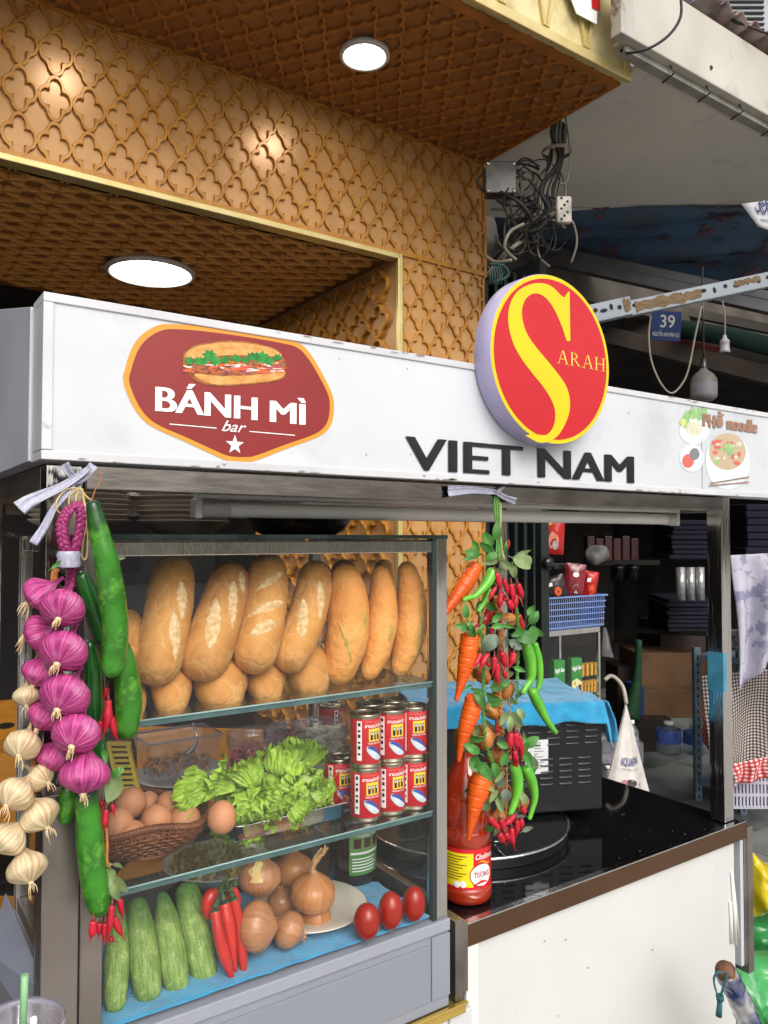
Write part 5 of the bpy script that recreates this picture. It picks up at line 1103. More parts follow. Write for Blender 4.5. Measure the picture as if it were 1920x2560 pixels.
dup(c0, (PY(848, 1950, YCN+.062).x, YCN+.062, ZSH2), 'single red fish tin standing left of the stack behind the tray corner')
dup(c0, (PY(882, 1950, YCN+.075).x+.004, YCN+.085, ZSH2), 'single red fish tin wedged between the tray corner tin and the stack', rotz=-.5)
cbk = dup(c0, (PY(826, 1810, 1.29).x, 1.29, ZSH2+.028), 'opened red tin with a pale label patch at the very back of the middle shelf', rotz=1.1)
# ================================================================ EGGS AND BASKET
BC = V((.343, 1.078, ZSH2)); BR = .092
bk = thing('egg_basket', 'brown wicker basket with a wavy rope rim holding eggs on the middle shelf', 'basket', BC)
def brim(t): return BC+V((BR*1.02*math.cos(t), BR*.92*math.sin(t), .047+.006*math.cos(4*t+.5)))
def bbase(t): return BC+V((.062*math.cos(t), .056*math.sin(t), .006))
for k in range(60):
    t = 2*math.pi*k/60; a = bbase(t); b = brim(t); m_ = a.lerp(b, .55)+V((math.cos(t), math.sin(t), 0))*.008
    g = MB(); g.tube([a, m_, b], .0021, 6, sub=4); g.build('basket_rib', M_wick, bk)
for k, u in enumerate((.1, .22, .34, .46, .58, .70, .82, .92)):
    P_ = []
    for i in range(121):
        t = 2*math.pi*i/120; a = bbase(t); b = brim(t); p = a.lerp(b, u)+V((math.cos(t), math.sin(t), 0))*(.008*math.sin(u*math.pi)+.0018*math.cos(30*t+math.pi*(k % 2)))
        P_.append(p)
    g = MB(); g.tube(P_, .0016, 5); g.build('weave_strand', M_wick, bk)
for s_ in range(3):
    P_ = []
    for i in range(300):
        t = 2*math.pi*i/299; ph = 46*t+s_*2.094; n_ = V((math.cos(t), math.sin(t), 0)); P_.append(brim(t)+n_*(.0026*math.cos(ph))+V((0, 0, .0026*math.sin(ph))))
    g = MB(); g.tube(P_, .0026, 6); g.build('rope_rim', M_wick, bk)
g = MB(); g.lathe(BC, [(0.0001, .004), (.060, .004), (.060, .008), (0.0001, .008)], 24); g.build('basket_base', M_wick, bk)
def egg(label, x, y, rx, ry, Y, ang=0, group='brown eggs in the basket'):
    c = PY(x, y, Y); a = wr(rx, c); b = wr(ry, c); d = (CU*math.cos(ang)+CR*math.sin(ang)-CW*.15*math.cos(x)).normalized()
    mb = MB(); prof = [.45, .93, 1.03, .97, .62]
    Blob([c-d*b, c, c+d*b], [a*q for q in (1.0, 1.0, 1.0)], nr=26, seg=28, cap0=b/a, cap1=b/a, fn=lambda u, th: -.09*(u-.5)).add(mb)
    o = mb.build('egg', M_egg, None); return tag(o, label, 'egg', group)
egg('upper left egg in the basket, next to the hanging leaf', 327, 2008, 38, 40, 1.085, .5)
egg('large egg at the left front of the basket, half hidden by the cucumber string', 297, 2062, 36, 42, 1.045, .2)
egg('egg lying low at the front rim of the basket', 334, 2094, 43, 34, 1.03, 1.2)
egg('darker egg standing in the middle of the basket', 391, 2050, 38, 38, 1.05, 0)
egg('egg at the back centre of the basket', 422, 2012, 33, 33, 1.085, -.8)
egg('egg peeping out at the back right of the basket under the lettuce', 470, 2004, 28, 28, 1.11, 1)
egg('pale egg at the right side of the basket touching the rope rim', 464, 2053, 42, 38, 1.05, 1.1)
egg('egg mostly hidden behind the two upper left eggs', 372, 2012, 28, 34, 1.12, 0)
egg('egg mostly buried under the darker middle egg at the front rim', 390, 2092, 26, 24, 1.045, 1)
egg('single egg outside the basket, standing between basket and steel tray', 555, 2043, 36, 41, 1.0, 0, 'loose egg')
# ================================================================ PLATES AND TUBS at the back of the middle shelf
def plate_prof(r, h, dz): return [(0.0001, dz), (r*.55, dz), (r*.6, dz+.002), (r*.97, dz+h), (r, dz+h+.0005), (r*.99, dz+h+.002), (r*.6, dz+.0045), (0.0001, dz+.004)]
pc = PZ(428, 1918, 1.155); pc = V((pc.x, min(pc.y, 1.265), ZSH2))
PGm = 'grey plates stacked under the clear tub'
g = MB(); g.lathe(pc, plate_prof(.080, .014, .0005), 48); pt0 = g.build('plate', M_gplate, None, origin=pc); tag(pt0, 'lowest grey plate in the stack behind the egg basket', 'plate', PGm)
for k, lb in enumerate(('second grey plate from the bottom of the stack behind the egg basket', 'third grey plate in the stack behind the egg basket', 'top grey plate of the stack, the clear tub standing on it')):
    o = pt0.copy(); COL.objects.link(o); o.location = pc+V((.0008*k, -.001*k, .0062*(k+1))); o['label'] = lb
def tub_round(label, cx_, cy_, Y, r, h, z0, fill, name='plastic_tub', lid=True, cat='plastic tub', group=None, fillz=.5):
    p = PY(cx_, cy_, Y); c = V((p.x, Y, z0)); t = thing(name, label, cat, c, group)
    g = MB(); g.lathe(c, [(0.0001, 0), (r*.82, 0), (r*.86, .003), (r*.95, h*.8), (r*.96, h*.82), (r*1.02, h*.82), (r*1.03, h*.85), (r*1.0, h), (r*1.03, h+.001), (r*1.035, h+.003), (r*.99, h+.002), (r*.965, h*.84), (r*.93, h*.8)], 40); g.build('wall', M_plastic, t)
    rn = random.Random(int(cx_)); kind_, M = fill
    mb = MB()
    if kind_ == 'chunks':
        for k in range(260):
            a = rn.uniform(0, 6.28); q = r*.88*math.sqrt(rn.random()); z = h*fillz*rn.uniform(.15, 1)+.012*(1-q/r)*rn.random(); s_ = rn.uniform(.002, .0045)
            ax = V((rn.uniform(-1, 1), rn.uniform(-1, 1), rn.uniform(-1, 1))).normalized(); ay = ax.orthogonal().normalized(); az = ax.cross(ay)
            mb.obox(c+V((q*math.cos(a), q*math.sin(a), z)), ax*s_*rn.uniform(.8, 1.6), ay*s_, az*s_*.6, k % len(M))
    if kind_ == 'slivers':
        for k in range(170):
            a = rn.uniform(0, 6.28); q = r*.8*math.sqrt(rn.random()); z = h*fillz*rn.uniform(.3, 1)+.022*(1-q/r)
            p0 = c+V((q*math.cos(a), q*math.sin(a), z)); d = V((rn.uniform(-1, 1), rn.uniform(-1, 1), rn.uniform(-.4, .6))).normalized()*rn.uniform(.008, .018); e = d.orthogonal().normalized()*rn.uniform(.002, .006)
            mb.grid(lambda u, v: p0+d*(u-.5)*2+e*(v-.5)*2*math.sin(math.pi*(u*.9+.05))+V((0, 0, .005*math.sin(u*math.pi))), 5, 2, k % len(M))
    if kind_ == 'disc': pass
    if mb.v: o = mb.build('filling', M, t, kind='stuff')
    g = MB(); g.lathe(c, [(0.0001, .004), (r*.80, .004), (r*.9, h*fillz*.7), (0.0001, h*fillz*.72)], 24); g.build('filling_base', M[0], t)
    return t
M_cchop = [mat('chopped_chili', '#c01c2c', '#8a1420', 90, rough=.2, coat=.5), mat('chopped_chili2', '#e04a50', None, rough=.2, coat=.5)]
tub_round('round clear tub of chopped red chillies behind the lettuce', 641, 1830, 1.2, .048, .088, ZSH2+.008, ('chunks', M_cchop), fillz=.72)
tub_round('smaller tub of chopped chilli, only a sliver seen right of the first chilli tub', 728, 1830, 1.30, .042, .07, ZSH2+.002, ('chunks', M_cchop), fillz=.75)
tub_round('round clear tub of sliced white onion left of the tins', 800, 1826, 1.2, .050, .094, ZSH2+.002, ('slivers', [mat('white_onion_slice', '#d9d6b8', '#b9b893', 60, rough=.3, coat=.3), mat('white_onion_slice2', '#e6e5cf', None, rough=.3)]), fillz=.8)
# rectangular tub with dried shallots on the plates
tz = ZSH2+.0375; tc_ = V((PY(443, 1880, 1.26).x, 1.26, tz)); rt = thing('rectangular_tub', 'rectangular clear tub of browned fried shallots standing on the grey plates', 'plastic tub', tc_)
g = MB(); w0, d0, w1, d1, h = .046, .030, .062, .042, .062
c8 = [tc_+V(q) for q in ((-w0, -d0, 0), (w0, -d0, 0), (w0, d0, 0), (-w0, d0, 0), (-w1, -d1, h), (w1, -d1, h), (w1, d1, h), (-w1, d1, h))]; n = 0; g.v += c8
for q in ((3, 2, 1, 0), (0, 1, 5, 4), (1, 2, 6, 5), (2, 3, 7, 6), (3, 0, 4, 7)): g.face(q)
g.build('wall', M_plastic, rt); g = MB()
ri = [tc_+V((x, y, h)) for x, y in ((-w1, -d1), (w1, -d1), (w1, d1), (-w1, d1), (-w1, -d1))]; g.tube(ri, .0022, 6); g.build('rim', mat('tub_rim', '#b9b6c2', None, rough=.2, alpha=.6), rt)
g = MB(); rn = random.Random(8)
for k in range(240):
    p0 = tc_+V((rn.uniform(-w0, w0)*.95, rn.uniform(-d0, d0)*.95, rn.uniform(.003, .024))); d = V((rn.uniform(-1, 1), rn.uniform(-1, 1), rn.uniform(-.5, .5))).normalized()*rn.uniform(.004, .010); e = d.orthogonal().normalized()*rn.uniform(.001, .003)
    g.grid(lambda u, v: p0+d*(u-.5)*2+e*(v-.5)*2+V((0, 0, .004*math.sin(u*3.1))), 4, 1, k % 3)
g.build('filling', [mat('fried_shallot', '#b87430', '#8a5220', 90, rough=.4), mat('fried_shallot2', '#d09040', None, rough=.4), mat('fried_shallot3', '#7a4420', None, rough=.5)], rt, kind='stuff')
g = MB(); sp_ = [tc_+V((.02, .01, .02)), tc_+V((.034, .0, .045)), tc_+V((.03, .01, .075))]; g.tube(sp_, [.006, .002, .002], 8, sub=4); g.build('spoon', M_chrome, rt)
# yellow slotted rack at the left back
yr = PY(298, 1915, 1.16); g = MB()
for k in range(7):
    g.obox(yr+V((0, .0, .024-.008*k))+CR*(.002*k), CR*.014, CU*.0018, CW*.002)
for s_ in (-1, 1): g.obox(yr+CR*(.014*s_+.006), CR*.0025, CU*.032-CR*.007, CW*.003)
g.obox(yr+CU*.033, CR*.017, CU*.003, CW*.003); g.obox(yr-CU*.033+CR*.013, CR*.017, CU*.003, CW*.003); tag(g.build('yellow_rack', mat('yellow_plastic', '#c9b03a', None, rough=.3)), 'yellow slotted plastic rack behind the shallots at the left of the middle shelf', 'rack')
# ================================================================ LETTUCE TRAY
TX0, TX1, TY0, TY1 = .442, .640, 1.000, 1.15; tz0 = ZSH2+.0005; th_ = .026
tr = thing('steel_tray', 'rectangular steel tray heaped with lettuce on the middle shelf', 'tray', ((TX0+TX1)/2, (TY0+TY1)/2, tz0))
def rrect(x0, x1, y0, y1, r, z, n=5):
    o = []
    for cx_, cy_, a0 in ((x1-r, y0+r, -90), (x1-r, y1-r, 0), (x0+r, y1-r, 90), (x0+r, y0+r, 180)):
        for i in range(n+1): a = R(a0+90*i/n); o.append(V((cx_+r*math.cos(a), cy_+r*math.sin(a), z)))
    return o
g = MB(); loops = [rrect(TX0+.014, TX1-.014, TY0+.014, TY1-.014, .014, tz0), rrect(TX0+.008, TX1-.008, TY0+.008, TY1-.008, .017, tz0+.005), rrect(TX0+.002, TX1-.002, TY0+.002, TY1-.002, .02, tz0+th_), rrect(TX0-.003, TX1+.003, TY0-.003, TY1+.003, .022, tz0+th_+.001), rrect(TX0-.003, TX1+.003, TY0-.003, TY1+.003, .022, tz0+th_+.003), rrect(TX0+.003, TX1-.003, TY0+.003, TY1-.003, .019, tz0+th_+.002), rrect(TX0+.010, TX1-.010, TY0+.010, TY1-.010, .015, tz0+.006)]
n = len(loops[0])
for L_ in loops: g.v += L_
for i in range(len(loops)-1):
    for k in range(n): k2 = (k+1) % n; g.face((i*n+k, i*n+k2, (i+1)*n+k2, (i+1)*n+k), 0, True)
g.face(tuple(range(n))[::-1]); g.face(tuple((len(loops)-1)*n+k for k in range(n)))
g.build('tray_body', M_chrome, tr)
lt = thing('lettuce', 'heap of bright green frilly lettuce with cut stalks lying in the steel tray', 'lettuce', (.54, 1.08, ZSH2+.02))
rn = random.Random(21)
def let_leaf(c, d, up, L, W, fr_, seed):
    d = d.normalized(); s = d.cross(up).normalized(); n_ = s.cross(d)
    def f(u, v):
        q = (u-.5)*2; fan = math.sin(min(1, v*1.15)*math.pi/2)**.7; w = W*fan*(.35+.65*v)
        r_ = v**2.2; e = abs(q)**1.5
        edge = max(r_, e*v)
        wob = fr_*(edge*(math.sin(q*15+seed)+.8*math.sin(q*31+v*14+seed*2)+.4*math.sin(q*57+v*30+seed))+.5*v*noise.noise(V((q*3, v*5, seed*3)))*2)
        side = fr_*.7*edge*math.sin(q*23+v*19+seed*3)
        curl = -.32*L*v*v*(.6+.4*math.sin(seed)) - .22*W*q*q*v
        ln = L*v*(1-.22*q*q)+fr_*.9*edge*math.sin(q*27+seed)
        return c+d*ln+s*(q*w+side)+n_*(wob+curl+.012*math.sin(v*6+seed)*v)
    mb = MB(); mb.grid(f, 60, 30); o = mb.build('lettuce_leaf', M_lettuce, lt); return o
def PL(x, y, Y): return PY(x, y, Y)
for k in range(110):
    # leaves fan out from the stalk bundle on the right towards the left and front
    t = k/43; a = rn.uniform(-1, 1)
    bx = rn.uniform(.485, .61); by = rn.uniform(1.03, 1.13); bz = ZSH2+.012+rn.uniform(.0, .022)*(1-abs(bx-.55)/.14)
    ang = rn.uniform(math.pi*.8, math.pi*1.65)
    d = V((math.cos(ang), .5*math.sin(ang), rn.uniform(-.1, 1.0)))
    let_leaf(V((bx, by, bz)), d, V((-.45, -.75, .35+rn.uniform(-.4, .6))), rn.uniform(.030, .048), rn.uniform(.026, .040), rn.uniform(.003, .0046), rn.uniform(0, 6))
for q in ((735, 1925, 1.10, (.0, .1, 1), .048, .032), (765, 1925, 1.10, (.5, .1, .9), .045, .028), (690, 1960, 1.06, (.05, -.4, .8), .05, .036), (640, 1970, 1.05, (-.5, -.5, .8), .05, .036), (590, 1975, 1.06, (-.8, -.2, .6), .05, .036), (550, 1975, 1.06, (-1, 0, .3), .055, .03), (515, 1985, 1.05, (-1, -.1, .05), .045, .03), (700, 2000, 1.02, (-.1, -.8, .1), .036, .03), (640, 2005, 1.02, (-.2, -.8, .1), .036, .032), (720, 2005, 1.01, (.1, -.8, -.1), .036, .028), (620, 2020, 1.005, (-.3, -.6, .0), .034, .03), (610, 1955, 1.06, (-.3, -.1, 1), .03, .03)):
    let_leaf(PL(*q[:3]), V(q[3]), V((-.4, -.8, .5)), q[4], q[5], .004, rn.uniform(0, 6))
for (x0, y0, x1, y1, r, Y0_, Y1_) in ((770, 1955, 848, 2000, 13, 1.10, 1.07), (760, 1975, 835, 2010, 11, 1.07, 1.05), (745, 1945, 778, 1955, 12, 1.05, 1.03), (770, 1975, 800, 2010, 10, 1.04, 1.01), (745, 1985, 772, 2015, 9, 1.03, 1.0), (805, 1950, 835, 1975, 10, 1.12, 1.09)):
    a = PY(x0, y0, Y0_); b = PY(x1, y1, Y1_); mb = MB(); Blob([a, a.lerp(b, .5)+V((0, 0, .002)), b], [wr(r, a)*.8, wr(r, a), wr(r, a)], nr=14, seg=18, cap0=.8, cap1=.12, fn=lambda u, th: .06*math.cos(5*th), flat=.7).add(mb); mb.build('stalk', M_stalk, lt)
# ================================================================ BOTTOM DECK
def tw(u, v):
    x = .262+.492*u; y0 = .9655; y1 = 1.16+.05*math.sin(u*5)+.02*math.sin(u*17)+(.09*max(0, 1-abs(u-.75)/.3)); y = y0+(y1-y0)*v
    return V((x, y, ZDK+.0015+.0016*noise.noise(V((x*40, y*40, 0)))+.002*noise.noise(V((x*14, y*14, 2)))+.0018))
g = MB(); g.grid(tw, 120, 60); o = g.build('blue_towel', M_towel, solid=.002); tag(o, 'blue terry towel spread over the cabinet floor under the vegetables', 'towel')
def veg(label, name, cat, pl_, M, group, caps=(.8, .8), amp=.05, seg=28, nr=36, fn=None, ends=None):
    pts = []; rad = []
    for x, y, r, Y in pl_: p = PY(x, y, Y); pts.append(p); rad.append(wr(r, p))
    mb = MB(); Blob(pts, rad, nr=nr, seg=seg, cap0=caps[0], cap1=caps[1], amp=amp, nsc=25, seed=pl_[0][0], fn=fn).add(mb)
    if ends:
        n0 = len(mb.v); us = [mb.uv[i][1] for i in range(n0)]
        for i, f in enumerate(mb.f):
            if us[f[0]] < ends: mb.m[i] = 1
    o = mb.build(name, M if isinstance(M, list) else [M, M_paleg], None); return tag(o, label, cat, group)
CGp = 'pale green cucumbers leaning on the cabinet front'
cf = lambda u, th: .018*math.cos(3*th)+.008*math.sin(8*th)
veg('pale cucumber at the far left, half covered by the corner post and hanging chillies', 'cucumber', 'cucumber', [(292, 2262, 18, 1.07), (293, 2330, 27, 1.05), (290, 2420, 31, 1.02), (287, 2532, 24, .992)], M_pale, CGp, fn=cf)
veg('pale cucumber second from the left, just right of the hanging red chillies', 'cucumber', 'cucumber', [(342, 2246, 22, 1.075), (350, 2310, 33, 1.05), (360, 2410, 38, 1.02), (374, 2508, 30, .996)], M_pale, CGp, fn=cf)
veg('pale cucumber third from the left with a pointed dark tip', 'cucumber', 'cucumber', [(402, 2232, 14, 1.085), (413, 2280, 30, 1.06), (427, 2380, 36, 1.025), (446, 2488, 28, 1.0)], M_pale, CGp, fn=cf, caps=(1.2, .8))
veg('pale cucumber fourth from the left, next to the long red chillies', 'cucumber', 'cucumber', [(463, 2208, 28, 1.09), (478, 2280, 36, 1.06), (496, 2370, 37, 1.03), (518, 2468, 30, 1.005)], M_pale, CGp, fn=cf)
# long red chillies bundle
LC = 'long red chillies tied in a bunch on the cabinet floor'
for lb, pl_ in (('long red chilli, front left one of the tied bunch', [(536, 2272, 13, 1.0), (548, 2340, 14, .99), (568, 2410, 13, .985), (588, 2466, 4, .98)]),
                ('long red chilli in the middle of the tied bunch', [(560, 2252, 15, 1.01), (572, 2320, 16, 1.0), (582, 2390, 12, .995), (592, 2440, 4, .99)]),
                ('long red chilli on the right of the tied bunch, beside the onion', [(583, 2242, 13, 1.01), (597, 2310, 15, 1.005), (606, 2390, 13, .995), (612, 2462, 3, .985)]),
                ('long red chilli at the back of the bunch, only its tip showing', [(575, 2230, 12, 1.03), (588, 2330, 12, 1.02), (596, 2448, 4, 1.0)]),
                ('short fat red chilli curling left at the top of the bunch', [(548, 2228, 10, 1.02), (528, 2238, 17, 1.02), (518, 2268, 16, 1.02), (524, 2300, 8, 1.02)]),
                ('red chilli at the top right of the bunch, stem up', [(566, 2214, 12, 1.03), (583, 2232, 15, 1.03), (592, 2270, 13, 1.03)])):
    veg(lb, 'long_red_chilli', 'chilli', pl_, [M_chilib, M_calg], LC, caps=(.6, 1.3), amp=.16, seg=16, ends=.02)
g = MB()
for k, (a, b, c) in enumerate((((536, 2270), (545, 2250), (562, 2240)), ((560, 2250), (556, 2230), (568, 2222)), ((583, 2242), (574, 2226), (565, 2212)), ((548, 2228), (556, 2215), (560, 2200)), ((566, 2214), (568, 2200), (562, 2188)), ((575, 2230), (580, 2212), (584, 2205)), ((590, 2215), (585, 2203), (575, 2208)))):
    g.tube([PY(a[0], a[1], .995), PY(b[0], b[1], 1.0), PY(c[0], c[1], 1.005)], [.004, .0022, .0018], 6, sub=4)
tag(g.build('chilli_stems', M_calg), 'knot of dark green stems tying the bunch of long red chillies', 'stems'); g = MB()
# onion plate
opc = PZ(728, 2330, .966); opc = V((.604, 1.075, ZDK+.004))
g = MB(); g.lathe(opc, [(0.0001, 0), (.05, 0), (.055, .002), (.088, .014), (.090, .0155), (.088, .0165), (.055, .006), (0.0001, .0045)], 56); o = g.build('onion_plate', M_plate); tag(o, 'cream plate under the pile of big brown onions', 'plate')
OG = 'big brown onions piled on the cream plate'
def onion(label, x, y, r, Y, axis, M=M_onion, sh=None, stem=False, peel=False):
    o = bulb('onion', None, M, x, y, r, Y, axis, lobes=5, lob=.008, roots=False, necklen=1.12, shape=sh or [.16, .5, .82, .97, 1.0, .98, .86, .6, .3], rootn=3)
    tag(o, label, 'onion', OG)
    c = PY(x, y, Y); r_ = wr(r, c); d = (CR*axis[0]+CU*axis[1]-CW*axis[2]).normalized()
    if stem:
        mb = MB()
        for k in range(5):
            rn = random.Random(k); o1 = V((rn.uniform(-1, 1), rn.uniform(-1, 1), 0))*.003
            p0 = c-d*(r_*.98)+o1*.4; q1 = PY(782, 2170, Y)+o1; q2 = PY(800-6*k % 9, 2142, Y)+o1; q3 = PY(811+3*k % 11, 2116+4*k, Y)+o1*2
            mb.tube([p0, q1, q2, q3], [.006, .0032, .0026, .0015], 7, sub=5)
        mb.build('dry_stem', mat('dry_stem', '#c79a6a', '#9c7048', 80, rough=.7, bump=.6), o)
    else:
        mb = MB(); a = d.orthogonal().normalized(); b = d.cross(a)
        for k in range(5):
            t = k*1.3; mb.tube([c-d*(r_*1.0), c-d*(r_*1.15)+a*.004*math.cos(t)+b*.004*math.sin(t), c-d*(r_*1.25)+a*.007*math.cos(t)+b*.007*math.sin(t)], [.004, .0016, .0006], 6, sub=3)
        mb.build('dry_neck', MATS.get('dry_stem') or mat('dry_stem', '#c79a6a', '#9c7048', 80, rough=.7, bump=.6), o)
    return o
onion('big onion with a strip of yellow peel, top left of the pile', 650, 2202, 53, 1.04, (.1, -.75, .25), M_onionp, peel=True)
onion('onion at the back of the pile, mostly behind the others', 735, 2185, 50, 1.11, (.1, -.8, .2))
onion('golden onion with a long dry stem, top right of the pile', 781, 2240, 56, 1.04, (-.1, -.85, -.1), stem=True)
onion('pinkish onion lying on its side at the front left of the pile', 652, 2316, 55, 1.0, (1.0, .05, .1), M_onionp, sh=[.16, .6, .92, 1.05, 1.1, 1.05, .9, .6, .3])
onion('onion at the plate front, dry neck pointing right', 716, 2322, 44, 1.005, (-.8, .45, .1), M_onionp)
onion('onion low on the right of the plate under the golden one', 790, 2300, 40, 1.05, (.2, -.8, .2))
onion('small shaded onion in the middle of the pile', 704, 2262, 36, 1.09, (.1, -.8, .2), M_onionp)
g = MB(); cpe = PY(650, 2202, 1.04); rpe = wr(53.6, cpe)
def peel(u, v):
    a = -.1+(u-.5)*1.0*(1-.5*v+.15*math.sin(v*14))+.12*math.sin(v*9); b = .35+1.0*(1-v)*1.0
    return cpe+(CR*math.sin(a)-CW*math.cos(a))*(rpe*1.045*math.cos(b))+CU*(rpe*1.03*math.sin(b))
g.grid(peel, 6, 12); g.build('peel', M_peel, bpy.data.objects['onion'] if False else [o for o in bpy.data.objects if o.get('label', '').startswith('big onion with a strip')][0])
# tomatoes
TG = 'plum tomatoes in a row on the blue towel'
for lb, x, y, rx, ry, Y in (('left plum tomato of the row, nearest the onions', 917, 2303, 33, 44, 1.0), ('middle plum tomato of the row, more orange', 976, 2276, 31, 46, 1.0), ('right plum tomato of the row, by the steel corner post', 1034, 2259, 29, 43, 1.0)):
    Y = PZ(x, y+ry*.93, ZDK+.0075).y; c = PY(x, y, Y); a = wr(rx, c); b = wr(ry, c); d = (V((0, 0, 1))+CR*.03).normalized(); mb = MB()
    Blob([c-d*b, c, c+d*b], [a, a, a], nr=30, seg=32, cap0=b/a*.95, cap1=b/a*.95, fn=lambda u, th: .02*math.cos(4*th)*(1-u)+.05*(.5-u)).add(mb)
    o = mb.build('plum_tomato', M_tom); tag(o, lb, 'tomato', TG)
# jar of dark paste with green label
jc = V((PY(881, 2190, 1.15).x, 1.15, ZDK+.001)); jr = .0405
jr_ = thing('jar', 'dark glass jar with a green label standing on the cabinet floor behind the tomatoes', 'jar', jc)
g = MB(); g.lathe(jc, [(0.0001, .002), (jr*.8, 0), (jr*.97, .004), (jr, .012), (jr, .105), (jr*.9, .118), (jr*.7, .126), (jr*.68, .13)], 40); g.build('glass_body', mat('dark_jar', '#1c0f0c', '#3a1a14', 120, rough=.1, coat=.8, contrast=(.45, .8)), jr_)
g = MB(); g.lathe(jc, [(jr*.72, .128), (jr*.76, .13), (jr*.76, .148), (0.0001, .149)], 32); g.build('cap', mat('jar_cap', '#b3302a', None, rough=.3), jr_)
def jw(a0, a1, z0, z1, off=.0006):
    def f(u, v):
        a = R(a0+(a1-a0)*u); return (jc.x+(jr+off)*math.sin(a), jc.y-(jr+off)*math.cos(a), jc.z+z0+(z1-z0)*v)
    return f
g = MB(); g.grid(jw(-40, 58, .022, .10), 12, 1, 0, True); g.grid(jw(-37, 55, .062, .097, .001), 10, 1, 1, True); g.grid(jw(-37, 55, .056, .060, .001), 10, 1, 2, True)
for k in range(5): g.grid(jw(-33, 25+5*(k % 3), .028+.005*k, .0298+.005*k, .001), 6, 1, 2, True)
for k in range(3):
    g.grid(jw(-30+26*k, -12+26*k, .066, .082, .0014), 3, 1, 3, True)
text_on(g, 'Tương đen', jw(-25, 38, .0845, .0895, .0016), shear=.3, mi=2, bold=.01)
g.build('label', [mat('jar_green', '#4f8a3f', None, rough=.3), mat('jar_greend', '#6a9a55', None, rough=.3), M_whitep, mat('olive_print', '#4a2a26', None, rough=.3)], jr_)
# bowl of yellow pickles at the back
bc = V((PZ(525, 2150, .99).x, 1.27, ZDK)); bw_ = thing('pickle_bowl', 'white bowl of yellow pickled cabbage at the back of the cabinet floor', 'bowl', bc)
g = MB(); g.lathe(bc, [(0.0001, .002), (.04, .002), (.05, .008), (.088, .038), (.09, .04), (.086, .04), (.05, .012), (0.0001, .01)], 48); g.build('bowl_body', M_plate, bw_)
g = MB(); rn = random.Random(4)
for k in range(220):
    a = rn.uniform(0, 6.28); q = .07*math.sqrt(rn.random()); p0 = bc+V((q*math.cos(a), q*math.sin(a), .02+.035*(1-q/.08)*rn.uniform(.6, 1)+.01)); d = V((rn.uniform(-1, 1), rn.uniform(-1, 1), rn.uniform(-.5, .5))).normalized()*rn.uniform(.006, .016); e = d.orthogonal().normalized()*rn.uniform(.0015, .006)
    g.grid(lambda u, v: p0+d*(u-.5)*2+e*(v-.5)*2+V((0, 0, .006*math.sin(u*3.1+v))), 5, 2, k % 3)
g.build('pickles', [mat('pickle', '#c09a3a', '#9a7a2c', 60, rough=.3, coat=.3), mat('pickle2', '#d0bd74', None, rough=.3), mat('pickle3', '#8f7a30', None, rough=.3)], bw_, kind='stuff')
# ================================================================ ON TOP OF THE CABINET
def plate_stack(cx_, Y, r, n, labs, grp):
    p = PY(cx_, 1330, Y); base = V((p.x, Y, ZC1+.0022)); first = None
    for k in range(n):
        g = None
        if first is None:
            g = MB(); g.lathe(base, [(0.0001, .001), (r*.5, 0), (r*.55, .001), (r*.95, .0185), (r*.99, .0205), (r, .0215), (r*.985, .0225), (r*.54, .004), (0.0001, .003)], 48)
            first = g.build('plate', mat('stacked_plate', '#cfc3b4', '#bfb3a4', 6, rough=.3, coat=.2), None, origin=base); o = first
        else:
            o = first.copy(); COL.objects.link(o)
        o.location = base+V((.0012*math.sin(k*2.1), .001*math.cos(k*1.7), .0078*k)); tag(o, labs[k], 'plate', grp)
ordn = ['lowest', 'second', 'third', 'fourth', 'fifth', 'sixth', 'seventh', 'top']
plate_stack(458, 1.25, .0755, 8, [f'{q} plate from the bottom of the right hand stack on the cabinet lid' if q != 'top' else 'top plate of the right hand stack on the cabinet lid, under the tube light' for q in ordn], 'plates stacked under the left end of the tube light')
plate_stack(200, 1.27, .0755, 8, [f'{q} plate from the bottom of the left hand stack behind the ribbons' if q != 'top' else 'top plate of the left hand stack behind the ribbons and post' for q in ordn], 'plates stacked behind the shallot braid')
wc = V((PY(748, 1330, 1.262).x, 1.262, ZC1+.0015)); wk = thing('frying_pan', 'scorched brown round frying pan standing on the cabinet lid behind the tube light', 'pan', wc)
g = MB(); g.lathe(wc, [(0.0001, .0), (.066, .0), (.084, .008), (.094, .026), (.097, .046), (.099, .047), (.096, .048), (.09, .028), (.08, .012), (0.0001, .004)], 56); g.build('pan_body', mat('scorched_pan', '#1c120d', '#120c09', 20, rough=.28, coat=.3, dirt_glint='#7a4520', dirt_glint_scale=22, dirt_glint_lim=(.52, .75), bump=.3), wk)
g = MB(); g.tube([wc+V((.06, .075, .04)), wc+V((.11, .14, .05)), wc+V((.15, .2, .05))], .009, 8, sub=4); g.build('handle', M_black_p, wk)
# ================================================================ CHILLI SAUCE BOTTLE
sc_c = V((PY(1166, 2200, 1.055).x, 1.055, ZT+.0005)); br = .0445
bt = thing('sauce_bottle', 'big plastic bottle of red chilli sauce with a yellow and red label on the counter', 'bottle', sc_c)
M_sauce = mat('chilli_sauce', '#b03516', '#9c2b10', 14, rough=.09, coat=1.0, spec=.6, bump=.08, bscale=20, sss=.1)
g = MB(); g.lathe(sc_c, [(0.0001, .003), (br*.8, 0), (br*.96, .004), (br, .012), (br*.985, .020), (br*1.0, .026), (br*.955, .028), (br*.955, .098), (br*1.0, .101), (br*1.02, .112), (br*1.0, .122), (br*.93, .128), (br*.99, .134), (br*1.0, .15), (br*.96, .175), (br*.84, .20), (br*.62, .222), (br*.42, .238), (br*.37, .25), (br*.37, .256)], 48); g.build('bottle_body', M_sauce, bt)
g = MB()
pr = []
for k in range(49*0+1): pass
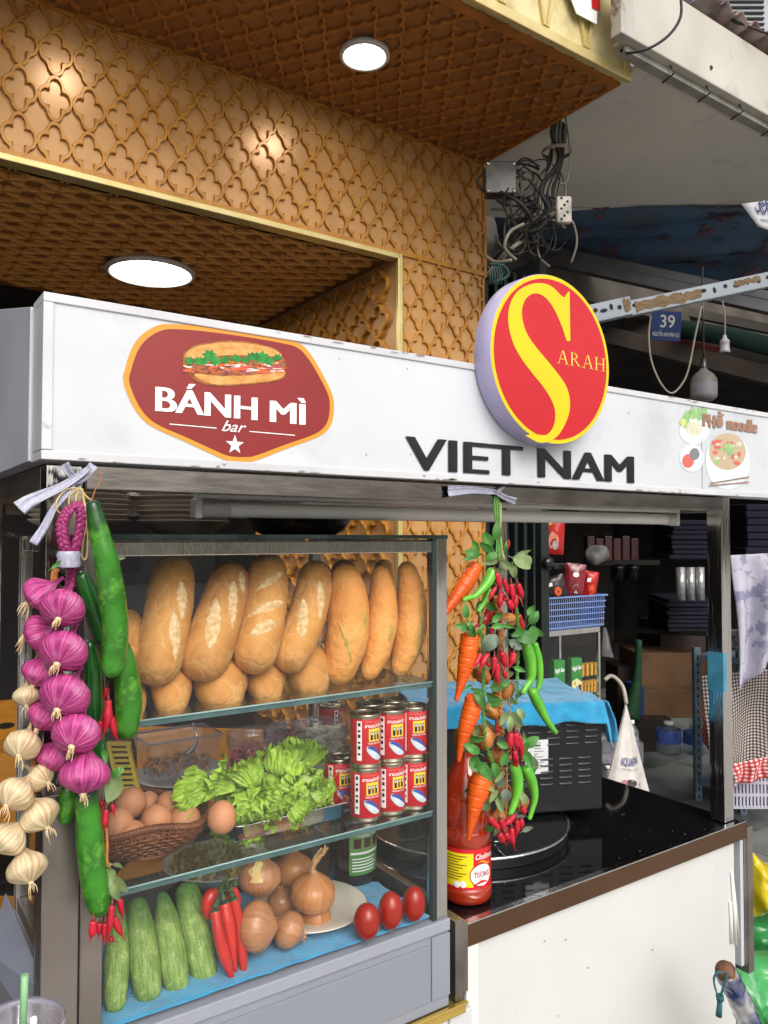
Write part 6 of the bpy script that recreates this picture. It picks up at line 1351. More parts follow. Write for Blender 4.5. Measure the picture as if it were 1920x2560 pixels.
g.lathe(sc_c, [(br*.42, .254), (br*.46, .256), (br*.46, .262), (br*.43, .264), (br*.43, .286), (br*.38, .291), (0.0001, .292)], 32); g.build('cap', mat('gold_cap', '#c08a3a', '#a8742c', 60, rough=.35, metal=.3), bt)
for k in range(24):
    a = k*math.pi/12; g = MB(); g.obox(sc_c+V((br*.435*math.cos(a), br*.435*math.sin(a), .274)), (.0012*math.cos(a), .0012*math.sin(a), 0), (-.0010*math.sin(a), .0010*math.cos(a), 0), (0, 0, .009)); g.build('cap_ridge', MATS['gold_cap'], bt)
LR = br*.956
def bwp(a0, a1, z0, z1, off=.0006, za=0):
    def f(u, v):
        a = R(a0+(a1-a0)*u); return (sc_c.x+(LR+off)*math.sin(a), sc_c.y-(LR+off)*math.cos(a), sc_c.z+z0+(z1-z0)*v+za*u)
    return f
g = MB(); g.grid(bwp(-150, 90, .029, .097), 44, 1, 0, True)                     # red ground
g.grid(bwp(-140, -25, .034, .090, .0010), 24, 1, 1, True)                       # yellow panel
def ell(ca, cz, ra, rz, off, mi, n=28):
    P_ = []
    for k in range(n):
        t = 2*math.pi*k/n; a = R(ca+ra*math.cos(t)); P_.append((sc_c.x+(LR+off)*math.sin(a), sc_c.y-(LR+off)*math.cos(a), sc_c.z+cz+rz*math.sin(t)))
    n0 = len(g.v); g.v += [V(p) for p in P_]; a = R(ca); g.v.append(V((sc_c.x+(LR+off+.0006)*math.sin(a), sc_c.y-(LR+off+.0006)*math.cos(a), sc_c.z+cz)))
    for k in range(n): g.face((n0+k, n0+(k+1) % n, n0+n), mi)
for j in range(6):
    ca_ = 34+8*j-8*2; 
ell(-4, .053, 30, .020, .0013, 2); ell(-4, .053, 27.5, .018, .0018, 3)
for k in range(9): g.grid(bwp(-112+3*(k % 2), -40-9*(k % 3), .084-.0048*k, .0856-.0048*k, .0014), 6, 1, 4, True)
g.grid(lambda u, v: bwp(-17, 23, .0735, .0735, .0026)(u, 0)[0:2]+(sc_c.z+.0735+.0028*math.sin(u*6)+.004*(v-.5)*math.sin(math.pi*u),), 14, 1, 5, True)
for (a0, a1, z, s_) in ((-22, 16, .0385, 1), (-10, 26, .036, -1), (-118, -88, .038, 1), (-108, -78, .036, -1)):
    g.grid(lambda u, v: bwp(a0, a1, z, z, .003)(u, 0)[0:2]+(sc_c.z+z+s_*.004*math.sin(u*3.1)+.0045*(v-.5)*math.sin(math.pi*min(1, u+.1)),), 12, 1, 0, True)
ell(-62, .038, 8, .0055, .002, 3); ell(-48, .039, 7, .006, .002, 3)
text_on(g, 'Cholimex', bwp(-20, 32, .0795, .0885, .0016), shear=.35, mi=3, bold=.012)
text_on(g, 'TƯƠNG ỚT', bwp(-24, 36, .050, .0590, .0028), mi=6, bold=.01)
text_on(g, 'HOT CHILI SAUCE', bwp(-14, 26, .0455, .0475, .0028), mi=4)
g.build('label', [mat('label_red', '#d3202a', None, rough=.25, coat=.4), mat('label_yellow', '#f3dc1c', None, rough=.25, coat=.4), mat('label_ring', '#a8322e', None, rough=.3), M_whitep, mat('label_text', '#6b5a2a', None, rough=.4), M_orange, mat('label_textred', '#b3283a', None, rough=.3)], bt)
# ================================================================ ROUND LID AND OVEN
lc = V((1.115, 1.305, ZT+.001)); lr_ = .222
ld_ = thing('pan_cover', 'round black pan lid with a chrome rim lying on the black counter under the oven', 'pan cover', lc)
g = MB(); g.lathe(lc, [(lr_*.985, .0), (lr_*.99, .018)], 72); g.lathe(lc, [(lr_*.97, .0205), (lr_*.5, .0215), (0.0001, .022)], 72); g.build('lid_plate', mat('lid_black', '#1d1e20', '#151617', 6, rough=.18), ld_)
g = MB(); g.lathe(lc, [(lr_*.965, .019), (lr_*.985, .0235), (lr_*1.0, .0225), (lr_*1.005, .018), (lr_*.99, .0165)], 96); g.build('rim', M_chrome, ld_)
g = MB(); a = PZ(1262, 2142, ZT+.024); b = PZ(1240, 2118, ZT+.026); g.tube([PZ(1228, 2105, ZT+.028), b, a], .0016, 6); g.tube([PZ(1232, 2104, ZT+.028), PZ(1252, 2104, ZT+.026)], .0018, 6); g.build('wire_hook', M_chrome, ld_)
# oven, turned to face the street corner
p1 = PZ(1507, 2023, .953); ex = (p1-PZ(1338, 2035, .953)); ex.z = 0; ex.normalize(); p0 = p1-ex*.40; ey = V((-ex.y, ex.x, 0)); HZ = .232
ov = thing('oven', 'black countertop oven with louvred back and a paper notice, a blue towel on top', 'oven', (p0+p1)/2+ey*.14)
g = MB(); c_ = (p0+p1)/2+ey*.14+V((0, 0, HZ/2)); g.obox(c_, ex*.20, ey*.14, (0, 0, HZ/2)); g.build('oven_body', mat('oven_black', '#1b1c1f', '#131416', 5, rough=.42, spec=.4, dirt_glint='#2f2d2c', dirt_glint_scale=9, dirt_glint_lim=(.55, .8)), ov, bevel=.004)
for dx in (.03, .37):
    for dy in (.03, .25): 
        g = MB(); q = p0+ex*dx+ey*dy; g.lathe(V((q.x, q.y, ZT+.024)), [(0.0001, 0), (.011, 0), (.011, .0055), (0.0001, .0055)], 12); g.build('foot', M_black_p, ov)
for col in range(7):
    for rg in range(2):
        for r_ in range(6 if rg == 0 else 5):
            u = .385-.044*col-.016*(rg); z = HZ-.012-.0135*r_-(.105 if rg else .006)
            q = p0+ex*(u-.012)+V((0, 0, z)); g = MB()
            g.grid(lambda a_, b_: q+ex*(.029*(a_-.5))-ey*(.0035*math.sin(b_*math.pi)*math.sin(math.pi*(a_*.9+.05))**.4+.0004)+V((0, 0, .0055*(b_-.5))), 6, 4)
            g.build('louvre', mat('louvre', '#4a4c4e', '#36383a', 9, rough=.35, metal=.4), ov)
g = MB(); a = PT(1341, 1892, 1); 
d_ = ray(1341, 1892); t_ = ((p0-EYE).dot(-ey))/(d_.dot(-ey)); nc = EYE+d_*t_; hw = wr(30, nc)/abs(ex.dot(CR)); hh = wr(42, nc)
g.obox(nc-ey*.0012, ex*hw, ey*.0004, (0, 0, hh)); nt_ = g.build('paper_notice', mat('notice_paper', '#d9dadc', '#cfd0d3', 6, rough=.6), ov)
g = MB()
for k, w_ in enumerate((.4, .12, .55, .7, .3, .65, .45, .7, .6, .5)):
    z = hh*(.8-.165*k); x0 = -hw*.25 if k not in (0,) else -hw*.1
    q = nc-ey*.0020+ex*x0+V((0, 0, z)); g.poly([q, q+ex*hw*w_*1.2, q+ex*hw*w_*1.2+V((0, 0, .0022)), q+V((0, 0, .0022))])
g.build('print_lines', mat('notice_print', '#8b8d92', None, rough=.7), nt_)
# towel over the oven
top_z = .953+HZ
def twl(u, v):
    # u across the width (0..1), v from back to front edge, then hanging
    w = -.02+u*.455; over_r = max(0, w-.405)
    y = .26-.31*v
    z = top_z+.004+.006*noise.noise(V((u*6, v*5, 1)))+.010*max(0, (.6-v))*(1-u)
    hang = max(0, -y-.002)
    if hang > 0: z -= hang*.9; y = -.004-.2*hang
    if over_r > 0:
        z -= over_r*1.0+.05*max(0, v-.25)*min(1, over_r/.03)*(1+.4*math.sin(v*12)); w = .405+over_r*.3
    ed = .004*math.sin(u*33+v*3)
    return p0+ex*w+ey*(y+ed)+V((0, 0, z-p0.z+.002*noise.noise(V((u*22, v*22, 5)))))
g = MB(); g.grid(twl, 90, 60); ot = g.build('blue_towel', M_towel, solid=.003); tag(ot, 'blue terry towel draped over the top of the black oven', 'towel')
g = MB()
def twc(u, v):
    q = p0+ex*(.409+.012*u+.02*v)+ey*(-.01+.20*u); ln = .085*(1-.65*u)+.012*math.sin(u*9)
    return q+V((0, 0, HZ-ln*v))+ex*(.008*math.sin(u*14+v*3))
g.grid(twc, 30, 16); g.build('towel_corner', M_towel, ot, solid=.003)
# ================================================================ NEIGHBOUR SHOP GOODS
def item_box(label, name, cat, c, hx, hy, hz, M, ang=0, group=None, prints=()):
    ax = V((math.cos(ang), math.sin(ang), 0)); ay = V((-math.sin(ang), math.cos(ang), 0)); c = V(c)
    g = MB(); g.obox(c, ax*hx, ay*hy, (0, 0, hz)); o = g.build(name, M, None, bevel=.003); tag(o, label, cat, group)
    for fn in prints: fn(o, c, ax, ay)
    return o
YG = 2.42
# small glass case
gc = V((PY(1440, 1700, YG).x, YG, 0)); x0 = PY(1372, 1700, YG).x-.05; x1 = PY(1502, 1700, YG).x; zt_ = PY(1440, 1572, YG).z
cs_ = thing('small_glass_case', 'small steel framed glass case holding green boxes in the neighbouring shop doorway', 'glass case', ((x0+x1)/2, YG+.12, .6))
for (a, b) in (((x0, YG, zt_-.026), (x1, YG+.014, zt_)), ((x0, YG+.24, zt_-.026), (x1, YG+.254, zt_)), ((x1-.016, YG+.0141, zt_-.026), (x1, YG+.239, zt_))):
    g = MB(); g.box(a, b); g.build('top_frame', M_chrome, cs_, bevel=.003)
for yy in (YG, YG+.24): g = MB(); g.box((x1-.014, yy, .62), (x1, yy+.014, zt_-.0262)); g.build('frame_post', M_chrome, cs_, bevel=.002)
g = MB(); g.quad((x0, YG+.004, .62), (x1-.015, YG+.004, .62), (x1-.015, YG+.004, zt_-.027), (x0, YG+.004, zt_-.027)); g.build('front_pane', M_glass, cs_)
shz = [PY(1440, 1745, YG+.06).z-.0, PY(1440, 1692, YG+.15).z]
g = MB(); g.box((x0, YG+.018, shz[0]-.012), (x1-.02, YG+.23, shz[0]-.004)); g.build('shelf', M_shelfg, cs_); g = MB(); g.box((x0, YG+.235, .62), (x1-.02, YG+.24, zt_-.03)); g.build('back_panel', M_dark, cs_)
g = MB(); g.box((x0, YG+.01, .02), (x1, YG+.25, .618)); g.build('case_base', M_dark, cs_)
M_gbox = mat('green_carton', '#2c8a3c', '#267d35', 9, rough=.35); M_cream = mat('cream_print', '#ddd6a0', None, rough=.4); M_chocp = mat('brown_drink_print', '#4a2a1a', None, rough=.4)
for k, px in enumerate((1352, 1390, 1433)):
    c = PY(px+10, 1700, YG+.06); w = .031
    o = item_box(('partly hidden', 'middle', 'right')[k]+' green and cream drink carton in the small glass case', 'drink_carton', 'carton', (c.x, YG+.075, shz[0]+.093-.003), w, .016, .093, M_gbox, -.15, 'green drink cartons in the glass case')
    ax = V((math.cos(-.15), math.sin(-.15), 0)); ay = V((-ax.y, ax.x, 0)); f0 = V((c.x, YG+.075, shz[0]+.090))-ay*.0165
    g = MB(); g.poly([f0+ax*(-w*.95)+V((0, 0, -.09)), f0+ax*(w*.95)+V((0, 0, -.09)), f0+ax*(w*.95)+V((0, 0, -.02)), f0+V((0, 0, .0)), f0+ax*(-w*.95)+V((0, 0, -.012))], 0)
    g.poly([f0-ay*.0005+ax*(w*.3)+V((0, 0, -.08)), f0-ay*.0005+ax*(w*.8)+V((0, 0, -.08)), f0-ay*.0005+ax*(w*.85)+V((0, 0, -.03)), f0-ay*.0005+ax*(w*.25)+V((0, 0, -.03))], 2)
    g.poly([f0-ay*.0006+ax*(w*.16*math.cos(t)-w*.4)+V((0, 0, -.022+.009*math.sin(t))) for t in [i*.628 for i in range(10)]], 3)
    text_on(g, 'Ngôi Sao', lambda u, v: f0-ay*.0008+ax*(w*(-.85+1.7*u))+V((0, 0, .035+.020*v+.006*u)), bold=.03, mi=1)
    g.build('carton_print', [M_cream, M_whitep, M_chocp, mat('seal_orange', '#c98a2a', None)], o)
M_yb = mat('yellow_pack', '#d9a93a', '#c08f2a', 60, rough=.4)
for k in range(6):
    item_box(f'narrow yellow packet, {("nearest the cartons", "second along", "third along", "fourth along", "fifth along", "last one by the frame")[k]}, on the lower glass shelf', 'yellow_packet', 'packet', (PY(1455+8*k, 1700, YG+.1).x+.004, YG+.12, shz[0]+.0278), .0062, .02, .027, M_yb, 0, 'yellow packets in the glass case')
for k in range(4):
    item_box(f'upright yellow packet, {("leftmost", "second", "third", "rightmost")[k]} of the upper row in the glass case', 'yellow_packet', 'packet', (PY(1457+11*k, 1640, YG+.14).x+.004, YG+.16, shz[0]+.100), .008, .02, .030, M_yb, 0, 'yellow packets in the glass case')
g = MB(); g.box((PY(1448, 1640, YG+.12).x, YG+.13, shz[0]+.062), (x1-.02, YG+.23, shz[0]+.068)); g.build('upper_shelf', M_shelfg, cs_)
# blue basket with snack packs
bz = zt_+.001; bx0, bx1 = x0-.0, PY(1496, 1560, YG+.05).x; 
bb = thing('blue_plastic_basket', 'pale blue slotted plastic basket full of coffee packs on the small glass case', 'basket', ((bx0+bx1)/2, YG+.12, bz))
M_bb = mat('blue_basket_plastic', '#7b93c9', '#6d86bd', 9, rough=.35, sss=.05); bh = PY(1440, 1490, YG).z-bz
g = MB(); g.box((bx0, YG+.002, bz+bh-.008), (bx1+.012, YG+.012, bz+bh)); g.box((bx1+.004, YG+.013, bz+bh-.008), (bx1+.014, YG+.24, bz+bh)); g.box((bx0, YG+.01, bz), (bx1-.01, YG+.24, bz+.006)); g.build('basket_frame', M_bb, bb, bevel=.001)
for r_ in range(6):
    g = MB(); z = bz+.006+(bh-.012)*r_/5; g.box((bx0, YG+.006, z), (bx1-.012+.018*r_/5, YG+.010, z+.005)); g.build('basket_band', M_bb, bb)
for k in range(34):
    x = bx0+(bx1-bx0)*k/34; g = MB(); g.obox(V((x, YG+.0085, bz+bh/2)), (.0016, 0, 0), (0, .0012, 0), (.004*k/34, 0, bh/2-.003)); g.build('basket_slat', M_bb, bb)
M_cof = mat('coffee_pack_maroon', '#8a2430', '#5d141c', 14, rough=.25, coat=.6, bump=.6, bscale=25); M_cofb = mat('coffee_box_dark', '#1c1416', '#2a1a1c', 9, rough=.35, coat=.3); M_cofr = mat('coffee_box_red', '#b8221e', '#8f1614', 12, rough=.3, coat=.3)
def pack(label, px, py, w, h, Y, rot, M, extra=0):
    c = PY(px, py, Y); ax = CR*math.cos(rot)+CU*math.sin(rot); az = -CR*math.sin(rot)+CU*math.cos(rot); hw_, hh_ = wr(w/2, c), wr(h/2, c)
    g = MB(); s_ = px*.1
    def f(u, v):
        q = (u-.5)*2; e = (v-.5)*2; return c+ax*(q*hw_*(1-.06*e*e))+az*(e*hh_)-CW*(.018*(1-q*q)**.7*(1-e**4)+.003*noise.noise(V((u*5+s_, v*5, 0))))
    g.grid(f, 16, 20, 0, True); g.grid(lambda u, v: c+ax*((u-.5)*2*hw_)+az*((v-.5)*2*hh_)+CW*(.008*(1-(2*u-1)**2)), 6, 6, 0, True, flip=True)
    o = g.build('coffee_pack', M, None); tag(o, label, 'snack pack', 'coffee packs heaped in the blue basket')
    g = MB()
    def on(a, b): p = f(.5+a*.5, .5+b*.5); return p-CW*.0015
    if extra == 1:
        g.poly([on(.3*math.cos(t), .35+.16*math.sin(t)) for t in [i*.5236 for i in range(12)]], 0); g.poly([on(-.35, -.75), on(.45, -.8), on(.3, -.2), on(-.1, -.3)], 1)
    if extra == 2:
        g.poly([on(-.6+.25*math.cos(t), .62+.12*math.sin(t)) for t in [i*.5236 for i in range(12)]], 2); g.poly([on(-.1+.5*math.cos(t), -.25+.4*math.sin(t)*(1+.2*math.cos(3*t))) for t in [i*.3927 for i in range(16)]], 3); g.poly([on(.1+.3*math.cos(t), -.5+.25*math.sin(t)) for t in [i*.5236 for i in range(12)]], 1)
    if extra == 3: g.poly([on(-.6, .2), on(-.1, .25), on(-.1, .55), on(-.6, .5)], 0); g.poly([on(.2+.3*math.cos(t), -.3+.4*math.sin(t)) for t in [i*.5236 for i in range(12)]], 4)
    if g.v: g.build('pack_print', [M_whitep, mat('pack_silver', '#b9b4b6', '#8d888a', 60, rough=.3), mat('pack_yellow', '#d9b52a', None), mat('pack_bean', '#d98a6a', None), mat('pack_orange', '#d9562a', None)], o)
    return o
pack('red glossy pack with yellow lettering hanging at the top beside the green shutter', 1385, 1338, 52, 96, YG-.05, -.05, M_cofr, 2)
pack('shiny maroon coffee pouch with a white emblem standing in the middle of the blue basket', 1436, 1450, 52, 82, YG+.03, -.12, M_cof, 1)
pack('small red box with yellow print leaning at the right of the blue basket', 1475, 1463, 36, 70, YG+.05, -.16, M_cofr, 3)
pack('dark coffee box with round print lying left in the blue basket', 1385, 1470, 62, 60, YG+.05, .25, M_cofb, 3)
c = PY(1405, 1415, YG+.12); item_box('dark flat coffee box tilted on top of the heap behind the maroon pouch', 'coffee_box', 'box', c, .07, .05, .014, M_cofb, -.3, 'coffee packs heaped in the blue basket')
c = PY(1398, 1447, YG+.11); item_box('second dark coffee box lying under the tilted one in the blue basket', 'coffee_box', 'box', c, .065, .05, .014, M_cofb, -.25, 'coffee packs heaped in the blue basket')
# clear bag hanging beside the case
g = MB(); c = PY(1512, 1600, YG+.1)
g.grid(lambda u, v: c+CR*((.008+.022*v)*math.cos(2*math.pi*u)+.012*v)+CW*(.02*math.sin(2*math.pi*u)*(.3+.7*v))+V((0, 0, .06-.14*v+.003*math.sin(u*19+v*7))), 20, 14); tag(g.build('plastic_bag', M_plastic), 'clear plastic bag hanging off the right corner of the small glass case', 'bag')
# parasol cover, triangular white printed fabric
fa_, fb_, fc_ = PT(1566, 1760, 2.35), PT(1505, 2010, 2.25), PT(1630, 2010, 2.35)
def um(u, v):
    p = fa_.lerp(fb_.lerp(fc_, u), v); return p-CW*(.06*v*math.sin(math.pi*u)+.008*math.sin(u*14)*v)
g = MB(); g.grid(um, 24, 24); g.grid(lambda u, v: um(u, v)+CW*(.05*v*math.sin(math.pi*u)+.01), 12, 12, 0, True, flip=True); uo = g.build('folded_parasol', mat('parasol_fabric', '#d4cfca', '#c4beb9', 12, rough=.6, bump=.2, dirt_glint='#9b948d', dirt_glint_scale=7)); tag(uo, 'white folded parasol with blue water brand lettering standing beside the counter', 'parasol')
g = MB(); text_on(g, 'AQUAFINA', lambda u, v: um(.20+.62*u, .52+.075*(1-v)-.02*u)-CW*.004, bold=.01, mi=0); g.poly([um(.35+.10*math.cos(t)*(1+.5*math.sin(2*t)), .82+.10*math.sin(t))-CW*.004 for t in [i*.35 for i in range(18)]], 1); g.poly([um(.5+.12*math.cos(t), .735+.03*math.sin(t))-CW*.005 for t in [i*.5236 for i in range(12)]], 2)
text_on(g, 'PURIFIED WATER', lambda u, v: um(.25+.5*u, .615+.02*(1-v)-.01*u)-CW*.004, mi=3)
for k in range(7): g.tube([um(.6+.25*math.sin(k*1.7)*.5+.06*math.cos(j_), .85+.1*math.sin(j_+k))-CW*.004 for j_ in (0, .8, 1.6, 2.4)], .0008, 4, mi=3)
g.build('parasol_print', [mat('aqua_blue', '#2a3f86', None), mat('aqua_pink', '#b06a7a', None), mat('aqua_dark', '#3c2a2c', None), mat('aqua_grey', '#9a97a0', None)], uo)
g = MB(); g.tube([fa_+V((0, 0, .0)), PT(1556, 1715, 2.38), PT(1530, 1690, 2.4), PT(1512, 1700, 2.4)], .006, 10, sub=5); tag(g.build('bent_pipe', mat('cream_pipe', '#b8b2a4', '#a19b8e', 9, rough=.4)), 'curved cream metal pipe above the folded parasol', 'pipe')
# bottles of water
M_wat = glass_mat('water_bottle_plastic', tint=(.72, .8, .86), f0=.06, haze=.12, hazecol=(.6, .65, .7), rough=.1); M_capw = mat('bottle_cap_white', '#d9d9db', None, rough=.4); M_blab = mat('blue_label', '#3a4f9a', '#5068b0', 30, rough=.3)
def water(label, px, pyb, rpx, hpx, t, band=(.3, .6), lab=M_blab):
    b = PT(px, pyb, t); r = rpx*t/FPX; h = hpx*t/FPX; T_ = thing('water_bottle', label, 'bottle', b, 'water bottles in the neighbouring shop')
    g = MB(); g.lathe(b, [(0.0001, .002), (r*.9, 0), (r, h*.04), (r*.97, h*.3), (r, h*.6), (r*.9, h*.72), (r*.45, h*.84), (r*.34, h*.88), (r*.34, h*.93)], 24); g.build('bottle_body', M_wat, T_)
    g = MB(); g.lathe(b, [(r*.38, h*.91), (r*.4, h*.92), (r*.4, h), (0.0001, h)], 16); g.build('cap', M_capw, T_)
    g = MB(); g.lathe(b, [(r*1.01, h*band[0]), (r*1.015, h*band[1])], 24); g.build('label', lab, T_)
    return T_
water('small water bottle with white cap standing behind the folded parasol', 1580, 1885, 17, 84, 2.9, (.05, .42))
water('big clear water bottle with blue label on the floor beside the cartons', 1672, 1882, 30, 78, 4.6, (.35, .75))
water('big water bottle farther right, half behind the blue cart post', 1735, 1882, 26, 70, 4.7, (.35, .75))
water('pale water bottle low on the left below the blue towel corner', 1520, 1985, 16, 70, 2.6, (.3, .6))
g = MB(); c = PT(1545, 1870, 2.75); g.obox(c, CR*.07, CW*.06, (0, 0, .035)); g.obox(c+V((0, 0, -.0)), CR*.073, CW*.004, (0, 0, .04)); tag(g.build('plastic_tray', M_plastic), 'clear plastic tray behind the folded parasol under the towel corner', 'tray')
# cartons and dark goods (floor z = 0)
def floor_box(label, name, cat, pxl, pxr, pyt, pyb, t, depth, M, group=None, gz=None):
    a = PT(pxl, pyb, t); b = PT(pxr, pyb, t); z1 = PT(pxl, pyt, t).z; z0 = max(.013, a.z) if gz is None else gz
    d = (b-a); d.z = 0; w = d.length; d.normalize(); n_ = V((-d.y, d.x, 0)); c = (a+b)/2+n_*depth/2; c.z = (z0+z1)/2
    g = MB(); g.obox(c, d*w/2, n_*depth/2, (0, 0, (z1-z0)/2)); o = g.build(name, M, None, bevel=.006); return tag(o, label, cat, group)
M_card = mat('cardboard', '#6b4f36', '#5a4029', 5, rough=.85, dirt_glint='#2c2018', dirt_glint_scale=4); M_cardd = mat('cardboard_dark', '#2e211a', '#231914', 5, rough=.85)
BXG = 'cartons in the dark shop'
floor_box('long brown carton at the top of the pile behind the cart post', 'cardboard_box', 'carton', 1592, 1775, 1632, 1722, 5.3, .4, M_card, BXG)
floor_box('brown carton with a blue printed edge under the long carton', 'cardboard_box', 'carton', 1592, 1770, 1724, 1795, 5.2, .4, M_card, BXG)
floor_box('low carton on the floor beneath the blue edged one', 'cardboard_box', 'carton', 1585, 1680, 1797, 1880, 5.1, .4, M_cardd, BXG)
floor_box('blue printed carton edge standing at the left of the pile', 'cardboard_box', 'carton', 1586, 1612, 1716, 1790, 5.05, .2, mat('blue_carton', '#1f3d73', '#1a335f', 6, rough=.6), BXG)
floor_box('narrow brown carton standing left of the pile', 'cardboard_box', 'carton', 1545, 1585, 1668, 1800, 5.4, .3, M_cardd, BXG)
floor_box('large dark brown chest in the middle of the dark shop', 'storage_chest', 'chest', 1650, 1765, 1560, 1628, 5.6, .5, mat('dark_chest', '#2b1a12', '#20130e', 4, rough=.6), None)
M_navy = mat('navy_cloth_stack', '#12152a', '#0c0e1c', 14, rough=.9, bump=.6)
for k, (pl_, lab) in enumerate((((1640, 1765, 1490, 1570), 'stack of folded navy clothes on the lower dark shelf'), ((1650, 1765, 1300, 1395), 'stack of folded navy clothes on the upper dark shelf'), ((1832, 1925, 1260, 1400), 'pile of dark clothes right of the cart post'))):
    rnk = random.Random(k); a = PT(pl_[0], pl_[3], 5.4); b = PT(pl_[1], pl_[3], 5.4); n = 8; T_ = thing('clothes_stack', lab, 'clothes', (a+b)/2)
    for i in range(n):
        zz = (pl_[3]-pl_[2])*5.4/FPX/n; g = MB(); d = (b-a)/2; g.obox((a+b)/2+V((rnk.uniform(-.02, .02), 0, zz*(i+.5))), d*rnk.uniform(.92, 1), CW*.2, (0, 0, zz*.46)); g.build('folded_cloth', M_navy, T_, bevel=.01)
sh_ = beam(PT(1440, 1408, 5.5), PT(1650, 1405, 5.3), .03, .3, mat('dark_shelf', '#1c1916', None, rough=.6), 'wall_shelf', 'dark shelf with red packs at the back of the shop', 'shelf')
beam(PT(1590, 1572, 5.6), PT(1790, 1580, 5.2), .03, .3, MATS['dark_shelf'], 'wall_shelf', 'lower dark shelf under the folded navy clothes', 'shelf')
for k in range(6):
    px = 1468+22*k; floor_box(('leftmost', 'second', 'third', 'fourth', 'fifth', 'rightmost')[k]+' dark red packet in the row on the back shelf', 'red_packet', 'packet', px, px+20, 1340+6*(k % 2), 1402, 5.5, .1, mat('dark_red_pack', '#4a1216', '#2c0b0e', 22, rough=.4), 'dark red packets on the back shelf', gz=PT(px, 1402, 5.5).z)
g = MB(); c = PT(1492, 1392, 5.2); Blob([c-CR*.08, c+V((0, 0, .02)), c+CR*.08], [.05, .06, .05], amp=.5, nsc=14).add(g); tag(g.build('white_bag', mat('white_bag', '#8f8d88', '#6f6d69', 20, rough=.4)), 'crumpled white plastic bag on the back shelf', 'bag')
for k in range(3):
    a = PT(1702+24*k, 1500, 5.0); g = MB(); g.lathe(a, [(0.0001, 0), (.03, 0), (.03, .21), (0.0001, .21)], 18); tag(g.build('film_roll', mat('film_roll', '#a3a3a3', '#c2c2c2', 20, rough=.2, metal=.6)), ('left', 'middle', 'right')[k]+' shiny roll of plastic film standing beside the cart post', 'roll', 'rolls of plastic film')
for k, px in enumerate((1545, 1580)):
    a = PT(px, 1455, 5.2); g = MB(); g.lathe(a, [(0.0001, 0), (.045, 0), (.048, .09), (.05, .1), (.03, .115), (0.0001, .12)], 20); tag(g.build('steel_pot', mat('dark_pot', '#2c2c30', '#1c1c20', 20, rough=.2, metal=.8)), ('left', 'right')[k]+' shiny dark pot under the back shelf', 'pot')
g = MB(); g.tube([PT(1597, 1600, 5.0), PT(1592, 1700, 5.0), PT(1575, 1800, 4.9)], [.02, .03, .06], 10, sub=5); tag(g.build('green_broom', mat('green_broom', '#0f4a24', '#0b3319', 40, rough=.7)), 'dark green broom leaning against the cartons', 'broom')
# slotted rack with tablecloth and crates right of the post
M_angle = mat('slotted_angle_blue', '#7f93a0', '#6d8290', 12, rough=.4, metal=.3, dirt_glint='#4a4038', dirt_glint_scale=9, dirt_glint_lim=(.6, .8))
rk = thing('slotted_rack', 'blue grey slotted angle shelf rack right of the cart post, hung with cloths', 'rack', PT(1860, 2035, 4.33))
def upright(px0, py0, px1, py1, t):
    a = PT(px0, py0, t); b = PT(px1, py1, t); b = V((a.x, a.y, b.z)); g = MB(); g.obox((a+b)/2, CR*.018, CW*.002, (0, 0, (b.z-a.z)/2)); g.obox((a+b)/2+CW*.018-CR*.018, CR*.002, CW*.018, (0, 0, (b.z-a.z)/2))
    up = g.build('upright', M_angle, rk); g = MB(); z = a.z+.03
    while z < b.z-.02: g.obox(V((a.x, a.y, z))-CW*.0025, CR*.004, CW*.0006, (0, 0, .011)); z += .045
    o = g.build('slots', M_dark, up); o['kind'] = 'stuff'
upright(1860, 2038, 1860, 1610, 4.33); upright(1748, 2005, 1748, 1620, 4.56)
for y_, nm in ((1640, 'rack_shelf'), (1960, 'rack_shelf')):
    a, b = PT(1750, y_-5, 4.5), PT(1862, y_+10, 4.33); c_, d_2 = PT(2010, y_-20, 4.9), PT(1860, y_-30, 5.2)
    g = MB(); zz = (a.z+b.z)/2; g.hexa([V((p.x, p.y, zz-.03)) for p in (a, b, c_, d_2)]+[V((p.x, p.y, zz)) for p in (a, b, c_, d_2)]); g.build(nm, M_angle, rk)
bpk = PT(1836, 1600, 4.3); item_box('small blue printed packet on the rack beside the purple cloth', 'blue_packet', 'packet', bpk, .04, .05, .055, mat('blue_packet', '#274a8a', '#c5b9a5', 30, rough=.4), .3)
def cloth(name, label, A_, B_, drop, folds, M, t0, amp, scal=1, bottom=0):
    def f(u, v):
        p = A_.lerp(B_, u); w = math.sin(u*folds*6.28+v*1.5)
        return p+V((0, 0, -drop*v*(1+bottom*math.sin(u*7+1))))-CW*(amp*w*min(1, v*2.5)+.03*math.sin(v*1.5))+CR*(.02*math.sin(v*3+u*4)*v)
    g = MB(); g.grid(f, 70, 40); o = g.build(name, M, None, solid=.002); return tag(o, label, 'cloth')
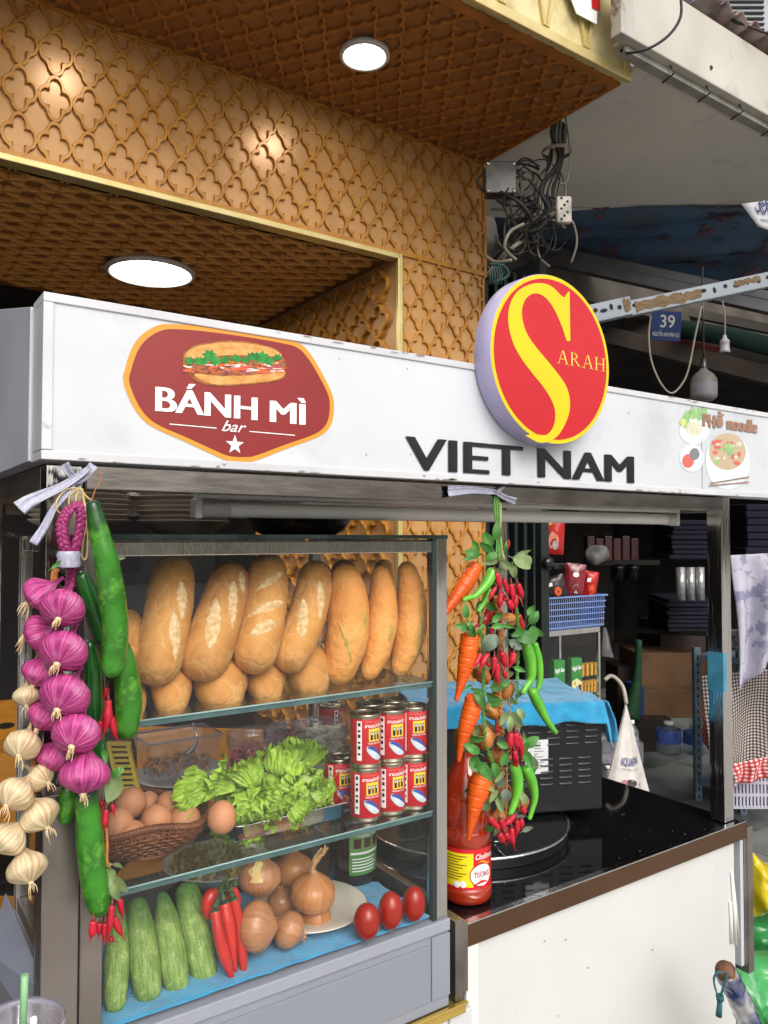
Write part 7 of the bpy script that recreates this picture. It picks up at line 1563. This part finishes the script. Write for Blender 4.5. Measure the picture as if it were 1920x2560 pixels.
def plaid(name, c0_, c1_, c2_, s_):
    mt = mat(name, c0_, None, rough=.85); nt = mt.node_tree; N = nt.nodes; L = nt.links; tc = N.new('ShaderNodeTexCoord'); sx = N.new('ShaderNodeSeparateXYZ'); L.new(tc.outputs['UV'], sx.inputs[0])
    outs = []
    for ax_, ss in ((0, s_[0]), (1, s_[1])):
        mm = N.new('ShaderNodeMath'); mm.operation = 'MULTIPLY'; mm.inputs[1].default_value = ss; L.new(sx.outputs[ax_], mm.inputs[0]); fr_ = N.new('ShaderNodeMath'); fr_.operation = 'FRACT'; L.new(mm.outputs[0], fr_.inputs[0]); gt = N.new('ShaderNodeMath'); gt.operation = 'GREATER_THAN'; gt.inputs[1].default_value = .5; L.new(fr_.outputs[0], gt.inputs[0]); outs.append(gt.outputs[0])
    ad = N.new('ShaderNodeMath'); ad.operation = 'ADD'; L.new(outs[0], ad.inputs[0]); L.new(outs[1], ad.inputs[1])
    cr = N.new('ShaderNodeValToRGB'); cr.color_ramp.interpolation = 'CONSTANT'; cr.color_ramp.elements[0].color = hexc(c0_); cr.color_ramp.elements[1].color = hexc(c1_); cr.color_ramp.elements[1].position = .3; e_ = cr.color_ramp.elements.new(.75); e_.color = hexc(c2_)
    dv = N.new('ShaderNodeMath'); dv.operation = 'DIVIDE'; dv.inputs[1].default_value = 2; L.new(ad.outputs[0], dv.inputs[0]); L.new(dv.outputs[0], cr.inputs[0]); L.new(cr.outputs[0], N['Principled BSDF'].inputs['Base Color']); return mt
cloth('checked_cloth', 'brown and white small checked cloth draped over the goods on the rack', PT(1755, 1690, 4.2), PT(2010, 1665, 4.25), .62, 1.3, plaid('small_check', '#cfc9c4', '#7f706b', '#2c2a2c', (34, 34)), 4.2, .05, bottom=.12)
cloth('red_checked_cloth', 'red and white checked cloth peeping out under the brown checked one', PT(1742, 1760, 4.35), PT(1800, 1860, 4.3), .12, 1, plaid('red_check', '#d9d0cd', '#c05a5a', '#a82a30', (8, 6)), 4.2, .02)
cloth('red_checked_cloth', 'red and white gingham strip hanging at the bottom right of the rack', PT(1822, 1912, 4.1), PT(1925, 1890, 4.1), .10, 2, MATS['red_check'], 4.2, .02)
def leafy():
    mt = mat('lavender_cloth', '#bdbbc9', '#a9a7b8', 9, rough=.75, bump=.2, dirt_glint='#8a87a2', dirt_glint_scale=7, dirt_glint_lim=(.5, .53)); return mt
cloth('lavender_cloth', 'lavender patterned cloth hanging in folds from the top of the rack', PT(1826, 1388, 4.0), PT(2010, 1378, 4.0), .62, 2.6, leafy(), 4, .04, bottom=.1)
def crate(px, py, t, label):
    c = PT(px, py, t); T_ = thing('white_crate', label, 'crate', c); M = mat('crate_white', '#c3c0cf', '#b2afc0', 9, rough=.5)
    w, h = 62*t/FPX, 46*t/FPX
    for z in (-1, -.33, .33, 1):
        g = MB(); g.obox(c+CU*(h*z), CR*w, CW*.003, (0, 0, .008)); g.build('crate_band', M, T_)
    for k in range(15):
        g = MB(); g.obox(c+CR*(w*(-1+2*k/14)), CR*.005, CW*.003, (0, 0, h)); g.build('crate_slat', M, T_)
    g = MB(); g.obox(c+CW*.2, CR*w, CW*.002, (0, 0, h)); g.obox(c+CW*.1-CR*w, CR*.003, CW*.1, (0, 0, h)); g.build('crate_wall', M, T_)
crate(1895, 1972, 4.15, 'white slotted plastic crate on the floor under the checked cloth')
# ================================================================ BAGS AND UMBRELLA, right bottom
def bag(label, name, outline, t, M, depth):
    P_ = roundpoly([PT(x, y, t) for x, y in outline], 5); c = sum(P_, V((0, 0, 0)))/len(P_); n = len(P_); mb = MB(); rings = 9
    for s_ in (-1, 1):
        def f(u, v):
            i = u*n; a = P_[int(i) % n]; b = P_[(int(i)+1) % n]; e = a.lerp(b, i-int(i)); q = e.lerp(c, v)
            h = depth*math.sqrt(max(0, 1-(1-v)**2)); wr_ = .02*noise.noise(V((q.x*16, q.z*16, s_)))-.022*abs(noise.noise(V((q.x*30, q.z*14, 4+s_))))-.010*abs(noise.noise(V((q.x*70, q.z*50, 9+s_))))
            return q+CW*(s_*(h+wr_*min(1, v*4)))
        mb.grid(f, n, 26, 0, True, flip=s_ > 0)
    o = mb.build(name, M, None); return tag(o, label, 'plastic bag')
M_yb2 = mat('yellow_bag_film', '#d6c11c', '#c2ac14', 9, rough=.22, coat=.4, sss=.1, bump=.8, bscale=18); M_gb2 = mat('green_bag_film', '#3f9a52', '#2f8444', 5, rough=.25, coat=.4, bump=.8, bscale=10, dirt_glint='#7cc08a', dirt_glint_scale=7, dirt_glint_lim=(.56, .75))
bag('full yellow plastic bag right of the folded flap', 'yellow_bag', [(1857, 2128), (1872, 2120), (1900, 2148), (1925, 2165), (1990, 2190), (1990, 2265), (1920, 2262), (1880, 2282), (1850, 2280), (1848, 2200)], 2.05, M_yb2, .09)
bag('large green plastic bag at the right bottom behind the rolled umbrella', 'green_bag', [(1780, 2350), (1840, 2375), (1900, 2390), (2010, 2420), (2010, 2700), (1800, 2700), (1780, 2560)], 1.85, M_gb2, .10)
bag('crumpled green bag top under the yellow bag', 'green_bag', [(1850, 2300), (1900, 2290), (1990, 2300), (1990, 2420), (1900, 2430), (1850, 2380)], 2.1, M_gb2, .07)
g = MB(); g.obox(PT(1930, 2440, 2.6)-V((0, 0, .1)), CR*.3, CW*.25, (0, 0, PT(1930, 2250, 2.4).z/2-.1)) if False else None
uma, umb_ = PT(1812, 2425, 1.42), PT(1925, 2660, 1.5)
um_o = thing('rolled_umbrella', 'rolled umbrella in clear wrap with a teal wrist loop at the right bottom', 'umbrella', umb_)
mb = MB(); Blob([uma, uma.lerp(umb_, .5), umb_], [.019, .021, .024], nr=50, seg=26, cap0=.15, cap1=.3, fn=lambda u, th: .07*math.sin(th*5+u*9)+.04*math.sin(u*60+th*3)).add(mb)
mb.build('wrapped_canopy', mat('umbrella_wrap', '#a7a6a8', '#32406f', 16, rough=.14, coat=.9, bump=1, bscale=60, contrast=(.42, .58), dirt_glint='#6d5a4c', dirt_glint_scale=30, dirt_glint_lim=(.6, .7)), um_o)
g = MB(); g.lathe(uma, [(0.0001, .01), (.014, .008), (.018, .0), (.019, -.006)], 16, axis=(uma-umb_)); g.build('umbrella_tip', mat('brown_tip', '#7a5238', '#4f3423', 60, rough=.6), um_o)
mb = MB(); pts = [PT(x, y, 1.40) for x, y in ((1818, 2432), (1808, 2470), (1798, 2492), (1788, 2470), (1785, 2445), (1795, 2430), (1805, 2432))]; mb.tube(pts, .0032, 8, sub=5, flat=.5); mb.tube([PT(1799, 2488, 1.40), PT(1801, 2500, 1.40)], .007, 8); mb.tube([PT(1800, 2500, 1.40), PT(1797, 2540, 1.40)], [.0045, .006], 8); mb.build('wrist_loop', mat('teal_cord', '#2b6a72', '#225860', 40, rough=.7), um_o)
# ================================================================ LEFT SIDE: grey lids, cup, chairs
M_gl = mat('grey_blue_lid', '#8e92a0', '#7d8190', 5, rough=.35, spec=.4, dirt_glint='#a9adb8', dirt_glint_scale=5, dirt_glint_lim=(.55, .8))
def quadthick(name, label, cat, pts, th, M):
    g = MB(); P_ = [PY(*p) for p in pts]; n_ = (P_[1]-P_[0]).cross(P_[2]-P_[0]).normalized(); g.extr(P_, n_*th, 0); o = g.build(name, M, None, bevel=.002); return tag(o, label, cat)
quadthick('grey_lid', 'slanting blue grey metal lid beside the cabinet at the bottom left', 'lid', [(112, 2480, 1.0), (112, 2740, 1.0), (55, 2740, 1.02), (-30, 2380, 1.2), (12, 2235, 1.3)], .004, M_gl)
quadthick('grey_lid', 'second grey metal lid edge behind the slanting one at the far left', 'lid', [(48, 2560, 1.05), (40, 2740, 1.04), (-60, 2740, 1.06), (-60, 2380, 1.22), (-5, 2400, 1.2)], .004, mat('grey_dark_lid', '#6f6f72', '#5f5f62', 5, rough=.4))
g = MB(); 
for k in range(14):
    a = PT(-10+5*k, 2212+1.2*k, 1.6); g.obox(a, CR*.0012, CW*.002, (0, 0, .014))
g.obox(PT(25, 2203, 1.6), CR*.05, CW*.004, (0, 0, .004)); g.obox(PT(25, 2232, 1.6), CR*.05, CW*.004, (0, 0, .004)); tag(g.build('black_basket', mat('black_plastic', '#15161c', None, rough=.4)), 'black plastic basket edge behind the garlic at the far left', 'basket')
cpc = PY(45, 2610, .88); cup = thing('plastic_cup', 'clear plastic cup with a pale green straw at the bottom left corner', 'cup', cpc-V((0, 0, .09)))
g = MB(); cr_ = .042; g.lathe(cpc, [(0.0001, -.09), (cr_*.72, -.09), (cr_*.95, .012), (cr_*1.06, .014), (cr_*1.07, .018), (cr_*1.0, .024), (cr_*.97, .018), (cr_*.9, .0), (cr_*.84, -.002)], 40); g.build('cup_body', M_plastic, cup)
g = MB(); g.lathe(cpc, [(cr_*1.065, .0145), (cr_*1.085, .018), (cr_*1.065, .0215)], 48); g.build('cup_rim', mat('cup_rim', '#b9bcc6', None, rough=.15, alpha=.75), cup)
g = MB(); g.tube([PY(62, 2437, .875), PY(60, 2500, .875), PY(54, 2640, .88)], .0037, 12); g.build('straw', mat('green_straw', '#8fbf8c', '#7cae7a', 9, rough=.4, sss=.2), cup)
g = MB(); g.tube([PY(84, 2546, .87), PY(80, 2640, .88)], .0035, 10); g.build('white_stick', M_white, cup)
def chair(px, py, t, label, back_w=.36, ang=0.3):
    b = PT(px, py, t); M = mat('honey_wood', '#a8701f', '#8f5b16', 5, rough=.4, coat=.2, mapscale=(1, 1, 8), dirt_glint='#6f430f', dirt_glint_scale=4); ax = CR*math.cos(ang)+CW*math.sin(ang); ax.z = 0; ax.normalize(); ay = V((-ax.y, ax.x, 0)); b = V((b.x, b.y, 0))
    T_ = thing('wooden_chair', label, 'chair', b, 'honey coloured wooden chairs inside the restaurant'); w = back_w/2
    for s_ in (-1, 1):
        g = MB(); g.obox(b+ax*(w*s_)+V((0, 0, .45)), ax*.018, ay*.014, (0, 0, .45)); g.build('leg', M, T_, bevel=.004)
        g = MB(); g.obox(b+ax*(w*s_)-ay*.38+V((0, 0, .22)), ax*.018, ay*.018, (0, 0, .22)); g.build('leg', M, T_, bevel=.004)
    g = MB(); g.obox(b-ay*.19+V((0, 0, .455)), ax*(w+.02), ay*.21, (0, 0, .014)); g.build('seat', M, T_, bevel=.004)
    # back board with an oval grip hole
    g = MB(); z0, z1 = .60, .90; n = 24; O_ = []; I_ = []
    for k in range(n):
        t_ = 2*math.pi*k/n; cx_, cz_ = math.cos(t_), math.sin(t_); s_ = 1/max(abs(cx_), abs(cz_)); O_.append((w*cx_*s_, .15*cz_*s_)); I_.append((.032*cx_, .05+.014*cz_))
    for dy in (-.009, .009):
        n0 = len(g.v); g.v += [b+ax*x+ay*dy+V((0, 0, .75+z)) for x, z in O_]+[b+ax*x+ay*dy+V((0, 0, .75+z)) for x, z in I_]
        for k in range(n): k2 = (k+1) % n; q = (n0+k, n0+k2, n0+n+k2, n0+n+k); g.face(q if dy < 0 else q[::-1])
    for L0 in (0, n):
        for k in range(n): k2 = (k+1) % n; q = (L0+k, L0+2*n+k, L0+2*n+k2, L0+k2); g.face(q if L0 == 0 else q[::-1])
    g.build('back_board', M, T_)
chair(-10, 1900, 2.35, 'honey coloured wooden chair at the left edge behind the garlic', .42, .2)
chair(500, 1880, 2.65, 'honey coloured wooden chair with a grip hole, seen through the cabinet behind the plates', .40, -.1)
chair(15, 1800, 3.1, 'curved wooden chair farther back at the left edge above the nearer one', .34, .5)
g = MB(); a = PT(430, 1600, 3.4); g.obox(V((a.x, a.y, .73)), (.5, 0, 0), (0, .35, 0), (0, 0, .015)); T_ = thing('dining_table', 'dark dining table behind the cabinet inside the restaurant', 'table', (a.x, a.y, 0)); g.build('table_top', mat('table_dark', '#2b211c', '#201814', 5, rough=.3), T_, bevel=.004)
for sx in (-1, 1):
    for sy in (-1, 1): g = MB(); g.box((a.x+.45*sx-.02, a.y+.3*sy-.02, .03), (a.x+.45*sx+.02, a.y+.3*sy+.02, .714)); g.build('leg', MATS['table_dark'], T_)
# ================================================================ CABLES AND JUNCTION BOXES
def cabpx(pl_, r, M, parent, name='cable'):
    pts = [PT(x, y, t) for x, y, t in pl_]; mb = MB(); mb.tube(pts, r, 6, sub=5); return mb.build(name, M, parent)
M_c1 = mat('cable_black', '#111113', '#1c1c1e', 20, rough=.55); M_c2 = mat('cable_grey', '#35322f', '#282624', 20, rough=.6); M_c3 = mat('cable_cream', '#857d6e', '#6b6458', 20, rough=.6); M_c4 = mat('cable_teal', '#244a45', None, rough=.5); M_c5 = mat('cable_red', '#6b2a22', None, rough=.5)
cb_ = thing('cable_bundle', 'tangled bundle of black, grey and cream cables hanging at the corner of the gold wall', 'cables', PT(1390, 290, 2.9))
rn = random.Random(12)
for k in range(46):
    o = rn.uniform(-1, 1); o2 = rn.uniform(-1, 1); M = rn.choice((M_c1, M_c1, M_c1, M_c2, M_c2, M_c3)); r = rn.uniform(.0035, .007)
    t0 = 2.72+.03*o2
    cabpx([(1398+22*o, 255, t0), (1395+20*o2, 330, t0), (1388+18*o, 400, t0-.02), (1370+24*o2, 470, t0-.03), (1350+30*o, 530, t0-.03), (1310+34*o2, 590, t0), (1262+28*o, 640, t0+.03), (1228+16*o2, 690+15*o, t0+.05)], r, M, cb_)
for k in range(38):
    cx_, cy_ = rn.uniform(1275, 1395), rn.uniform(440, 620); rx_, ry_ = rn.uniform(14, 60), rn.uniform(20, 75); a0 = rn.uniform(0, 6.28); sp_ = rn.uniform(2.5, 5.5); t0 = 2.66+rn.uniform(-.05, .1)
    cabpx([(cx_+rx_*math.cos(a0+sp_*i/7), cy_+ry_*math.sin(a0+sp_*i/7)+8*math.sin(i), t0+.01*math.sin(i*2)) for i in range(8)], rn.uniform(.0022, .0045), rn.choice((M_c1, M_c1, M_c1, M_c2, M_c3)), cb_)
cabpx([(1410, 270, 2.68), (1425, 380, 2.66), (1418, 450, 2.66), (1400, 460, 2.65)], .003, M_c3, cb_); cabpx([(1210, 480, 2.66), (1195, 450, 2.66), (1230, 418, 2.64), (1280, 415, 2.63), (1310, 450, 2.63)], .004, M_c2, cb_)
cabpx([(1310, 560, 2.6), (1275, 580, 2.6), (1262, 620, 2.6), (1290, 650, 2.62)], .006, M_c3, cb_); cabpx([(1215, 640, 2.68), (1240, 655, 2.66), (1280, 650, 2.65)], .006, M_c3, cb_); cabpx([(1225, 660, 2.66), (1260, 665, 2.65), (1270, 690, 2.66), (1235, 705, 2.66)], .005, M_c4, cb_)
cabpx([(1250, 480, 2.6), (1290, 500, 2.58), (1320, 530, 2.58), (1330, 560, 2.6)], .006, M_c1, cb_)
for k in range(6): cabpx([(1222+6*k, 665, 2.63), (1226+6*k, 690, 2.62), (1222+6*k, 712, 2.63)], .002, M_c4, cb_, 'wire_mesh')
for y in (380, 630):
    g = MB(); cc = PT(1392 if y == 380 else 1278, y, 2.70); ax_ = CR if y == 380 else (CR+CU*.3).normalized(); g.lathe(cc-CU*.006, [(.05, 0), (.052, .003), (.052, .010), (.05, .013)], 16, axis=CU if y == 380 else (CU-CR*.8)); g.build('cable_tie', M_c3, cb_)
def wallbox(px0, py0, px1, py1, t, dth, name, label, M, parts):
    a, b = PT(px0, py1, t), PT(px1, py0, t); c = (a+b)/2; w = (b-a).dot(CR)/2; h = (b.z-a.z)/2
    T_ = thing(name, label, 'junction box', c); g = MB(); g.obox(c, CR*w, CW*dth, (0, 0, h)); g.build('box_body', M, T_, bevel=.006)
    parts(T_, c, w, h, dth)
def jb(T_, c, w, h, d):
    g = MB(); g.obox(c-CW*(d+.003), CR*w*1.04, CW*.003, (0, 0, h*1.04)); g.build('cover', mat('smoky_cover', '#56544e', '#45433e', 12, rough=.35, coat=.3, dirt_glint='#1e1d1c', dirt_glint_scale=14, dirt_glint_lim=(.45, .65)), T_, bevel=.004)
    for sx in (-1, 1):
        for sy in (-1, 1): g = MB(); g.lathe(c-CW*(d+.006)+CR*w*.85*sx+V((0, 0, h*.88*sy)), [(0.0001, .003), (.006, .002), (.007, 0)], 10, axis=-CW); g.build('screw', M_chrome, T_)
wallbox(1212, 415, 1285, 492, 2.66, .03, 'meter_box', 'grubby grey junction box with clear cover at the corner of the gold wall', mat('grubby_grey', '#56544e', '#45433e', 9, rough=.5, dirt_glint='#2c2a29', dirt_glint_scale=8, dirt_glint_lim=(.5, .7)), jb)
def so(T_, c, w, h, d):
    for k in range(7):
        g = MB(); g.lathe(c-CW*d+CR*w*(-.4+.4*(k % 3))+V((0, 0, h*(-.75+.26*k))), [(0.0001, .0012), (.0045, .0008)], 8, axis=-CW); g.build('socket_hole', M_dark, T_)
wallbox(1390, 492, 1428, 560, 2.58, .012, 'socket_box', 'white multi socket box hanging among the cables', mat('socket_white', '#b9b4aa', '#a39e94', 12, rough=.45, dirt_glint='#6b675f', dirt_glint_scale=12), so)
# slotted angle bar behind the round sign, rope, lamps, number plate
def barr(a, b, h, label, name, nh, rust):
    a = V(a); b = V(b); d = (b-a); L_ = d.length; x = d/L_; up = CU-x*CU.dot(x); up.normalize(); n_ = x.cross(up)
    T_ = thing(name, label, 'slotted bar', a); g = MB(); g.obox((a+b)/2, d/2, n_*.0012, up*(h/2)); g.obox((a+b)/2+n_*.012*(1 if n_.dot(CW) > 0 else -1)-up*(h/2), d/2, n_*.012, up*.0012); g.build('bar_body', mat('pale_blue_angle', '#8f979f', '#7f878f', 6, rough=.4, dirt_glint='#7b6a55', dirt_glint_scale=16, dirt_glint_lim=(.62, .72)), T_)
    f = n_*(-1 if n_.dot(CW) > 0 else 1)
    for k in range(nh):
        c = a+x*(L_*(k+.5)/nh)+f*.0016+up*(h*(.0 if k % 2 else .12)); rx_, ry_ = ((.0085, .0045), (.004, .007), (.005, .005))[k % 3]; g = MB()
        g.poly([c+x*(rx_*math.cos(t))+up*(ry_*math.sin(t)) for t in [i*math.pi/8 for i in range(16)]]); g.build('hole', M_dark, T_)
    for (u0, u1, v0, v1) in rust:
        g = MB(); rn_ = random.Random(int(u0*100)); n = 14; top_ = [(u0+(u1-u0)*i/n, v1-rn_.random()*.3*(v1-v0)) for i in range(n+1)]; bot_ = [(u0+(u1-u0)*i/n, v0+rn_.random()*.25*(v1-v0)) for i in range(n+1)]
        for i in range(n): g.poly([a+x*(L_*u)+up*(h*v)+f*.0022 for u, v in (bot_[i], bot_[i+1], top_[i+1], top_[i])])
        g.build('tape_residue', mat('tape_residue', '#75624a', '#5d4d38', 60, rough=.9, bump=.6, mapscale=(1, 1, 6)), T_)
    return T_
barr(PT(1575, 770, 1.7), PT(1990, 683, 1.75), .031, 'pale blue slotted angle bar with brown tape residue sticking out right of the round sign', 'slotted_bar', 15, [(.03, .42, -.48, .45), (.62, .78, -.1, .42)])
barr(PT(1440, 792, 1.69), PT(1578, 762, 1.69), .038, 'short slotted angle piece bolted to the long bar beside the round sign', 'slotted_bar', 7, [(.86, .98, -.4, .5)])
rp_ = MB(); rp_.tube([PT(x, y, 1.72) for x, y in ((1627, 790), (1622, 840), (1628, 900), (1650, 955), (1678, 983), (1705, 960), (1722, 920), (1738, 840), (1754, 765))], .0022, 8, sub=5); tag(rp_.build('hanging_wire', M_c3), 'slack pale wire hanging in a loop under the slotted bar', 'wire')
bl = thing('lamp_holder', 'empty white lamp holder hanging on a cord below the slotted bar', 'lamp holder', PT(1812, 880, 2.2))
g = MB(); g.tube([PT(1806, 752, 2.2), PT(1812, 790, 2.2), PT(1812, 845, 2.2)], .0022, 6, sub=4); g.build('cord', M_c3, bl)
g = MB(); c = PT(1812, 882, 2.2); g.lathe(c, [(.012, 0), (.0145, .003), (.0145, .006), (.0125, .010), (.0125, .028), (.0135, .030), (.0125, .034), (.006, .042), (.005, .05)], 20); g.build('holder_body', mat('holder_white', '#8f8d95', None, rough=.4), bl)
lb_ = thing('led_bulb', 'large unlit white LED bulb hanging above the sign board at the right', 'light bulb', PT(1760, 1002, 2.3)); c = PT(1760, 1002, 2.3)
g = MB(); g.lathe(c, [(0.0001, -.002), (.026, .0), (.036, .010), (.0375, .018), (.0375, .052)], 28); g.build('diffuser', mat('bulb_diffuser', '#77747b', '#6c696f', 6, rough=.5), lb_)
g = MB(); g.lathe(c, [(.0378, .052), (.036, .064), (.028, .078), (.014, .088), (.010, .094)], 28); g.build('bulb_body', mat('bulb_body', '#66635d', '#5a5752', 9, rough=.5), lb_); g = MB(); g.lathe(c, [(.0085, .093), (.0085, .125), (0.0001, .127)], 16); g.tube([c+V((0, 0, .126)), c+V((0, 0, .4))], .003, 6); g.build('socket', M_black_p, lb_)
npc = PT(1665, 815, 2.9); npx = (CR+V((0, 0, -.06))).normalized(); npu = (CU+CR*.05).normalized(); hw, hh = 37*2.9/FPX, 37*2.9/FPX
T_ = thing('number_plate', 'blue enamel house number plate hanging behind the slotted bar', 'number plate', npc)
g = MB(); g.obox(npc, npx*hw, CW*.002, npu*hh); g.build('plate_body', mat('plate_blue', '#16284f', '#122044', 9, rough=.7, spec=.2), T_)
g = MB(); text_on(g, '39', lambda u, v: npc-CW*.004+npx*(hw*(-.42+.98*u))+npu*(hh*(-.12+.84*v)), bold=.01); text_on(g, 'NGUYỄN AN NINH Q.1', lambda u, v: npc-CW*.004+npx*(hw*(-.9+1.8*u))+npu*(hh*(-.72+.27*v)), bold=.012); g.build('plate_lettering', mat('plate_white', '#7d7e7c', None, rough=.4), T_)
# air conditioner and cables, top right
ac = thing('air_conditioner', 'grey outdoor air conditioner unit above the corrugated sheet at the top right', 'air conditioner', PT(1860, 100, 3.3))
a = PT(1850, 10, 3.0); g = MB(); g.obox(a+CW*.12, CR*.19, CW*.14, (0, 0, .20)) ; g.build('ac_case', mat('ac_grey', '#9aa0a6', '#868c92', 5, rough=.45), ac, bevel=.006)
for k in range(14): g = MB(); g.obox(a-CW*.024+CR*(-.03)+V((0, 0, -.16+.022*k)), CR*.11, CW*.002, (0, 0, .004)); g.build('grille_slat', M_dark, ac)
ww = MB(); ww.tube([PT(1700, -20, 2.3), PT(1702, 40, 2.3), PT(1672, 88, 2.3), (PT(1620, 122, 2.3)), PT(1565, 134, 2.32)], .0042, 8, sub=5); tag(ww.build('black_cable', M_c1), 'black cable looping in front of the white fascia from the top', 'cable')
for q, lab in (((1735, -10, 1850, 60), 'upper'), ((1740, 0, 1920, 85), 'lower')):
    ww = MB(); ww.tube([PT(q[0], q[1], 2.6), PT((q[0]+q[2])/2, (q[1]+q[3])/2+6, 2.6), PT(q[2], q[3], 2.6)], .004, 6, sub=4); tag(ww.build('black_cable', M_c1), lab+' black cable crossing in front of the air conditioner', 'cable')

# crumbs and specks lying on the black counter
g = MB(); rnc = random.Random(9)
for k in range(42):
    x, y = rnc.uniform(.9, 1.63), rnc.uniform(1.0, 1.42); w = rnc.uniform(.0003, .0009)
    if (x-1.115)**2+(y-1.305)**2 < .235**2: continue
    g.obox((x, y, ZT+.0006), (w, 0, 0), (0, w*rnc.uniform(.6, 1.6), 0), (0, 0, w*.5))
cm = g.build('crumbs', mat('crumb', '#8f8778', None, rough=.9), ct, kind='stuff')
